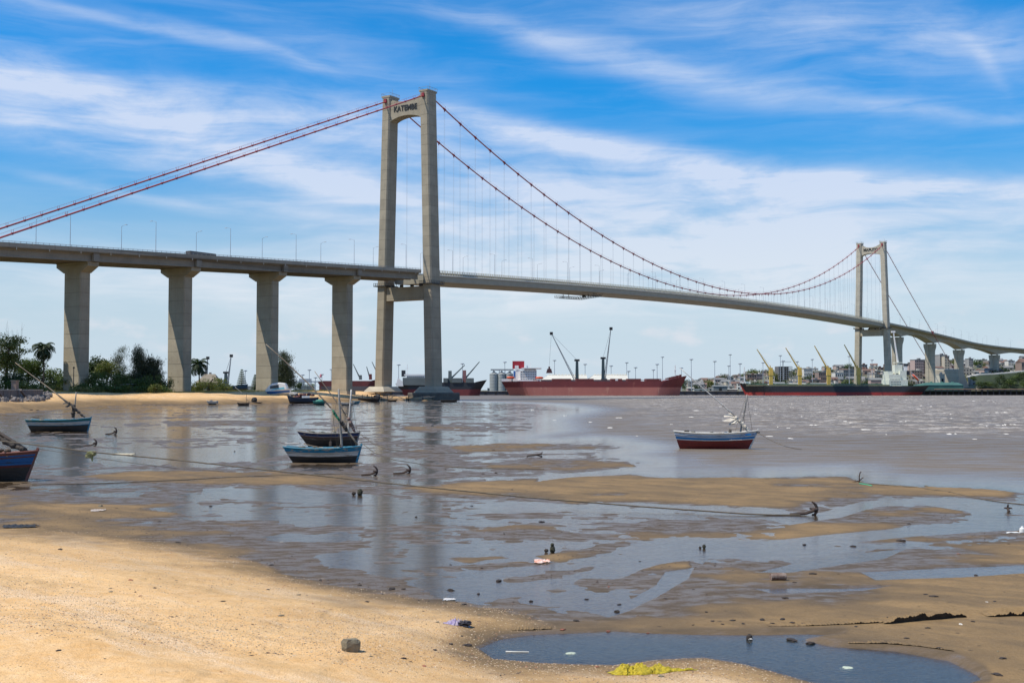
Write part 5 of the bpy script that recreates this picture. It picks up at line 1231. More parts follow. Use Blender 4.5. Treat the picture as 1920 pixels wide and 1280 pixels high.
def trunk(rg, H, r, lean=(0, 0), limbs=5, spread=.5):
    b = MB(); top = Vector((lean[0], lean[1], H)); pts = [Vector((0, 0, -.5)), Vector((lean[0] * .2, lean[1] * .2, H * .35)), Vector((lean[0] * .6, lean[1] * .6, H * .7)), top]
    b.path(pts, [r, r * .8, r * .5, r * .15], 7)
    for i in range(limbs):
        k = rg.uniform(.3, .85); s = pts[0].lerp(top, k); a = rg.uniform(0, 6.28); L = H * spread * rg.uniform(.4, .8)
        e = s + Vector((math.cos(a) * L, math.sin(a) * L, L * rg.uniform(.5, 1.1))); b.path([s, s.lerp(e, .5) + Vector((0, 0, .1 * L)), e], [r * .4, r * .25, r * .06], 5)
    return b
def tree(u, vb, vt, w_, y, mat, label, seed, n=2600, sz=.28, mode='leaf', name='broadleaf_tree', cat='tree', group=None, shape='round', low=.35):
    rg = random.Random(seed); y = y + (46 if (u < 130 and y < 400) else 0); p = dp(u, vb, y); z0 = gh(p.x, y) if y < 700 else fh(p.x, y); H = dp(u, vt, y).z - z0; W_ = w_ * y / F0
    o = thing(name, label, cat, (p.x, y, z0), 0, group)
    lobes = []
    if shape == 'round':
        for i in range(7):
            a = rg.uniform(0, 6.28); rr = rg.uniform(0, .27) * W_; lobes.append((rr * math.cos(a), rr * math.sin(a), H * rg.uniform(low + .1, .82), W_ * rg.uniform(.2, .34), W_ * rg.uniform(.2, .32), H * rg.uniform(.14, .22)))
        lobes.append((0, 0, H * .82, W_ * .24, W_ * .24, H * .16))
    elif shape == 'tall':
        for i in range(9):
            k = i / 8; lobes.append((rg.uniform(-.14, .14) * W_, rg.uniform(-.14, .14) * W_, H * (.14 + .8 * k), W_ * (.42 - .30 * k), W_ * (.42 - .30 * k), H * .11))
    elif shape == 'bush':
        for i in range(6): lobes.append((rg.uniform(-.34, .34) * W_, rg.uniform(-.2, .2) * W_, H * rg.uniform(.25, .7), W_ * rg.uniform(.18, .3), W_ * rg.uniform(.18, .28), H * rg.uniform(.22, .34)))
    leaves(rg, lobes, n, sz, mode).build('crown' if name != 'bush' else 'foliage', mat, o)
    if name != 'bush' or True: trunk(rg, H * .85, max(.08, W_ * .03), (rg.uniform(-.1, .1) * W_, 0)).build('trunk' if name != 'bush' else 'stem', M_BARK, o)
    return o
def palm(u, vb, vt, y, label, seed, R_=4.6, nf=24):
    rg = random.Random(seed); p = dp(u, vb, y); z0 = gh(p.x, y); H = dp(u, vt, y).z - z0; Ht = H - R_ * .55
    o = thing('palm_tree', label, 'palm tree', (p.x, y, z0))
    b = MB(); b.path([(0, 0, -.5), (.3, 0, Ht * .4), (.1, .2, Ht * .8), (0, 0, Ht)], [.34, .25, .2, .2], 8); b.build('trunk', M_BARK, o)
    for i in range(nf):
        b = MB(); a = 2.4 * i + rg.uniform(-.2, .2); up = 1.25 - 1.9 * (i / nf) + rg.uniform(-.12, .12); L = R_ * rg.uniform(.85, 1.12); d = Vector((math.cos(a), math.sin(a), 0)); q = Vector((0, 0, Ht)); pts = []; v_ = up
        for k in range(9): pts.append(q.copy()); q = q + (d * math.cos(v_) + Vector((0, 0, math.sin(v_)))) * L / 8; v_ -= .20 + .05 * k * .5
        b.path(pts, [.05 - .005 * k for k in range(9)], 4); side = d.cross(Vector((0, 0, 1)))
        for k in range(1, 25):
            t_ = k / 25 * 7.9; i0 = int(t_); s = pts[i0].lerp(pts[min(8, i0 + 1)], t_ - i0); ll = L * .27 * math.sin(math.pi * (k + 4) / 30) + .15; ax = (pts[min(8, i0 + 1)] - pts[i0]).normalized()
            for sg in (-1, 1):
                e = s + side * sg * ll * .8 + ax * ll * .45 - Vector((0, 0, ll * rg.uniform(.3, .7))); b.add([s - ax * .15, s + ax * .15, e], [(0, 1, 2)])
        b.build('frond', L_PALM, o)
    return o
T = tree
T(10, 735, 622, 90, 330, L_OLV, 'tall light green tree at the left edge of the photo above the broken sea wall', 1, 7500, .27)
o = thing('bare_tree', 'leafless pale twiggy tree sticking up at the left edge behind the green tree', 'tree', (dp(18, 700, 392).x, 392, 4)); rg = random.Random(3); b = MB()
H = dp(8, 598, 392).z - 4
for i in range(16):
    a = rg.uniform(-.32, .34); L = H * rg.uniform(.6, 1.0); pts = [Vector((0, 0, 0)), Vector((math.sin(a) * L * .4, rg.uniform(-1, 1), L * .5)), Vector((math.sin(a) * L * .62 + rg.uniform(-.4, .4), rg.uniform(-1, 1), L))]; b.path(pts, [.10, .06, .02], 4)
    for j in range(4): s = pts[1].lerp(pts[2], rg.uniform(.1, .9)); b.path([s, s + Vector((rg.uniform(-1, 1), 0, rg.uniform(.8, 2)))], [.03, .01], 3)
b.build('branches', pm('twig_grey', (0.22, 0.19, 0.15)), o)
T(52, 732, 672, 84, 352, L_GRN, 'dark green rounded tree between the edge tree and the dark palm', 4, 5500, .26)
T(95, 732, 690, 60, 372, L_GRN, 'mid green tree in front of the dark palm', 5, 2200, .26, low=.2)
T(30, 735, 700, 80, 325, L_DRK, 'dark low tree at the left above the rubble', 6, 2400, .24, low=.15)
palm(80, 732, 637, 395, 'dark coconut palm left of the first concrete pier', 7, 5.0, 36)
palm(372, 732, 668, 455, 'coconut palm right of the second concrete pier', 8, 5.6, 30)
T(185, 735, 667, 50, 440, L_DRK, 'dark round headed tree just right of the first pier', 9, 4500, .32)
T(200, 734, 672, 58, 415, L_OLV, 'lighter green acacia like tree right of the first pier', 10, 2600, .26, low=.4)
T(224, 735, 654, 34, 425, L_CAS, 'thin wind bent casuarina right of the light green tree', 11, 4200, .34, 'needle', shape='tall')
T(262, 735, 655, 40, 408, L_CAS, 'feathery dark casuarina, taller of the pair left of the second pier', 12, 11000, .36, 'needle', shape='tall')
T(288, 735, 672, 46, 410, L_CAS, 'feathery dark casuarina, broader of the pair left of the second pier', 13, 11000, .36, 'needle', shape='tall')
T(532, 742, 664, 56, 540, L_CAS, 'dark casuarina half hidden behind the third pier', 14, 12000, .42, 'needle', shape='tall')
T(134, 734, 700, 60, 400, L_GRN, 'green thicket at the left foot of the first pier', 15, 2200, .25, shape='bush', low=.1)
T(390, 736, 705, 90, 450, L_OLV, 'olive green scrub in front of the grey roofed house', 16, 2400, .26, shape='bush', name='bush', cat='bush')
bushes = [(118, 716, 46, 388, L_GRN, 'left foot of the first pier, dark green'), (150, 718, 34, 386, L_GRN, 'foot of the first pier, mid green'), (163, 703, 60, 398, L_OLV, 'right foot of the first pier, olive'), (190, 712, 50, 392, L_GRN, 'below the light green tree'), (222, 708, 40, 398, L_OLV, 'below the thin casuarina'),
          (300, 710, 50, 404, L_DRK, 'left of the second pier, dark'), (266, 722, 40, 392, L_GRN, 'below the casuarina pair'), (292, 720, 24, 388, L_OLV, 'round, at the foot of the casuarina pair'), (345, 722, 30, 440, L_DRK, 'between the second pier and the palm'), (75, 700, 70, 352, L_DRK, 'under the dark palm, left'), (104, 708, 50, 370, L_GRN, 'under the dark palm, right'),
          (176, 694, 46, 396, L_GRN, 'tall rounded, right foot of the first pier'), (206, 688, 52, 402, L_GRN, 'tall rounded, under the light green tree'), (232, 698, 44, 404, L_OLV, 'tall rounded, between the trees behind the beach'), (246, 704, 46, 400, L_GRN, 'rounded, left of the casuarina pair'), (280, 702, 50, 398, L_GRN, 'rounded, in front of the casuarina pair'), (308, 700, 34, 404, L_OLV, 'rounded, right of the casuarina pair'), (110, 696, 50, 392, L_OLV, 'rounded, left foot of the first pier'),
          (20, 712, 60, 320, L_GRN, 'above the rubble at the left edge'), (40, 716, 30, 312, L_OLV, 'small, above the sea wall'), (80, 724, 36, 330, L_YEL, 'straw coloured, end of the sea wall'), (100, 726, 40, 352, L_YEL, 'straw coloured, top of the beach left'), (125, 727, 36, 372, L_YEL, 'straw coloured, below the first pier'), (150, 728, 36, 380, L_YEL, 'yellowish, top of the beach below the first pier'),
          (180, 726, 30, 386, L_OLV, 'low, top of the beach'), (210, 724, 40, 388, L_GRN, 'low green, right of the white heap'), (236, 722, 30, 388, L_GRN, 'low green, left of the small shack'), (310, 726, 22, 392, L_GRN, 'low, left base of the second pier'), (60, 722, 40, 318, L_GRN, 'right end of the sea wall'), (355, 724, 50, 450, L_OLV, 'behind the maroon boat'), (420, 722, 36, 470, L_OLV, 'behind the blue boats')]
for i, (u, vt, w_, y, m_, lab) in enumerate(bushes):
    T(u, 736, vt, w_, y, m_, 'bush ' + lab, 40 + i, int(700 + w_ * 16), .22, shape='bush', name='bush', cat='bush')
# norfolk pines
for u, vt, y, hh, lab in ((453, 692, 600, 13, 'small tiered conifer left of the third pier'), (478, 702, 640, 12, 'small tiered conifer half hidden by the third pier')):
    p = dp(u, 735, y); z0 = 3.5; H = dp(u, vt, y).z - z0; o = thing('norfolk_pine', lab, 'tree', (p.x, y, z0)); b = MB(); b.path([(0, 0, 0), (0, 0, H)], [.22, .03], 6); b.build('trunk', M_BARK, o)
    b = MB(); rg = random.Random(int(u))
    for k in range(11):
        z = H * (.15 + .8 * k / 10); r_ = (1 - k / 11.5) * H * .27
        for j in range(7):
            a = j * .9 + k; d = Vector((math.cos(a), math.sin(a), -.12)); e = Vector((0, 0, z)) + d * r_
            for q in range(9):
                s = Vector((0, 0, z)).lerp(e, q / 9 + .1); b.add([s + Vector((0, 0, .55)), s + d.cross(Vector((0, 0, 1))) * .75, s - d.cross(Vector((0, 0, 1))) * .75, s + d * .5], [(0, 1, 3), (0, 3, 2), (1, 2, 3)])
    b.build('crown', L_DRK, o)
# dark trees in the far town
rg = random.Random(5)
protos = []
for i in range(4):
    r2 = random.Random(100 + i); lobes = [(r2.uniform(-2, 2), r2.uniform(-2, 2), r2.uniform(3, 5.5), 2.6, 2.6, 1.9) for _ in range(5)]
    cm = leaves(r2, lobes, 420, .55).mesh('crown', [L_GRN, L_DRK, L_OLV, L_DRK][i]); tm = trunk(r2, 5, .3).mesh('trunk', M_BARK); protos.append((cm, tm))
for k in range(125):
    u = rg.uniform(1230, 1990) if k > 25 else rg.uniform(560, 960); y = rg.uniform(1180, 1800); x = (u - 960) / F0 * y; z = fh(x, y)
    if 1745 < u < 1820 and y < 1400: continue
    cm, tm = protos[rg.randrange(4)]; s = rg.uniform(.7, 1.6)
    ti = [q_[0] for q_ in protos].index(cm); tn = ['mid green', 'dark', 'olive', 'blackish green'][ti]
    o = thing('town_tree', 'small %s tree on the far shore %s' % (tn, where_far(u)), 'tree', (x, y, z), rg.uniform(0, 6), '%s trees of the far shore %s' % (tn, where_far(u)))
    inst('crown', cm, o, scale=(s, s, s)); inst('trunk', tm, o, scale=(s, s, s))
# scrub on the ramp embankment
for k in range(46):
    u = rg.uniform(1822, 1985); y = rg.uniform(1196, 1232); x = (u - 960) / F0 * y; cm, tm = protos[rg.choice([0, 1, 3])]; s_ = rg.uniform(.5, 1.1); f = (1235 - y) / 40
    zr_ = dp(u, np.interp(u, [1815, 1865, 1925, 1990], [705, 700, 695, 690]), 1240).z; z = 3 + (zr_ - 3) * max(0, 1 - f) * .8
    o = thing('town_tree', 'dark shrub on the embankment below the access ramp at the right', 'tree', (x, y, z), rg.uniform(0, 6), 'shrubs on the ramp embankment')
    inst('crown', cm, o, scale=(s_, s_, s_)); inst('trunk', tm, o, scale=(s_, s_, s_))
# grass tufts at the top of the beach
rg = random.Random(9); b = MB()
for k in range(22000):
    u = rg.uniform(60, 700); y = rg.uniform(330, 560); x = (u - 960) / F0 * y; 
    b.add([(x, y, 0), (x + rg.uniform(.05, .16), y, 0), (x + rg.uniform(-.3, .3), y + rg.uniform(-.3, .3), rg.uniform(.25, .8))], [(0, 1, 2)])
xs = np.array([p[0] for p in b.v]); ys = np.array([p[1] for p in b.v]); hz = ground_h(xs, ys); dd = sdist(SHORE, xs, ys); nn = fbm(xs / 7, ys / 7, 77, 3)
keep = [i for i in range(0, len(b.v), 3) if dd[i] + nn[i] * 5 > 24]
b2 = MB()
for i in keep: b2.add([(b.v[i + j][0], b.v[i + j][1], b.v[i + j][2] + hz[i]) for j in range(3)], [(0, 1, 2)])
b2.build('shore_grass', L_YEL, None, label='patchy dry grass along the top of the far beach', cat='grass', kind='stuff')

# ------------------------------------------------------------------ broken sea wall and rubble at the left
M_RUB = pm('rubble', (0.24, 0.21, 0.19), (0.15, 0.13, 0.12), 1.2, .9, .5)
M_WALLD = pm('ruined_wall', (0.16, 0.13, 0.12), (0.11, 0.09, 0.085), .8, .9, .5, wear=(0.28, 0.24, 0.2), wamt=.36, wscale=1.2)
a, c = on(-60, 749), on(78, 745)
o = thing('sea_wall', 'low ruined dark retaining wall at the left end of the far beach', 'wall', (a.x, a.y, min(a.z, c.z) - .4)); d = c - a; L = math.hypot(d.x, d.y); o.rotation_euler = (0, 0, math.atan2(d.y, d.x))
b = MB()
zt_ = dp(20, 729, (a.y + c.y) / 2).z - (min(a.z, c.z) - .4); n = 10
for i in range(n): b.box((L * (i + .5) / n, 0, zt_ / 2 - .3), (L / n - .06, .7, zt_ + rnd.uniform(-.25, .1)), rz=rnd.uniform(-.02, .02))
b.build('wall_panel', M_WALLD, o); b = MB(); b.box((L * .5, .1, zt_ - .22), (L, 1.0, .28)); b.build('coping', pm('coping_grey', (0.36, 0.32, 0.27)), o)
b = MB()
for x in (.30, .62): b.beam((L * x - 2.4, -1.2, zt_ - .2), (L * x + .6, -2.2, .2), .5, .5)
b.build('fallen_beam', M_WALLD, o)
rg = random.Random(21); protoM = []
for i in range(5): bb = MB(); bb.blob((0, 0, 0), (1, .8, .7), i, 1, rough=.28); protoM.append(bb.mesh('boulder', M_RUB))
for k in range(190):
    f = rg.random(); u = rg.uniform(-20, 92) ; v = rg.uniform(742, 753) - max(0, u - 60) * .1; p = on(u, v); s = rg.uniform(.35, 1.05)
    bo = inst('boulder', rg.choice(protoM), None, (p.x, p.y, p.z + s * .2), (rg.random() * 3, rg.random() * 3, rg.random() * 6), (s, s, s)); tag(bo, 'grey lump of rubble heaped below the ruined sea wall', 'rubble', 'rubble stones below the sea wall')

# ------------------------------------------------------------------ house, shack and heap on the shore
p = dp(392, 722, 520); o = thing('beach_house', 'house with big hipped grey tiled roof behind the scrub right of the palm', 'house', (p.x, 520, 4.2)); s = 520 / F0
b = MB(); b.box((0, 0, 1.8), (38 * s, 7, 3.8)); b.build('wall', WALLS[1], o)
b = MB(); w2 = 21 * s; hz_ = dp(392, 701, 520).z - 4.2; b.add([(-w2, -4.2, 3.4), (w2, -4.2, 3.4), (w2 - 2.2, 0, hz_), (-w2 + 3, 0, hz_ ), (-w2, 4.2, 3.4), (w2, 4.2, 3.4)], [(0, 1, 2, 3), (3, 2, 5, 4), (0, 3, 4), (1, 5, 2), (0, 4, 5, 1)]); b.build('roof', pm('house_roof', (0.30, 0.25, 0.19), (0.22, 0.19, 0.15), .6, .9), o)
b = MB(); b.box((w2 - 3.2, -3.55, 2.4), (1.4, .15, 1.2)); b.build('window', M_GLASS, o)
b = MB(); b.box((-w2 + 5, 1, hz_ - .2), (.9, .9, 1.8)); b.build('chimney', WALLS[2], o)
p = dp(238, 728, 400); z0 = gh(p.x, 400); o = thing('shack', 'low dark shack with pale lean-to roof left of the casuarina pair', 'shack', (p.x, 400, z0)); s = 400 / F0
b = MB(); b.box((0, 0, 1.2), (28 * s, 3, 2.4)); b.build('wall', pm('shack_wood', (0.09, 0.07, 0.06)), o); b = MB(); b.beam((-15 * s, 0, 2.5), (15 * s, 0, 2.85), 3.8, .12); b.build('roof', ROOFS[2], o); b = MB(); b.box((1, -1.55, 1.0), (.9, .08, 1.9)); b.build('door', M_BLACK, o)
p = dp(28, 722, 350); o = thing('brick_hut', 'small brown hut with pale post half hidden in the bushes above the sea wall', 'hut', (p.x, 350, gh(p.x, 350))); b = MB(); b.box((0, 0, 1.6), (1.4, 2, 3.2)); b.build('wall', WALLS[3], o); b = MB(); b.box((0, 0, 3.3), (1.8, 2.4, .2)); b.build('roof', ROOFS[1], o)
p = on(175, 734); o = thing('covered_heap', 'pale grey covered heap at the top of the beach below the first pier', 'heap', (p.x, p.y, p.z)); b = MB(); b.blob((0, 0, .3), (1.3, .9, .9), 5, 2, rough=.07); b.build('cover', pm('tarp_grey', (0.42, 0.44, 0.42)), o, smooth=True)
p = dp(138, 715, 386); o = thing('utility_pole', 'thin dark pole standing in front of the first pier', 'pole', (p.x, 386, gh(p.x, 386))); b = MB(); b.path([(0, 0, -.3), (0, 0, dp(138, 688, 386).z - o.location.z)], [.16, .12], 6); b.box((0, 0, dp(138, 689, 386).z - o.location.z), (.5, .3, .5)); b.build('post', M_DARK, o)

# ------------------------------------------------------------------ boats
def wood(name, c, wear=(0.32, 0.25, 0.18), amt=.40, sc=1.6, c2=None): return pm(name, c, c2, 2.5, .65, .35, 14, stretch=(.5, 1, 3), obj=True, wear=wear, wamt=amt, wscale=sc)
B_MAR = wood('boat_maroon', (0.20, 0.022, 0.018), (0.06, 0.02, 0.015), .42)
B_BLU = wood('boat_blue', (0.012, 0.24, 0.58), (0.50, 0.56, 0.60), .20)
B_WHT = wood('boat_white', (0.66, 0.63, 0.57), (0.30, 0.24, 0.19), .44, 2.4)
B_TEAL = wood('boat_teal', (0.02, 0.22, 0.34), (0.42, 0.36, 0.28), .45, 3.0)
B_TAR = wood('boat_tar', (0.030, 0.026, 0.024), (0.085, 0.065, 0.05), .42)
B_BRN = wood('boat_brown', (0.10, 0.07, 0.05), (0.24, 0.19, 0.14), .45, 2.6)
B_RED = wood('boat_red_line', (0.28, 0.03, 0.035), (0.4, 0.3, 0.3), .4)
B_NAVY = wood('boat_navy', (0.02, 0.03, 0.10), (0.3, 0.28, 0.3), .36)
B_RAW = wood('raw_wood', (0.33, 0.25, 0.17), (0.16, 0.12, 0.09), .42)
B_GRY = wood('weathered_wood', (0.30, 0.28, 0.25), (0.14, 0.12, 0.11), .42)
B_NET = pm('net_heap', (0.16, 0.14, 0.10), (0.06, 0.07, 0.06), 5, .95, .7); B_SAIL = pm('sail_cloth', (0.66, 0.60, 0.50), (0.48, 0.42, 0.34), 3, .9, .6)
B_DSAIL = pm('dark_sail_cloth', (0.09, 0.075, 0.06), (0.05, 0.04, 0.035), 3, .9, .6)
M_ROPE = pm('old_rope', (0.16, 0.13, 0.09), (0.09, 0.07, 0.05), 4, .95)
def boat_hull(L, Bm, D, bands, mats, rise=(.16, .28), transom=.6, rake=(.35, .7), full=.5):
    """wooden hull, bow +x; bands: fractions of the height with a material index each"""
    N = 26; rows = [0] + [b_[0] for b_ in bands]; ws = sorted(set([0, .12, .3, .5, .7, .85, 1.0] + [b_[0] for b_ in bands]))
    def zg(t): return D * (1 + rise[0] * max(0, (.45 - t) / .45) ** 2 + rise[1] * max(0, (t - .45) / .55) ** 2)
    def hb(t):
        if t < .45: return Bm / 2 * (transom + (1 - transom) * math.sin(t / .45 * math.pi / 2))
        return Bm / 2 * max(.02, math.cos((t - .45) / .55 * math.pi / 2) ** .75)
    out, inn = [], []
    for i in range(N + 1):
        t = i / N; zt__ = zg(t); ring = []
        for w_ in ws:
            xs = -L / 2 + rake[0] * (1 - w_); xb = L / 2 - rake[1] * (1 - w_) ** 1.1; y = hb(t) * (w_ ** .42) * (.86 + .14 * w_) if w_ > 0 else 0.03
            ring.append((xs + (xb - xs) * t, y, w_ * zt__ - .05 * D * 0))
        out.append([(x, -y, z) for x, y, z in ring][::-1] + ring)
        k = .93; ring2 = [(x * .985, y * k, max(z, D * .42) + (.0)) for x, y, z in ring]
        inn.append([(x, -y, z) for x, y, z in ring2][::-1] + ring2)
    n = len(ws)
    def mi(w0):
        r_ = 0
        for f_, m_ in bands:
            if w0 >= f_ - 1e-6: r_ = m_
        return r_
    half = [mi(ws[k]) for k in range(n - 1)]; mis = half[::-1] + [half[0]] + half
    b = MB(); b.loft(out, closed=False, caps=False, mis=mis)
    sN = len(out[0]); b.add(out[0], [tuple(range(sN - 1, -1, -1))], half[-1]); b.add(out[-1], [tuple(range(sN))], half[-1])
    b.loft(inn, closed=False, caps=False, mi=len(mats) - 1)
    return b, zg, hb, out
def strake_pt(ring, w_, sg):
    """point at height fraction w_ on one side of a hull section"""
    n = len(ring) // 2; side = ring[n:] if sg > 0 else ring[:n][::-1]; zt__ = side[-1][2]; z = w_ * zt__
    for a, c in zip(side[:-1], side[1:]):
        if a[2] <= z <= c[2]:
            k = (z - a[2]) / max(c[2] - a[2], 1e-6); return (a[0] + (c[0] - a[0]) * k, a[1] + (c[1] - a[1]) * k, z)
    return side[-1]
def dhow(name, label, u, v, heading, s, Lpx, Bm, D, bands, mats, rail_m, group=None, thwarts=4, tilt=0.0, **kw):
    p = gp(u, v); o = thing(name, label, 'boat', (p.x, p.y, -.12), heading, group, rot=(tilt, 0, heading)); L = Lpx / s
    b, zg, hb, out = boat_hull(L, Bm, D, bands, mats, **kw); b.build('hull', mats, o)
    for sg in (-1, 1):
        b = MB(); pts = [(q[0][0] if sg < 0 else q[-1][0], q[0][1] if sg < 0 else q[-1][1], q[0][2]) for q in out]; b.path([(x, y * 1.01, z + .02) for x, y, z in pts], .045, 5); b.build('gunwale', rail_m, o)
        b = MB(); n = len(out[0]); k = 2 if sg < 0 else n - 3
        b.path([(q[k][0], q[k][1] * 1.02, q[k][2]) for q in out], .03, 4); b.build('rub_rail', rail_m, o)
    for q_ in range(3):
        t = .2 + .22 * q_; b = MB(); rq = random.Random(int(u) + q_)
        for e_ in range(4): b.blob((-L / 2 + L * t + rq.uniform(-.3, .3), rq.uniform(-.4, .4), zg(t) - .10 + rq.uniform(0, .1)), (rq.uniform(.15, .35), rq.uniform(.15, .3), rq.uniform(.08, .16)), e_ + q_ * 9, 1)
        b.build('net_heap', B_NET, o)
    for w_ in (.22, .38, .68):
        b = MB(); 
        for sg in (-1, 1):
            n_ = len(out[0]) // 2; 
            b = MB(); b.path([(q[0], q[1] * 1.004, q[2]) for q in [tuple(np.array(o_[n_ + 1]) * (1 - w_) * 1.0 + np.array(o_[-1]) * w_ if False else np.array(strake_pt(o_, w_, sg))) for o_ in out]], .012, 3); b.build('plank_seam', B_TAR, o)
    for i in range(thwarts):
        t = .14 + .68 * i / max(1, thwarts - 1); x = -L / 2 + L * t; b = MB(); b.box((x, 0, zg(t) - .12), (.22, hb(t) * 1.84, .05)); b.build('thwart', B_RAW, o)
    b = MB(); b.beam((-L / 2 + .05 - .06, 0, .15), (-L / 2 - .12, 0, zg(0) + .12), .07, .36)
    b = MB(); q0, q1 = out[-1][len(ws_dummy(out)) // 2], out[-1][0]; b.beam((q0[0] + .02, 0, q0[2]), (q1[0] + .04, 0, q1[2] + .16), .10, .12); b.build('stem_post', rail_m, o)
    return o, L, zg
def ws_dummy(out): return out[-1]
def spar(o, a, c, r0, r1, mat, name, n=7, sag=0, wob=.02, seed=0):
    rg = random.Random(seed); a, c = Vector(a), Vector(c); pts = []; rs = []
    for i in range(n + 1):
        k = i / n; p = a.lerp(c, k); p += Vector((rg.uniform(-wob, wob), rg.uniform(-wob, wob), rg.uniform(-wob, wob) - sag * 4 * k * (1 - k))); pts.append(p); rs.append(r0 + (r1 - r0) * k)
    b = MB(); b.path(pts, rs, 7); return b.build(name, mat, o, smooth=True)
def furl(o, a, c, r, mat, seed=1, tails=0, name='furled_sail'):
    rg = random.Random(seed); a, c = Vector(a), Vector(c); b = MB(); n = 16; pts = [a.lerp(c, i / n) + Vector((rg.uniform(-.05, .05), rg.uniform(-.06, .06), rg.uniform(-.08, .02))) for i in range(n + 1)]
    b.path(pts, [r * rg.uniform(.55, 1.15) * (.5 + math.sin(math.pi * i / n) * .6) for i in range(n + 1)], 8)
    for _ in range(tails):
        s = a.lerp(c, rg.uniform(0, .35)); d = Vector((rg.uniform(-1.0, -.4), rg.uniform(-.3, .3), rg.uniform(-.35, .1))); w_ = Vector((0, .1, .12)); e = s + d; m_ = s.lerp(e, .5) + Vector((0, rg.uniform(-.1, .1), rg.uniform(-.1, .1)))
        b.add([s - w_, s + w_, m_ + w_ * 1.3, m_ - w_ * .9, e + w_ * .6, e - w_ * .3], [(0, 1, 2, 3), (3, 2, 4, 5)])
    for i in range(5): 
        p = a.lerp(c, (i + .5) / 5); b.blob(p, (r * .9, r * .9, r * .9), seed * 10 + i, 1, rough=.2)
    return b.build(name, mat, o, smooth=True)
def rope(o, pts, r=.012, name='rigging_rope', mat=None): b = MB(); b.path(pts, r, 4); return b.build(name, mat or M_ROPE, o)
def rg_pt(o, s, u0, v0): return None

# A: blue, white and maroon boat afloat on the right
s = F0 / 92.5; UA, VA = 1342, 840
o, L, zg = dhow('sailing_boat', 'blue and white wooden boat with maroon bottom and bare white yard, afloat right of centre', UA, 841.0, R(-6), s, 158, 1.95, 1.30, [(0, 0), (.57, 2), (.62, 1), (.74, 2), (.79, 1), (.90, 2)], [B_MAR, B_BLU, B_WHT, B_RAW], B_WHT, transom=.62, rake=(.5, .75), rise=(.12, .16))
lx = lambda u: (u - UA) / s; lz = lambda v: (VA - v) / s + .12
spar(o, (lx(1384), 0, .4), (lx(1401), 0, lz(738)), .075, .05, B_GRY, 'mast', seed=1)
spar(o, (lx(1276), -.2, lz(688)), (lx(1379), -.2, lz(779)), .028, .055, B_WHT, 'yard', wob=.01, seed=2)
spar(o, (lx(1375), -.2, lz(776)), (lx(1408), -.1, lz(812)), .05, .06, B_RAW, 'yard_foot', seed=3)
furl(o, (lx(1378), -.2, lz(779)), (lx(1405), -.15, lz(808)), .17, B_SAIL, 4, 7)
for (a_, b_) in (((1399, 742), (1377, 806)), ((1401, 742), (1395, 806)), ((1401, 740), (1412, 808))): rope(o, [(lx(a_[0]), 0, lz(a_[1])), (lx(b_[0]), .7 if b_[0] > 1380 else -.8, lz(b_[1]))])
spar(o, (lx(1398), -.3, lz(809)), (lx(1424), 0, lz(809)), .05, .05, B_BRN, 'bowsprit'); 
b = MB(); b.blob((lx(1288), 0, lz(807)), (.22, .2, .08), 3, 1); b.blob((lx(1368), -.5, lz(807)), (.12, .12, .2), 4, 1); b.build('deck_gear', B_DSAIL, o)
b = MB(); b.box((lx(1392), 0, lz(813)), (1.2, 1.0, .06)); b.build('foredeck', B_BLU, o)
b = MB(); 
cu = bpy.data.curves.new('name_lettering', 'FONT'); cu.body = '~~~~~~~ ~~~'; cu.size = .2; bpy.data.curves.remove(cu)
# small white brush marks where a name is lettered
for i in range(9): b.box((lx(1367) + i * .11, -.905 + i * .028, .84 + (i % 2) * .012), (.06, .02, .05))
b.build('name_lettering', B_WHT, o, kind='stuff')
# B: teal and white boat, front of the pair
s = F0 / 77.5; UB, VB = 605, 864
o, L, zg = dhow('sailing_boat', 'teal and white wooden boat with black bottom, nearer of the close pair left of centre', UB, 866.5, R(-3), s, 141, 1.7, .98, [(0, 0), (.50, 1), (.76, 2), (.79, 3)], [B_TAR, B_WHT, B_RED, B_TEAL, B_RAW], B_TEAL, transom=.55, rise=(.10, .14), rake=(.62, .32))
lx = lambda u: (u - UB) / s; lz = lambda v: (VB - v) / s + .12
spar(o, (lx(641.5), 0, .3), (lx(633.5), 0, lz(730)), .085, .06, B_GRY, 'mast', seed=1)
spar(o, (lx(499), -.2, lz(647.5)), (lx(621), -.2, lz(764)), .022, .05, B_RAW, 'yard', wob=.015, seed=2, sag=-.12)
spar(o, (lx(618), -.2, lz(760)), (lx(670), -.1, lz(832)), .045, .065, B_RAW, 'yard_foot', seed=5)
furl(o, (lx(640), -.2, lz(789)), (lx(650), -.15, lz(806)), .13, B_DSAIL, 4)
furl(o, (lx(624), -.25, lz(768)), (lx(637), -.25, lz(788)), .07, pm('green_net', (0.02, 0.25, 0.12), (0.02, 0.16, 0.10), 4, .8), 9, name='green_net')
for (a_, b_) in (((633, 732), (615, 835)), ((634, 740), (655, 832)), ((622, 766), (628, 836)), ((636, 770), (630, 836))): rope(o, [(lx(a_[0]), 0, lz(a_[1])), (lx(b_[0]), .5, lz(b_[1]))], .009)
spar(o, (lx(570), -.2, lz(830)), (lx(604), -.1, lz(838)), .03, .03, B_RAW, 'oar')
spar(o, (lx(538), -.4, lz(829)), (lx(566), -.4, lz(829)), .03, .03, B_WHT, 'pole')
b = MB(); b.box((lx(623), -.7, lz(829)), (.14, .1, .28)); b.box((lx(641), -.6, lz(833)), (.1, .1, .2)); b.build('cleat', B_BRN, o)
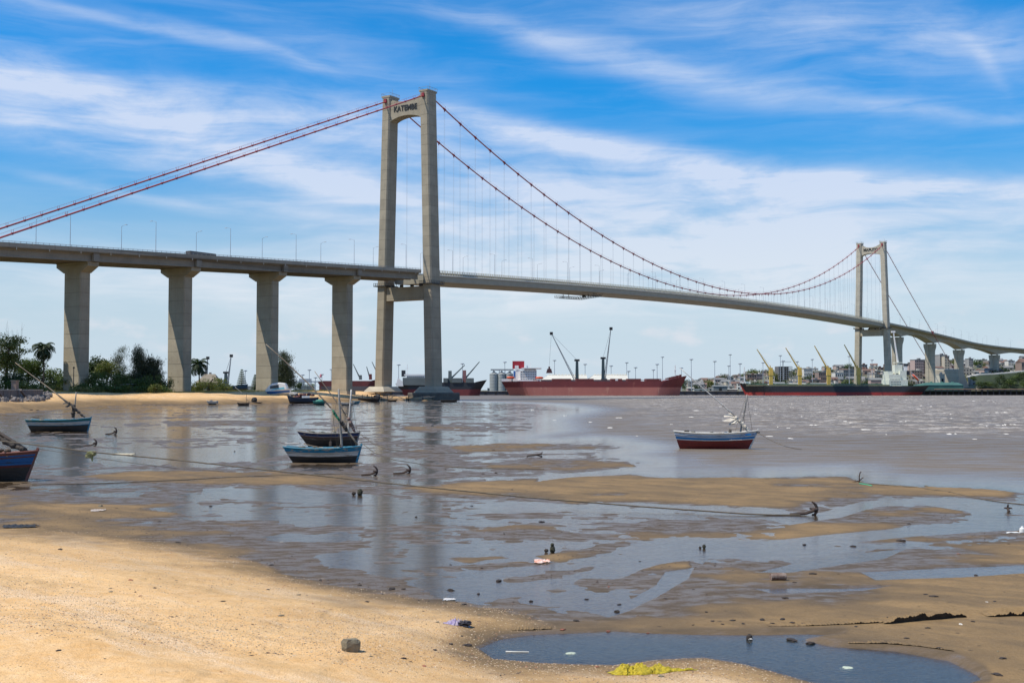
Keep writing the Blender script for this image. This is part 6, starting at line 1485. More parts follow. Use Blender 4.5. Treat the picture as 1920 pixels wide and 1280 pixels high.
# C: dark boat behind it
s = F0 / 97.5; UC, VC = 616, 835
o, L, zg = dhow('sailing_boat', 'weathered dark brown boat with navy gunwale, farther of the close pair left of centre', UC, 836.5, R(-2), s, 116, 1.9, 1.15, [(0, 0), (.56, 1), (.74, 4), (.79, 2)], [B_TAR, B_BRN, B_NAVY, B_RAW, B_RED, B_RAW], B_GRY, transom=.35, rise=(.16, .06), rake=(.95, .35))
lx = lambda u: (u - UC) / s; lz = lambda v: (VC - v) / s + .12
spar(o, (lx(651), 0, .3), (lx(658), 0, lz(729)), .085, .06, B_WHT, 'mast', seed=1)
spar(o, (lx(590), -.2, lz(695)), (lx(651), -.2, lz(779)), .025, .06, B_RAW, 'yard', wob=.015, seed=7)
spar(o, (lx(649), -.2, lz(776)), (lx(668), -.1, lz(813)), .06, .08, B_RAW, 'yard_foot', seed=5)
furl(o, (lx(653), -.2, lz(781)), (lx(665), -.15, lz(806)), .15, pm('rust_sail', (0.16, 0.06, 0.05), (0.3, 0.24, 0.2), 3, .9, .5), 14)
b = MB(); b.blob((lx(601), -.2, lz(704)), (.09, .03, .14), 2, 1); b.build('pennant', pm('pink_cloth', (0.75, 0.25, 0.28)), o)
for (a_, b_) in (((657, 732), (668, 812)), ((656, 735), (640, 812)), ((657, 735), (648, 800))): rope(o, [(lx(a_[0]), 0, lz(a_[1])), (lx(b_[0]), .5, lz(b_[1]))], .012)
spar(o, (lx(574), .1, lz(804)), (lx(590), .1, lz(811)), .03, .03, B_RAW, 'oar')
# D: left, white banded boat
s = F0 / 134.0; UD, VD = 111, 807
o, L, zg = dhow('sailing_boat', 'white banded dark boat with green gunwale lying left of the first pier', UD, 808.5, R(-4), s, 120, 2.3, 1.36, [(0, 0), (.55, 3), (.60, 1), (.84, 2)], [B_TAR, B_WHT, wood('boat_green', (0.03, 0.16, 0.13), (0.3, 0.3, 0.26), .4), B_TEAL, B_RAW], B_TEAL, transom=.6, rake=(.5, .4), rise=(.02, .16))
lx = lambda u: (u - UD) / s; lz = lambda v: (VD - v) / s + .12
spar(o, (lx(137), 0, .3), (lx(142), 0, lz(734)), .09, .06, B_GRY, 'mast', seed=1)
spar(o, (lx(27), -.2, lz(680)), (lx(134), -.2, lz(758)), .035, .09, B_RAW, 'yard', wob=.02, seed=3)
spar(o, (lx(132), -.2, lz(756)), (lx(160), -.1, lz(781)), .08, .08, B_RAW, 'yard_foot', seed=5)
furl(o, (lx(128), -.2, lz(752)), (lx(157), -.15, lz(779)), .15, B_DSAIL, 24, 2)
furl(o, (lx(138), 0, lz(758)), (lx(137), 0, lz(780)), .22, B_DSAIL, 25, name='bundled_sail')
b = MB(); b.add([(lx(108), -.2, lz(741)), (lx(133), -.2, lz(756)), (lx(130), -.25, lz(759)), (lx(117), -.15, lz(748))], [(0, 1, 2, 3)]); b.build('loose_sail', B_GRY, o)
spar(o, (lx(55), .1, lz(779)), (lx(83), .1, lz(786)), .05, .05, B_BRN, 'oar')
# E: bow of a blue boat at the left edge
s = F0 / 62.0; UE, VE = -60, 898
o, L, zg = dhow('sailing_boat', 'blue boat with red gunwale and tarred bottom cut off by the left edge', UE, 900.5, R(-5), s, 262, 2.6, 1.42, [(0, 0), (.52, 1), (.60, 2), (.92, 3)], [B_TAR, wood('boat_dark_red', (0.10, 0.022, 0.02)), wood('boat_deep_blue', (0.01, 0.12, 0.34), (0.03, 0.05, 0.1), .4), wood('boat_rust', (0.20, 0.07, 0.05), (0.1, 0.06, 0.05), .45), B_RAW], wood('boat_rust'  , (0.2, 0.07, 0.05)), transom=.6, rake=(.5, .62), rise=(.1, .12))
lx = lambda u: (u - UE) / s; lz = lambda v: (VE - v) / s + .12
spar(o, (lx(-60), 0, .3), (lx(-75), 0, lz(700)), .11, .08, B_GRY, 'mast', seed=1)
spar(o, (lx(-190), -.2, lz(700)), (lx(52), -.1, lz(842)), .05, .10, B_BRN, 'yard', wob=.03, seed=3)
furl(o, (lx(-30), -.15, lz(806)), (lx(53), -.1, lz(844)), .17, B_DSAIL, 34, 2)
for i in range(5): b = MB(); b.blob((lx(-30 + i * 13), -.4, lz(842)), (.16, .2, .1), 60 + i, 1); b.build('net_float', B_BRN, o)
# F: small beached or grounded craft further off
def small_boat(u, v, Lpx, heading, Bm, D, mats, bands, label, name='rowing_boat', y=None, **kw):
    p = on(u, v); s = F0 / p.y; o = thing(name, label, 'boat', (p.x, p.y, p.z - .1), 0, rot=(kw.pop('tilt', 0), 0, heading)); L = Lpx / s
    b, zg, hb, out = boat_hull(L, Bm, D, bands, mats, **kw); b.build('hull', mats, o)
    for sg in (-1, 1):
        b = MB(); b.path([(q[0][0], sg * abs(q[0][1]) * 1.01, q[0][2] + .02) for q in out], .05, 4); b.build('gunwale', mats[-2] if len(mats) > 1 else mats[0], o)
    for t in (.3, .6): b = MB(); b.box((-L / 2 + L * t, 0, zg(t) - .15), (.3, hb(t) * 1.8, .06)); b.build('thwart', B_RAW, o)
    return o, s, L
o, s, L = small_boat(397, 758, 20, R(-150), 1.5, .95, [B_TAR, B_WHT, B_RAW], [(0, 0), (.35, 1)], 'small white dinghy with dark transom aground left of the little sailing boat')
b = MB(); b.box((.2, 0, 1.15), (.7, .6, .5)); b.box((-L / 2 - .15, 0, .8), (.3, .3, .8)); b.build('outboard', M_GREY, o)
o, s, L = small_boat(456, 760, 23, R(0), 1.4, .8, [B_BRN, B_BRN, B_RAW], [(0, 0)], 'tiny brown sailing boat aground left of the dark heap', 'sailing_boat', rake=(.5, .1), rise=(.2, .1))
spar(o, (.9, 0, .2), (.9, 0, 3.9), .06, .05, B_BRN, 'mast'); spar(o, (-2.4, 0, 5.4), (-.2, 0, 3.6), .06, .06, B_SAIL, 'yard'); spar(o, (.8, 0, 2.2), (1.9, 0, .9), .07, .07, B_RAW, 'yard_foot')
p = on(476, 755); o = thing('dark_heap', 'dark rounded wreck heap on the water edge right of the tiny sailing boat', 'wreck', (p.x, p.y, p.z)); b = MB(); b.blob((.1, 0, .9), (.9, .7, .95), 3, 2, rough=.12); b.build('engine_block', B_TAR, o); b = MB(); b.blob((0, 0, .1), (2.6, .8, .3), 8, 2, rough=.2); b.build('base_wreckage', B_BRN, o)
# motor cruiser hauled out
p = on(521, 739.5); s = F0 / p.y; o = thing('motor_cruiser', 'white cabin cruiser with blue hull stripe hauled out on the beach by the third pier', 'motor boat', (p.x, p.y, p.z - .1), rot=(0, R(5), R(176))); L = 49 / s
M_GEL = pm('gelcoat_white', (0.80, 0.79, 0.76), (0.70, 0.69, 0.67), .5, .35); M_SKY = pm('cyan_panel', (0.22, 0.60, 0.72), None, 1, .4)
b, zg, hb, out = boat_hull(L, 3.0, 1.75, [(0, 1), (.28, 0), (.80, 1)], [M_BLUE, M_GEL, M_GEL], transom=.85, rise=(0, .22), rake=(.1, 1.6)); b.build('hull', [M_BLUE, M_GEL, M_GEL], o)
b = MB(); b.loft([[(x, -w_, 1.5), (x, -w_ * .92, zt2 - .3), (x, -w_ * .6, zt2), (x, w_ * .6, zt2), (x, w_ * .92, zt2 - .3), (x, w_, 1.5)] for x, w_, zt2 in ((-3.6, 1.25, 3.1), (-3.2, 1.3, 3.9), (-1, 1.35, 4.35), (1.6, 1.3, 4.25), (2.6, 1.2, 3.5), (4.0, .9, 2.2))]); b.build('cabin', M_GEL, o, smooth=False)
b = MB()
for sg in (-1, 1): b.add([(-.9, sg * 1.37, 2.3), (2.4, sg * 1.30, 2.4), (2.2, sg * 1.24, 3.4), (-.9, sg * 1.32, 3.6)], [(0, 1, 2, 3)])
b.build('side_window', M_GLASS, o)
b = MB()
for sg in (-1, 1): b.add([(-3.0, sg * 1.34, 1.7), (2.2, sg * 1.36, 1.8), (1.2, sg * 1.37, 2.25), (-2.8, sg * 1.33, 2.6)], [(0, 1, 2, 3)])
b.build('side_panel', M_SKY, o)
b = MB()
for sg in (-1, 1): b.path([(2.5, sg * 1.1, 3.6), (3.6, sg * 1.05, 2.8), (4.3, sg * .9, 2.0)], .05, 4); b.path([(3.3, sg * 1.1, 3.0), (3.3, sg * 1.1, 2.0)], .05, 4)
b.build('bow_rail', M_GEL, o)
# navy fishing boat heaped with gear
o, s, L = small_boat(568, 756, 59, R(0), 2.8, 1.9, [B_TAR, wood('boat_dark_navy', (0.022, 0.045, 0.085), (0.07, 0.09, 0.11), .38), B_RAW], [(0, 0), (.35, 1)], 'dark navy fishing boat heaped with gear on the beach right of the cabin cruiser', 'fishing_boat', transom=.5, rise=(.5, .1), rake=(.9, .5))
b = MB(); rg = random.Random(4)
for i in range(22): b.blob((rg.uniform(-2.4, 3.6), rg.uniform(-.7, .7), 2.0 + rg.uniform(0, 1.1)), (rg.uniform(.4, .8), .5, rg.uniform(.3, .55)), i, 1)
b.build('gear_heap', pm('gear_dark', (0.07, 0.04, 0.04), (0.16, 0.05, 0.05), .8, .9), o)
b = MB(); b.blob((-3.2, 0, 3.2), (1.5, 1, .75), 3, 2, rough=.12); b.build('canopy', pm('canopy_grey', (0.50, 0.47, 0.42)), o)
b = MB()
for x in (-4.2, -2.3): b.beam((x, -.6, 1.8), (x + .2, -.6, 3.2), .12, .12)
b.box((1.1, -.95, 2.15), (2.6, .1, .95)); b.build('rail_panel', M_WHITE, o)
o, s, L = small_boat(599, 758.5, 25, R(8), 1.8, 1.05, [wood('boat_dk_green', (0.03, 0.07, 0.075)), wood('boat_sea_green', (0.04, 0.27, 0.22)), B_RAW], [(0, 0), (.5, 1)], 'sea green dinghy with covered foredeck beside the navy fishing boat')
b = MB(); b.blob((.2, 0, 1.1), (1.6, .7, .6), 2, 2, rough=.08); b.build('cover', wood('cover_green', (0.04, 0.25, 0.19)), o)
o, s, L = small_boat(652, 759.5, 26, R(4), 1.6, .8, [B_TAR, B_WHT, B_RAW], [(0, 0), (.3, 1)], 'white and dark rowing boat behind the masts of the close pair')
o, s, L = small_boat(668, 757, 16, R(0), 1.5, .9, [B_TEAL, B_TEAL, B_RAW], [(0, 0)], 'short teal rowing boat just right of the white one')
o, s, L = small_boat(692, 752.5, 42, R(2), 2.2, 1.2, [B_TAR, B_BRN, B_RAW], [(0, 0)], 'dark working boat with posts moored under the KATEMBE tower', 'work_boat')
b = MB()
for x in (-2.6, -.8, 1.0): b.beam((x, 0, .8), (x, 0, 2.6), .2, .2)
b.beam((-2.8, 0, 2.7), (2.4, 0, 2.8), 1.4, .15); b.build('canopy_frame', M_DARK, o); b = MB(); b.blob((3.0, 0, 1.7), (1.3, .8, 1.1), 6, 1); b.build('engine_cover', B_TAR, o)
small_boat(736, 752.3, 19, R(0), 1.2, .6, [B_TAR, B_TAR, B_RAW], [(0, 0)], 'small black canoe left of the big round pile cap', 'canoe')
small_boat(842, 753.5, 33, R(3), 1.3, .75, [B_TAR, B_TAR, B_RAW], [(0, 0)], 'long black canoe in front of the big round pile cap', 'canoe')
for (u, v, Lp, m1, lab, hd, D_) in ((437, 733, 56, wood('boat_mid_blue', (0.025, 0.08, 0.17), (0.1, 0.1, 0.1), .4), 'long blue boat hauled out on the grass left of the conifer', 0, 2.2), (400, 733.5, 26, wood('boat_pale_teal', (0.06, 0.20, 0.22)), 'pale teal boat hauled out beside the long blue boat', 0, 1.9), (368, 732.5, 30, B_MAR, 'maroon boat hauled out right of the second pier', 0, 1.8)):
    y = 470 if u < 430 else 478; p = dp(u, v, y); o = thing('beached_boat', lab, 'boat', (p.x, y, gh(p.x, y) - .1), R(hd)); L = Lp * y / F0
    b, zg, hb, out = boat_hull(L, 2.6, D_, [(0, 0), (.45, 1)], [B_BRN, m1, B_RAW], rise=(.3, .3), rake=(.8, .8)); b.build('hull', [B_BRN, m1, B_RAW], o)
    b = MB()
    for sg in (-1, 1): b.path([(q[0][0], sg * abs(q[0][1]), q[0][2]) for q in out], .06, 4)
    b.build('gunwale', m1, o)
# jetty wreckage and timbers beside the tower foot
o = thing('landing_stage', 'rickety timber landing stage strewn between the KATEMBE tower feet', 'jetty', (dp(760, 745, 520).x, 505, 0)); s = 505 / F0; b = MB(); rg = random.Random(8)
for i in range(14): x = rg.uniform(-14, 8); b.beam((x, rg.uniform(-5, 5), rg.uniform(.4, 2.6)), (x + rg.uniform(2, 7), rg.uniform(-5, 5), rg.uniform(.3, 2.4)), .3, .12)
b.build('plank', M_QTOP, o); b = MB()
for i in range(16): x = rg.uniform(-15, 9); b.beam((x, rg.uniform(-4, 4), -.5), (x + rg.uniform(-.3, .3), rg.uniform(-4, 4), rg.uniform(1, 2.6)), .25, .25)
b.build('post', B_TAR, o)

# ------------------------------------------------------------------ anchors and mooring ropes
M_IRON = pm('rusty_iron', (0.045, 0.035, 0.03), (0.08, 0.045, 0.03), 6, .8, .4)
def anchor(u, v, hpx, heading, label, shank=1.6, arms=4, tilt=0):
    p = on(u, v); s = F0 / p.y; H = hpx / s; o = thing('anchor', label, 'anchor', (p.x, p.y, p.z), heading)
    r = H * .085 + .014; S_ = H * shank
    b = MB(); b.path([(-S_, 0, .03), (-S_ * .4, 0, H * .12), (0, 0, H * .38)], [r * .8, r, r * 1.2], 6); b.build('shank', M_IRON, o)
    for i in range(4):
        a = math.pi / 2 * (i + 1); pts = []
        for k in range(7):
            q = k / 6 * 1.25; rad = H * .52 * math.sin(q); ax = -H * .42 * (1 - math.cos(q)) * 1.1; pts.append((ax + .03, rad * math.cos(a), H * .42 + rad * math.sin(a)))
        pts = [(x, y, max(z, .01)) for x, y, z in pts]
        b = MB(); b.path(pts, [r, r, r, r * .9, r * .8, r * .7, r * .3], 6); e = pts[-1]; b.box(e, (H * .10, H * .03, H * .13)); b.build('fluke', M_IRON, o)
    return o
anchor(1530, 965, 26, R(4), 'black iron anchor lying at the end of the long rope on the right', 1.9, 3, .9)
anchor(706, 891, 19, R(10), 'rusty anchor on the sand, left of the two below the close pair of boats', 1.5, 3, .9)
anchor(768, 888, 18, R(12), 'rusty anchor on the sand, right of the two below the close pair of boats', 1.7, 3, .9)
anchor(218, 814, 14, R(20), 'small grapnel anchor on the mud right of the white banded boat', 1.4, 4)
anchor(180, 836, 14, R(15), 'small anchor above the rag on the long rope', 1.6, 3, .9)
anchor(1890, 958, 14, R(80), 'double armed anchor at the right edge of the photo', 1.0, 4)
p = on(1611, 904); o = thing('anchor', 'upright iron anchor stake at the end of the right hand sandbar', 'anchor', (p.x, p.y, p.z)); s = F0 / p.y; H = 20 / s
b = MB(); b.path([(0, 0, 0), (.01, 0, H * .6), (.05, 0, H * .9), (.10, 0, H)], .03, 6); b.build('shank', M_IRON, o); b = MB(); b.path([(-.35, 0, .02), (0, 0, .08), (.2, 0, .25)], .025, 5); b.build('fluke', M_IRON, o)
p = on(1003, 856); o = thing('driftwood', 'dark forked driftwood in the shallow channel right of centre', 'driftwood', (p.x, p.y, p.z)); b = MB(); b.path([(-.55, 0, .05), (0, 0, .12), (.45, 0, .2), (.5, 0, .33)], [.05, .08, .06, .03], 6); b.path([(.1, 0, .1), (.5, .1, .02)], .04, 5); b.build('branch', M_IRON, o)
def ground_rope(pts, r, label, sag_free=False, name='mooring_rope'):
    P = []
    for i, q in enumerate(pts):
        P.append(Vector(q) if len(q) == 3 and not isinstance(q[2], str) else on(q[0], q[1], .02))
    # resample
    Q = []
    for a, c in zip(P[:-1], P[1:]):
        n = max(2, int((c - a).length / .8))
        for i in range(n): Q.append(a.lerp(c, i / n))
    Q.append(P[-1])
    if not sag_free:
        Q = [Vector((q.x + .03 * math.sin(i * .9), q.y + .03 * math.cos(i * .7), max(q.z, max(gh(q.x, q.y), 0) + r * .5))) for i, q in enumerate(Q)]
    b = MB(); b.path(Q, r, 5); o = b.build(name, M_ROPE, None); tag(o, label, 'rope'); return o
def ap_(u, v, y): p = dp(u, v, y); return (p.x, p.y, p.z)
ground_rope([ap_(-20, 824, 60), ap_(60, 833, 57.6), ap_(170, 847, 56.2), ap_(330, 862, 54.8), ap_(560, 887, 51.5), ap_(760, 909, 49.5), ap_(1000, 933, 47.2), ap_(1200, 949, 45.6), ap_(1400, 963, 43.9), (1450, 966), (1500, 966)], .028, 'long taut rope running from the left boat bow across the sand to the big anchor', True)
ground_rope([(60, 909), (200, 906), (340, 900), (480, 893), (620, 889), (690, 890)], .02, 'thin rope from the left edge boat along the sandbar to the rusty anchors')
ground_rope([ap_(76, 842, 62), ap_(250, 868, 60), (330, 878), (420, 884)], .012, 'thin slack line below the long taut rope at the left')
ground_rope([ap_(676, 829, 77.5), ap_(700, 848, 76), ap_(740, 862, 73), (800, 872), (880, 877), (960, 879), (1020, 880)], .02, 'slack rope from the teal boat bow down onto the sandbar')
ground_rope([ap_(676, 815, 97), ap_(700, 832, 95), (730, 843), (800, 849), (880, 849)], .022, 'slack rope from the dark boat bow trailing right')
ground_rope([ap_(1421, 811, 92), ap_(1440, 823, 91.5), ap_(1470, 836, 90), gp(1503, 843, -.02)], .018, 'slack rope from the blue and white boat bow into the water')
ground_rope([(1612, 906), (1640, 908), ap_(1720, 917, 56), ap_(1800, 934, 52), ap_(1880, 945, 49), ap_(1960, 948, 47)], .02, 'rope stretched from the anchor stake to the right edge of the photo')
ground_rope([(1612, 907), (1634, 911)], .03, 'short bright green rope tied at the anchor stake').data.materials[0] = pm('green_rope', (0.05, 0.45, 0.25))

# ------------------------------------------------------------------ things lying about
def cloth(u, v, w_, h_, mat, label, name, seed, mats2=None, n=26, m_=10, hgt=.10, kind='cloth'):
    p = on(u, v); s = F0 / p.y; W_, D_ = w_ / s, h_ / s / max(.12, (HC / p.y)) ; rg = random.Random(seed)
    o = thing(name, label, kind, (p.x, p.y, p.z), 0)
    b = MB(); vs = []
    for j in range(m_ + 1):
        for i in range(n + 1):
            x = W_ * (i / n - .5); y = D_ * (j / m_ - .5) * (.55 + .45 * math.sin(math.pi * min(1, (i + 3) / (n * .8)))) ; x += .06 * W_ * math.sin(j * .9 + seed) * .5
            px_, py_ = p.x + x, p.y + y
            z = hgt * (.35 + .65 * abs(math.sin(i * .55 + 1.7 * math.sin(j * .5 + seed)) * math.cos(j * .8 + i * .13))) * math.sin(math.pi * (j + .4) / (m_ + .8)) ** .5 + rg.uniform(0, .012)
            vs.append((x, y, z + (gh(px_, py_) - p.z) * (0 if seed == 99 else 1) + .005))
    b.add(vs, [(j * (n + 1) + i, j * (n + 1) + i + 1, (j + 1) * (n + 1) + i + 1, (j + 1) * (n + 1) + i) for j in range(m_) for i in range(n)]); b.build('fabric', mat, o, smooth=True)
    if mats2:
        b = MB(); b.blob((W_ * .36, -D_ * .1, .03), (W_ * .2, D_ * .3, .05), seed, 2, rough=.15); b.build('dark_part', mats2, o)
    return o
def crumple(u, v, w_, tall, mat, label, name, seed, prof, cat='cloth'):
    """a heap of crumpled fabric: ragged outline, sharp folds; prof = half widths along the length"""
    p = on(u, v); s = F0 / p.y; W_ = w_ / s; o = thing(name, label, cat, (p.x, p.y, p.z)); n, m_ = 90, 26; ii, jj = np.meshgrid(np.arange(n + 1), np.arange(m_ + 1)); k = ii / n; q = jj / m_ * 2 - 1
    f1 = fbm(k * 9 + seed, q * 1.6 + seed, seed, 3); f2 = fbm(k * 26, q * 4, seed + 7, 3); rid = 1 - np.abs(fbm(k * 14 + f1, q * 2.4 + f1 * 2, seed + 3, 3)) * 4
    hw = np.interp(k, np.linspace(0, 1, len(prof)), prof) * W_ * (1 + .35 * fbm(k * 8, k * 0 + 3, seed + 5, 3))
    x = W_ * (k - .5) + f1 * .05 * W_ + q * q * .02 * W_ * f2; y = q * hw + f1 * .12 * W_ * .5
    dome = np.sqrt(np.clip(1 - q * q, 0, 1)) * np.clip(np.sin(np.pi * np.clip(k, .02, .98)) * 2.2, 0, 1); hh = np.interp(k, np.linspace(0, 1, len(prof)), prof) / max(prof)
    z = dome * hh * tall * (.50 + .30 * np.clip(rid, -.6, 1) + .45 * f1 + .08 * f2); z = np.maximum(z, .004)
    gz_ = gha((p.x + x).ravel(), (p.y + y).ravel()).reshape(x.shape) - p.z
    b = MB(); b.add(list(zip(x.ravel().tolist(), y.ravel().tolist(), (z + gz_).ravel().tolist())), [(a * (n + 1) + c, a * (n + 1) + c + 1, (a + 1) * (n + 1) + c + 1, (a + 1) * (n + 1) + c) for a in range(m_) for c in range(n)]); b.build('fabric', mat, o, smooth=True); return o
crumple(1226, 1260, 164, .20, pm('yellow_cloth', (0.66, 0.50, 0.02), (0.33, 0.26, 0.012), 16, .6, .8, 40), 'crumpled yellow green cloth lying beside the foreground pool', 'yellow_cloth', 3, [.09, .17, .19, .15, .17, .15, .16, .12, .07, .035, .05, .035])  # darker second tone stands in for shade in the folds, mixed by noise
o = crumple(857, 1170, 50, .13, pm('lilac_cloth', (0.30, 0.24, 0.46), (0.60, 0.52, 0.46), 9, .8, .6, 40), 'lilac and pale rag with a dark end lying on the sand by the pool', 'lilac_rag', 15, [.06, .12, .2, .22, .16, .1])
b = MB(); b.blob((.14, -.03, .03), (.12, .10, .045), 5, 2, rough=.3); b.build('dark_end', pm('dark_rag', (0.03, 0.025, 0.03)), o)
cloth(1016, 1053, 30, 8, pm('orange_plastic', (0.75, 0.26, 0.12), (0.80, 0.68, 0.6), 5, .5, .4), 'orange and white plastic scrap on the wet sand right of centre', 'orange_scrap', 6, hgt=.07)
cloth(40, 988, 60, 6, pm('black_weed', (0.03, 0.032, 0.035), (0.015, 0.015, 0.018), 9, .6, .6), 'strip of dark weed and plastic at the left edge above the dry sand', 'weed_strip', 8, hgt=.09, kind='weed')
cloth(185, 957, 24, 4, pm('pale_litter', (0.5, 0.42, 0.36)), 'pale torn litter on the damp sand left of centre', 'pale_litter', 9, hgt=.05)
cloth(1007, 1128, 22, 4, pm('white_litter', (0.66, 0.64, 0.62)), 'torn scrap at the edge of the dry sand', 'white_litter', 10, hgt=.03) if False else None
cloth(843, 1124, 22, 4, pm('white_litter', (0.66, 0.64, 0.62)), 'torn white scrap at the foot of the dry sand slope', 'white_litter', 10, hgt=.03)
p = on(232, 851.5); cloth(232, 851.5, 40, 5, pm('cream_bag', (0.62, 0.55, 0.38)), 'flat cream bag on the mud beside the rag on the long rope', 'cream_bag', 12, hgt=.08)
q = Vector(ap_(171, 850, 56.2)); o = thing('rag', 'yellowish rag knotted round the long taut rope at the left', 'rag', q); b = MB(); b.blob((0, 0, 0), (.22, .1, .13), 3, 2, rough=.25); b.blob((-.12, 0, -.12), (.16, .06, .1), 5, 1); b.blob((.05, 0, -.2), (.05, .04, .16), 4, 1); b.build('knot', pm('rag_yellow', (0.36, 0.34, 0.16), (0.2, 0.2, 0.08), 9, .9, .5), o)
M_STONE = pm('shore_stone', (0.27, 0.23, 0.15), (0.15, 0.125, 0.085), 7, .9, .7)
p = on(657, 1219); s = F0 / p.y; o = thing('boulder', 'square pale brown stone standing alone on the dry sand', 'stone', (p.x, p.y, p.z), .3)
b = MB(); w2 = 17 / s; rg = random.Random(2); P = []
for z, k in ((-.05, .92), (.08, 1.0), (.17, 1.0), (.235, .82)):
    P.append([(x * w2 * k + rg.uniform(-.014, .014), y * w2 * .8 * k + rg.uniform(-.014, .014), z * (1.0 + rg.uniform(-.08, .08)) * w2 * 5.4) for x, y in ((-1, -.5), (-.55, -.95), (.1, -1), (.75, -.85), (1, -.3), (.95, .5), (.4, 1), (-.5, .95), (-1, .45))])
b.loft(P); b.build('stone_body', M_STONE, o)
M_DEB = pm('dark_debris', (0.05, 0.035, 0.028), (0.028, 0.022, 0.018), 8, .85, .5); M_DEBR = pm('brick_bit', (0.34, 0.12, 0.07), (0.24, 0.09, 0.06), 8, .9, .5); M_WHL = pm('shell_white', (0.75, 0.70, 0.62), None, 5, .7)
# weed grown stumps on the wet flat
for (u, v, w_, lab) in ((1031, 1035, 22, 'weedy mooring stump with dark lump standing in the shallow pool right of centre'), (1317, 1028, 14, 'small mossy stump in the shallows right of the weedy stump'), (670, 928, 22, 'dark clump with a sandy stone in the rippled shallows')):
    p = on(u, v); s = F0 / p.y; k = w_ / s / 2; o = thing('weedy_stump', lab, 'stump', (p.x, p.y, p.z)); b = MB(); b.blob((k * .45, 0, k * .5), (k * .45, k * .5, k * .6), u, 2, rough=.15)
    if u == 1031: b.blob((k * .4, 0, k * 1.25), (k * .3, k * .3, k * .32), 5, 2, rough=.15)
    b.build('stump_body', pm('moss_dark', (0.06, 0.055, 0.03), (0.03, 0.03, 0.02), 9, .9, .5), o); b = MB(); b.blob((-k * .6, 0, k * .3), (k * .35, k * .3, k * .3), 9, 2, rough=.15); b.build('side_lump', M_DEB, o)
p = on(1460, 1087); s = F0 / p.y; o = thing('rusty_can', 'rusty brown can lying on the damp sand right of centre', 'can', (p.x, p.y, p.z), .2); b = MB(); r_ = 6.5 / s; b.path([(-.2, 0, r_), (.17, 0, r_)], r_, 14); b.build('can_body', pm('rusty_can', (0.12, 0.05, 0.03), (0.32, 0.25, 0.2), 8, .7, .4, wear=(.4, .34, .3), wamt=.4, wscale=8), o); b = MB(); b.path([(.172, 0, r_), (.175, 0, r_)], r_ * .8, 14); b.build('opening', M_BLACK, o)
p = gp(1405, 1198); o = thing('bottle', 'small dark bottle top bobbing in the foreground pool', 'bottle', (p.x, p.y, 0)); b = MB(); b.lathe((0, 0, -.03), [(.05, 0), (.06, .05), (.05, .1), (.015, .13)], 10); b.build('bottle_body', M_DEB, o); b = MB(); b.blob((.01, -.03, .015), (.04, .04, .02), 3, 1); b.build('cap', M_WHL, o)
p = on(1917, 999); o = thing('white_container', 'white plastic container at the right edge of the photo', 'container', (p.x, p.y, p.z)); b = MB(); b.lathe((0, 0, 0), [(.07, 0), (.09, .03), (.09, .14), (.04, .18), (.03, .22)], 12); b.build('jug', M_WHITE, o); b = MB(); b.blob((-.3, 0, .02), (.22, .08, .03), 3, 1); b.build('flap', M_WHITE, o)
for u, v, lab in ((970, 1221, 'pale stick half sunk at the left end of the foreground pool'),):
    p = gp(u, v, .005); o = thing('stick', lab, 'stick', p); b = MB(); b.path([(-.2, 0, .0), (.2, -.02, .0)], [.018, .012], 5); b.build('stick_body', M_WHL, o)
for u, v, lab in ((1070, 1226, 'pale submerged bag in the left part of the foreground pool'), (1588, 1253, 'pale submerged bag in the right part of the foreground pool')):
    p = gp(u, v, -.02); o = thing('sunken_bag', lab, 'bag', p); b = MB(); b.blob((0, 0, 0), (.11, .12, .03), u, 2, rough=.2); b.build('bag_body', pm('sunk_bag', (0.5, 0.55, 0.42)), o)
# undercut scarp and cracks in the damp sand by the pool
M_MUDSHADE = pm('mud_painted_shade', (0.022, 0.017, 0.012), (0.045, 0.033, 0.022), 9, .9, .6)  # mud coloured near-black to paint in the shade under the overhang
def scarp(pts, label, seed, jag):
    """ragged overhanging lip: pts = (u, v of the foot, height in px)"""
    b = MB(); rg = random.Random(seed); P = []
    us = np.arange(pts[0][0], pts[-1][0], 2.2)
    for u in us:
        v = np.interp(u, [q[0] for q in pts], [q[1] for q in pts]); hpx = np.interp(u, [q[0] for q in pts], [q[2] for q in pts]) * (1 + rg.uniform(-jag, jag)) * (1 + .35 * math.sin(u * .21) * math.sin(u * .057))
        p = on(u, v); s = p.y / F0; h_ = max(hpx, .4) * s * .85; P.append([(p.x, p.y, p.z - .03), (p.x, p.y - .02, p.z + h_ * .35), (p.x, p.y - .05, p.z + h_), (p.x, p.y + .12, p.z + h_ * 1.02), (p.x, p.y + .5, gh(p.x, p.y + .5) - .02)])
    b.loft(P, closed=False, caps=False, mis=[0, 0, 1, 1]); o = b.build('eroded_bank', [M_MUDSHADE, M_SAND], None); tag(o, label, 'bank')
scarp([(1655, 1168, 1), (1672, 1168, 7), (1700, 1165, 13), (1730, 1162, 12), (1765, 1160, 12), (1790, 1157, 9), (1812, 1156, 3)], 'ragged undercut bank with painted black shade in the damp sand at the lower right', 3, .16)
scarp([(1850, 1155, 1), (1870, 1155, 5), (1900, 1154, 7), (1960, 1154, 8), (2010, 1154, 6)], 'undercut bank with painted dark shade running off the right edge of the photo', 5, .3)
scarp([(1440, 1173, .6), (1520, 1172, 1.6), (1590, 1169, 2.4), (1660, 1166, 3)], 'thin dark crack in the damp sand left of the ragged undercut bank', 6, .5)
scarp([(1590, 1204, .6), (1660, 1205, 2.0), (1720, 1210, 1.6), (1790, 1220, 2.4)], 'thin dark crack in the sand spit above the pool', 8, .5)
scarp([(960, 1180, 1), (1000, 1180, 2.4), (1035, 1178, 1.4)], 'short lip of sand with painted shade at the left end of the pool', 9, .5)
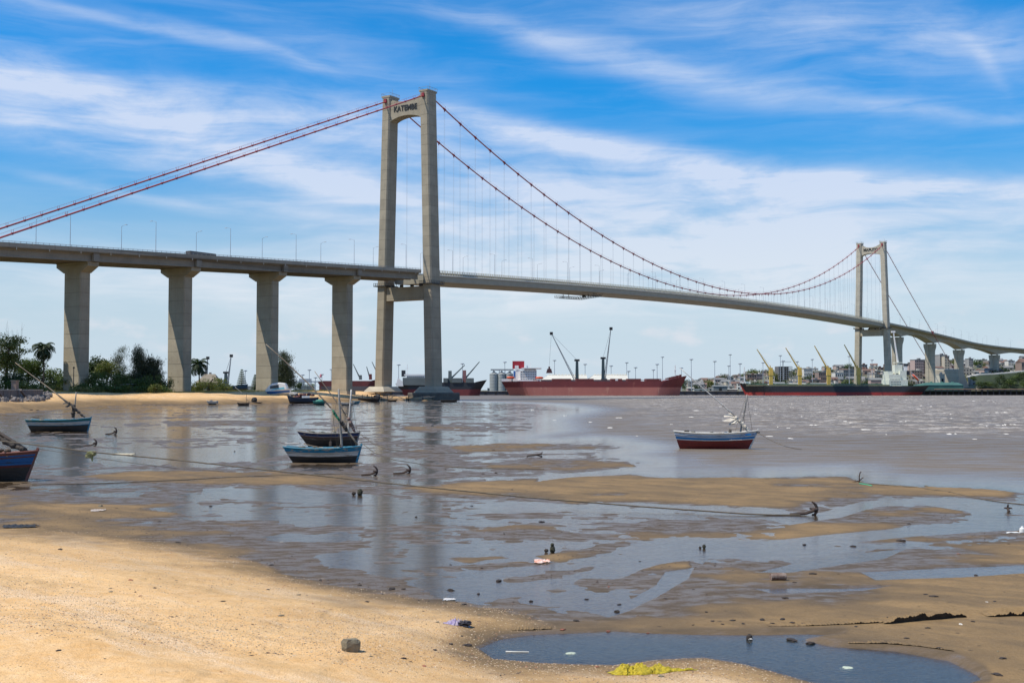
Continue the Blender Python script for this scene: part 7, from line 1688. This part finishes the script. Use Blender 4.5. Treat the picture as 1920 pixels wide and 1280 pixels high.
# loose stones and clods: each one its own thing
pro = {}
for key, m_ in (('clod', M_DEB), ('pebble', M_STONE), ('brick_chip', M_DEBR), ('shell', M_WHL)):
    pro[key] = []
    for i in range(4): bb = MB(); bb.blob((0, 0, 0), (1, .75, .5), 200 + i, 1, rough=.3); pro[key].append(bb.mesh(key, m_))
named = [(1300 + 23 * i_ + (i_ * 13) % 17, 1171 - (i_ * 7) % 13, 7 + (i_ * 5) % 9, 'clod') for i_ in range(9)] + [(208, 1109, 11, 'pebble'), (527, 1154, 14, 'pebble'), (110, 1219, 13, 'clod'), (290, 1102, 8, 'clod'), (503, 1105, 9, 'clod'), (418, 1127, 11, 'clod'), (245, 1087, 11, 'brick_chip'), (795, 1248, 12, 'brick_chip'), (757, 1234, 12, 'clod'), (770, 1240, 7, 'clod'), (695, 1230, 9, 'pebble'), (688, 1128, 10, 'clod'), (560, 1115, 9, 'pebble'), (334, 1017, 12, 'clod'), (508, 1059, 11, 'clod'), (113, 1030, 12, 'clod'),
         (188, 949, 12, 'pebble'), (395, 949, 8, 'clod'), (735, 1104, 22, 'clod'), (757, 1104, 12, 'clod'), (600, 1087, 9, 'clod'), (675, 1097, 9, 'clod'), (870, 1133, 12, 'clod'), (897, 1113, 10, 'clod'), (935, 1089, 18, 'clod'), (845, 1106, 14, 'clod'), (780, 969, 9, 'clod'), (1157, 1146, 14, 'clod'), (1080, 1164, 16, 'clod'), (1161, 1133, 10, 'clod'), (996, 1127, 12, 'clod'), (1100, 1123, 9, 'clod'), (1248, 1122, 12, 'clod'), (1324, 1147, 9, 'clod'), (1472, 1121, 16, 'clod'),
         (1240, 1268, 14, 'pebble'), (820, 1166, 8, 'pebble'), (845, 1207, 14, 'clod'), (875, 1210, 20, 'clod'), (815, 1218, 12, 'clod'), (1055, 1180, 14, 'brick_chip'), (1140, 1183, 9, 'brick_chip'), (1120, 1250, 9, 'brick_chip'), (1750, 1118, 18, 'clod'), (1735, 1114, 10, 'clod'), (1865, 1127, 10, 'clod'), (1850, 1128, 7, 'shell'), (1801, 1170, 9, 'shell'), (1824, 1165, 10, 'clod'), (1740, 1177, 12, 'clod'), (1830, 1078, 9, 'clod'), (1605, 1174, 10, 'clod'), (1525, 1076, 16, 'clod'),
         (1704, 982, 10, 'clod'), (1736, 911, 11, 'pebble'), (1780, 922, 7, 'clod'), (1690, 1014, 18, 'clod'), (1600, 1024, 12, 'clod'), (1508, 1021, 12, 'clod'), (1016, 978, 12, 'clod'), (903, 1065, 8, 'clod'), (845, 1058, 8, 'clod'), (1200, 1052, 6, 'clod'), (885, 948, 7, 'clod'), (960, 918, 6, 'clod'), (835, 880, 6, 'clod'), (930, 887, 7, 'clod'), (440, 846, 5, 'clod'), (70, 769, 8, 'clod'), (58, 769, 8, 'clod'), (1485, 1200, 26, 'clod'), (1520, 1206, 22, 'clod'), (1880, 1234, 16, 'clod'), (1870, 1265, 22, 'clod'), (1700, 1196, 12, 'clod'), (1760, 1215, 18, 'clod')]
ADJ = {'clod': 'dark weedy clod', 'pebble': 'brownish stone', 'brick_chip': 'reddish brick chip', 'shell': 'white shell'}
def place(u, v): return ('on the dry sand at the lower left' if u < 800 and v > 1030 + (u / 8) else 'beside the foreground pool' if v > 1175 else 'on the damp sand at the lower right' if u > 1000 and v > 1040 else 'on the wet flat in the middle distance' if v > 930 or u > 820 else 'on the mud near the moored boats')
for i, (u, v, w_, key) in enumerate(named):
    p = on(u, v); k = w_ * p.y / F0 / 2; o = inst(key, rnd.choice(pro[key]), None, (p.x, p.y, p.z + k * .08), (0, 0, rnd.random() * 6), (k * .95, k * .8, k * rnd.uniform(.35, .75)))
    tag(o, 'larger %s lying %s' % (ADJ[key], place(u, v)), {'clod': 'clod', 'pebble': 'stone', 'brick_chip': 'brick chip', 'shell': 'shell'}[key], 'larger %ss %s' % (ADJ[key], place(u, v)))
rg = random.Random(31)
for k in range(90):
    u = rg.uniform(0, 1920); v = 830 + 440 * rg.random() ** .8; p = on(u, v)
    if p.z < -.0: continue
    key = rg.choices(['clod', 'pebble', 'brick_chip', 'shell'], [7, 2, 1, 1])[0]; s = rg.uniform(2, 4.5) * p.y / F0 * .8
    o = inst(key, rg.choice(pro[key]), None, (p.x, p.y, p.z + s * .15), (0, 0, rg.random() * 6), (s * 1.2, s * .7, s * rg.uniform(.25, .6)))
    tag(o, 'tiny %s lying %s' % (ADJ[key], place(u, v)), {'clod': 'clod', 'pebble': 'stone', 'brick_chip': 'brick chip', 'shell': 'shell'}[key], 'tiny %ss %s' % (ADJ[key], place(u, v)))
# grit, shells and weed crumbs nobody could count
nr = np.random.default_rng(3)
def grit(name, n, ucond, mats, smin, smax, seed, label, vlo=985, vhi=1300):
    nr = np.random.default_rng(seed); u = nr.uniform(-120, 2050, n); v = vlo + (vhi - vlo) * nr.random(n)
    x = (u - 960) / F0; yy = HC * F0 / (v - Y0); X_ = x * yy; cu_, cv_ = x, np.log(yy) * LK; d = sdist(SAND, cu_, cv_); dn = fbm(X_ / 2.5, yy / 2.5, 5, 3)
    ok = ucond(d, dn, X_, yy); X_, yy = X_[ok], yy[ok]; h = ground_h(X_, yy); ok = h > .004; X_, yy, h = X_[ok], yy[ok], h[ok]; n = len(X_)
    V, Fa = ICO[0]; base = np.array([[0, 0, 1.0], [1, 0, 0], [.2, 1, 0], [-1, .3, 0], [-.3, -1, 0], [.7, -.6, 0]]); s = nr.uniform(smin, smax, n) ** 1.0
    ang = nr.uniform(0, 6.28, n); c_, s_ = np.cos(ang), np.sin(ang); bx = base[None, :, 0] * s[:, None] * nr.uniform(.7, 1.5, n)[:, None]; by = base[None, :, 1] * s[:, None]; bz = base[None, :, 2] * s[:, None] * nr.uniform(.35, .8, n)[:, None]
    VX = X_[:, None] + bx * c_[:, None] - by * s_[:, None]; VY = yy[:, None] + bx * s_[:, None] + by * c_[:, None]; VZ = h[:, None] + bz - .1 * s[:, None]
    vs = np.stack([VX, VY, VZ], -1).reshape(-1, 3); f = np.array([[0, 1, 2], [0, 2, 3], [0, 3, 4], [0, 4, 5], [0, 5, 1]]); fs = (f[None] + (np.arange(n) * 6)[:, None, None]).reshape(-1, 3)
    me = bpy.data.meshes.new(name); me.vertices.add(len(vs)); me.vertices.foreach_set('co', vs.astype(np.float32).ravel()); me.loops.add(fs.size); me.loops.foreach_set('vertex_index', fs.ravel().astype(np.int32)); me.polygons.add(len(fs)); me.polygons.foreach_set('loop_start', np.arange(len(fs), dtype=np.int32) * 3)
    for m_ in mats: me.materials.append(m_)
    me.polygons.foreach_set('material_index', np.repeat(nr.integers(0, len(mats), n), 5).astype(np.int32)); me.update(calc_edges=True)
    o = bpy.data.objects.new(name, me); COL.objects.link(o); tag(o, label, 'grit', kind='stuff')
G1 = pm('grit_tan', (0.52, 0.38, 0.24), (0.36, 0.24, 0.14), 9, .9); G2 = pm('grit_brown', (0.15, 0.10, 0.07), None, 9, .9); G4 = pm('grit_rust', (0.34, 0.17, 0.09), None, 9, .9); G3 = pm('grit_shell', (0.70, 0.56, 0.40), None, 9, .8)
grit('shell_grit', 90000, lambda d, dn, x, y: (d > -4 * PX) & (dn + nr.uniform(-.5, .5, len(d)) > -.12), [G1, G1, G3, G2, G2, G4], .005, .018, 1, 'coarse shell grit scattered over the dry sand')
grit('tide_litter', 9000, lambda d, dn, x, y: (d > 4 * PX) & (np.abs(fbm(x * .743 - y * .669, (x * .669 + y * .743) * .2, 91, 3)) < .022), [G2, M_DEB, G4], .010, .034, 7, 'broken lines of weed and twigs left by the tide on the dry sand')
grit('weed_crumbs', 26000, lambda d, dn, x, y: (d < 10 * PX) & (sdist(DAMP, x / y, np.log(y) * LK) < 40 * PX * nr.random(len(d)) ** 3) & (fbm(x / 5, y / 5, 15, 4) + nr.uniform(-.3, .3, len(d)) > .10), [M_DEB, M_DEB, G2], .010, .040, 2, 'dark crumbs of weed and mud scattered over the wet flat', 840, 1290)

# broken wave crests
rg = random.Random(77); b = MB()
for k in range(230):
    u = rg.uniform(900, 1960); v = 748 + 75 * rg.random() ** 1.5
    if rg.random() > (.25 + .75 * (u > 1280)) or math.sin(u * .021 + v * .3) + math.sin(u * .05 - v * .17) + rg.uniform(-1, 1) < .35: continue
    p = gp(u, v); L = rg.uniform(.2, .8) * rg.choice([.5, .8, 1.5]) * (p.y / 220) ** .7; h_ = rg.uniform(.05, .11) * (p.y / 200) ** .5
    for j in range(rg.choice([1, 2, 3])): b.blob((p.x + rg.uniform(-1.6, 1.6) * L * (j > 0), p.y + rg.uniform(-.8, .8), 0), (L * rg.uniform(.4, 1), .25, h_), k * 5 + j, 0, rough=.35)
b.build('foam_flecks', pm('foam_white', (0.80, 0.76, 0.68), (0.66, 0.61, 0.54), 1, .9), None, label='small broken whitecaps flecking the brown open water', cat='foam', kind='stuff')
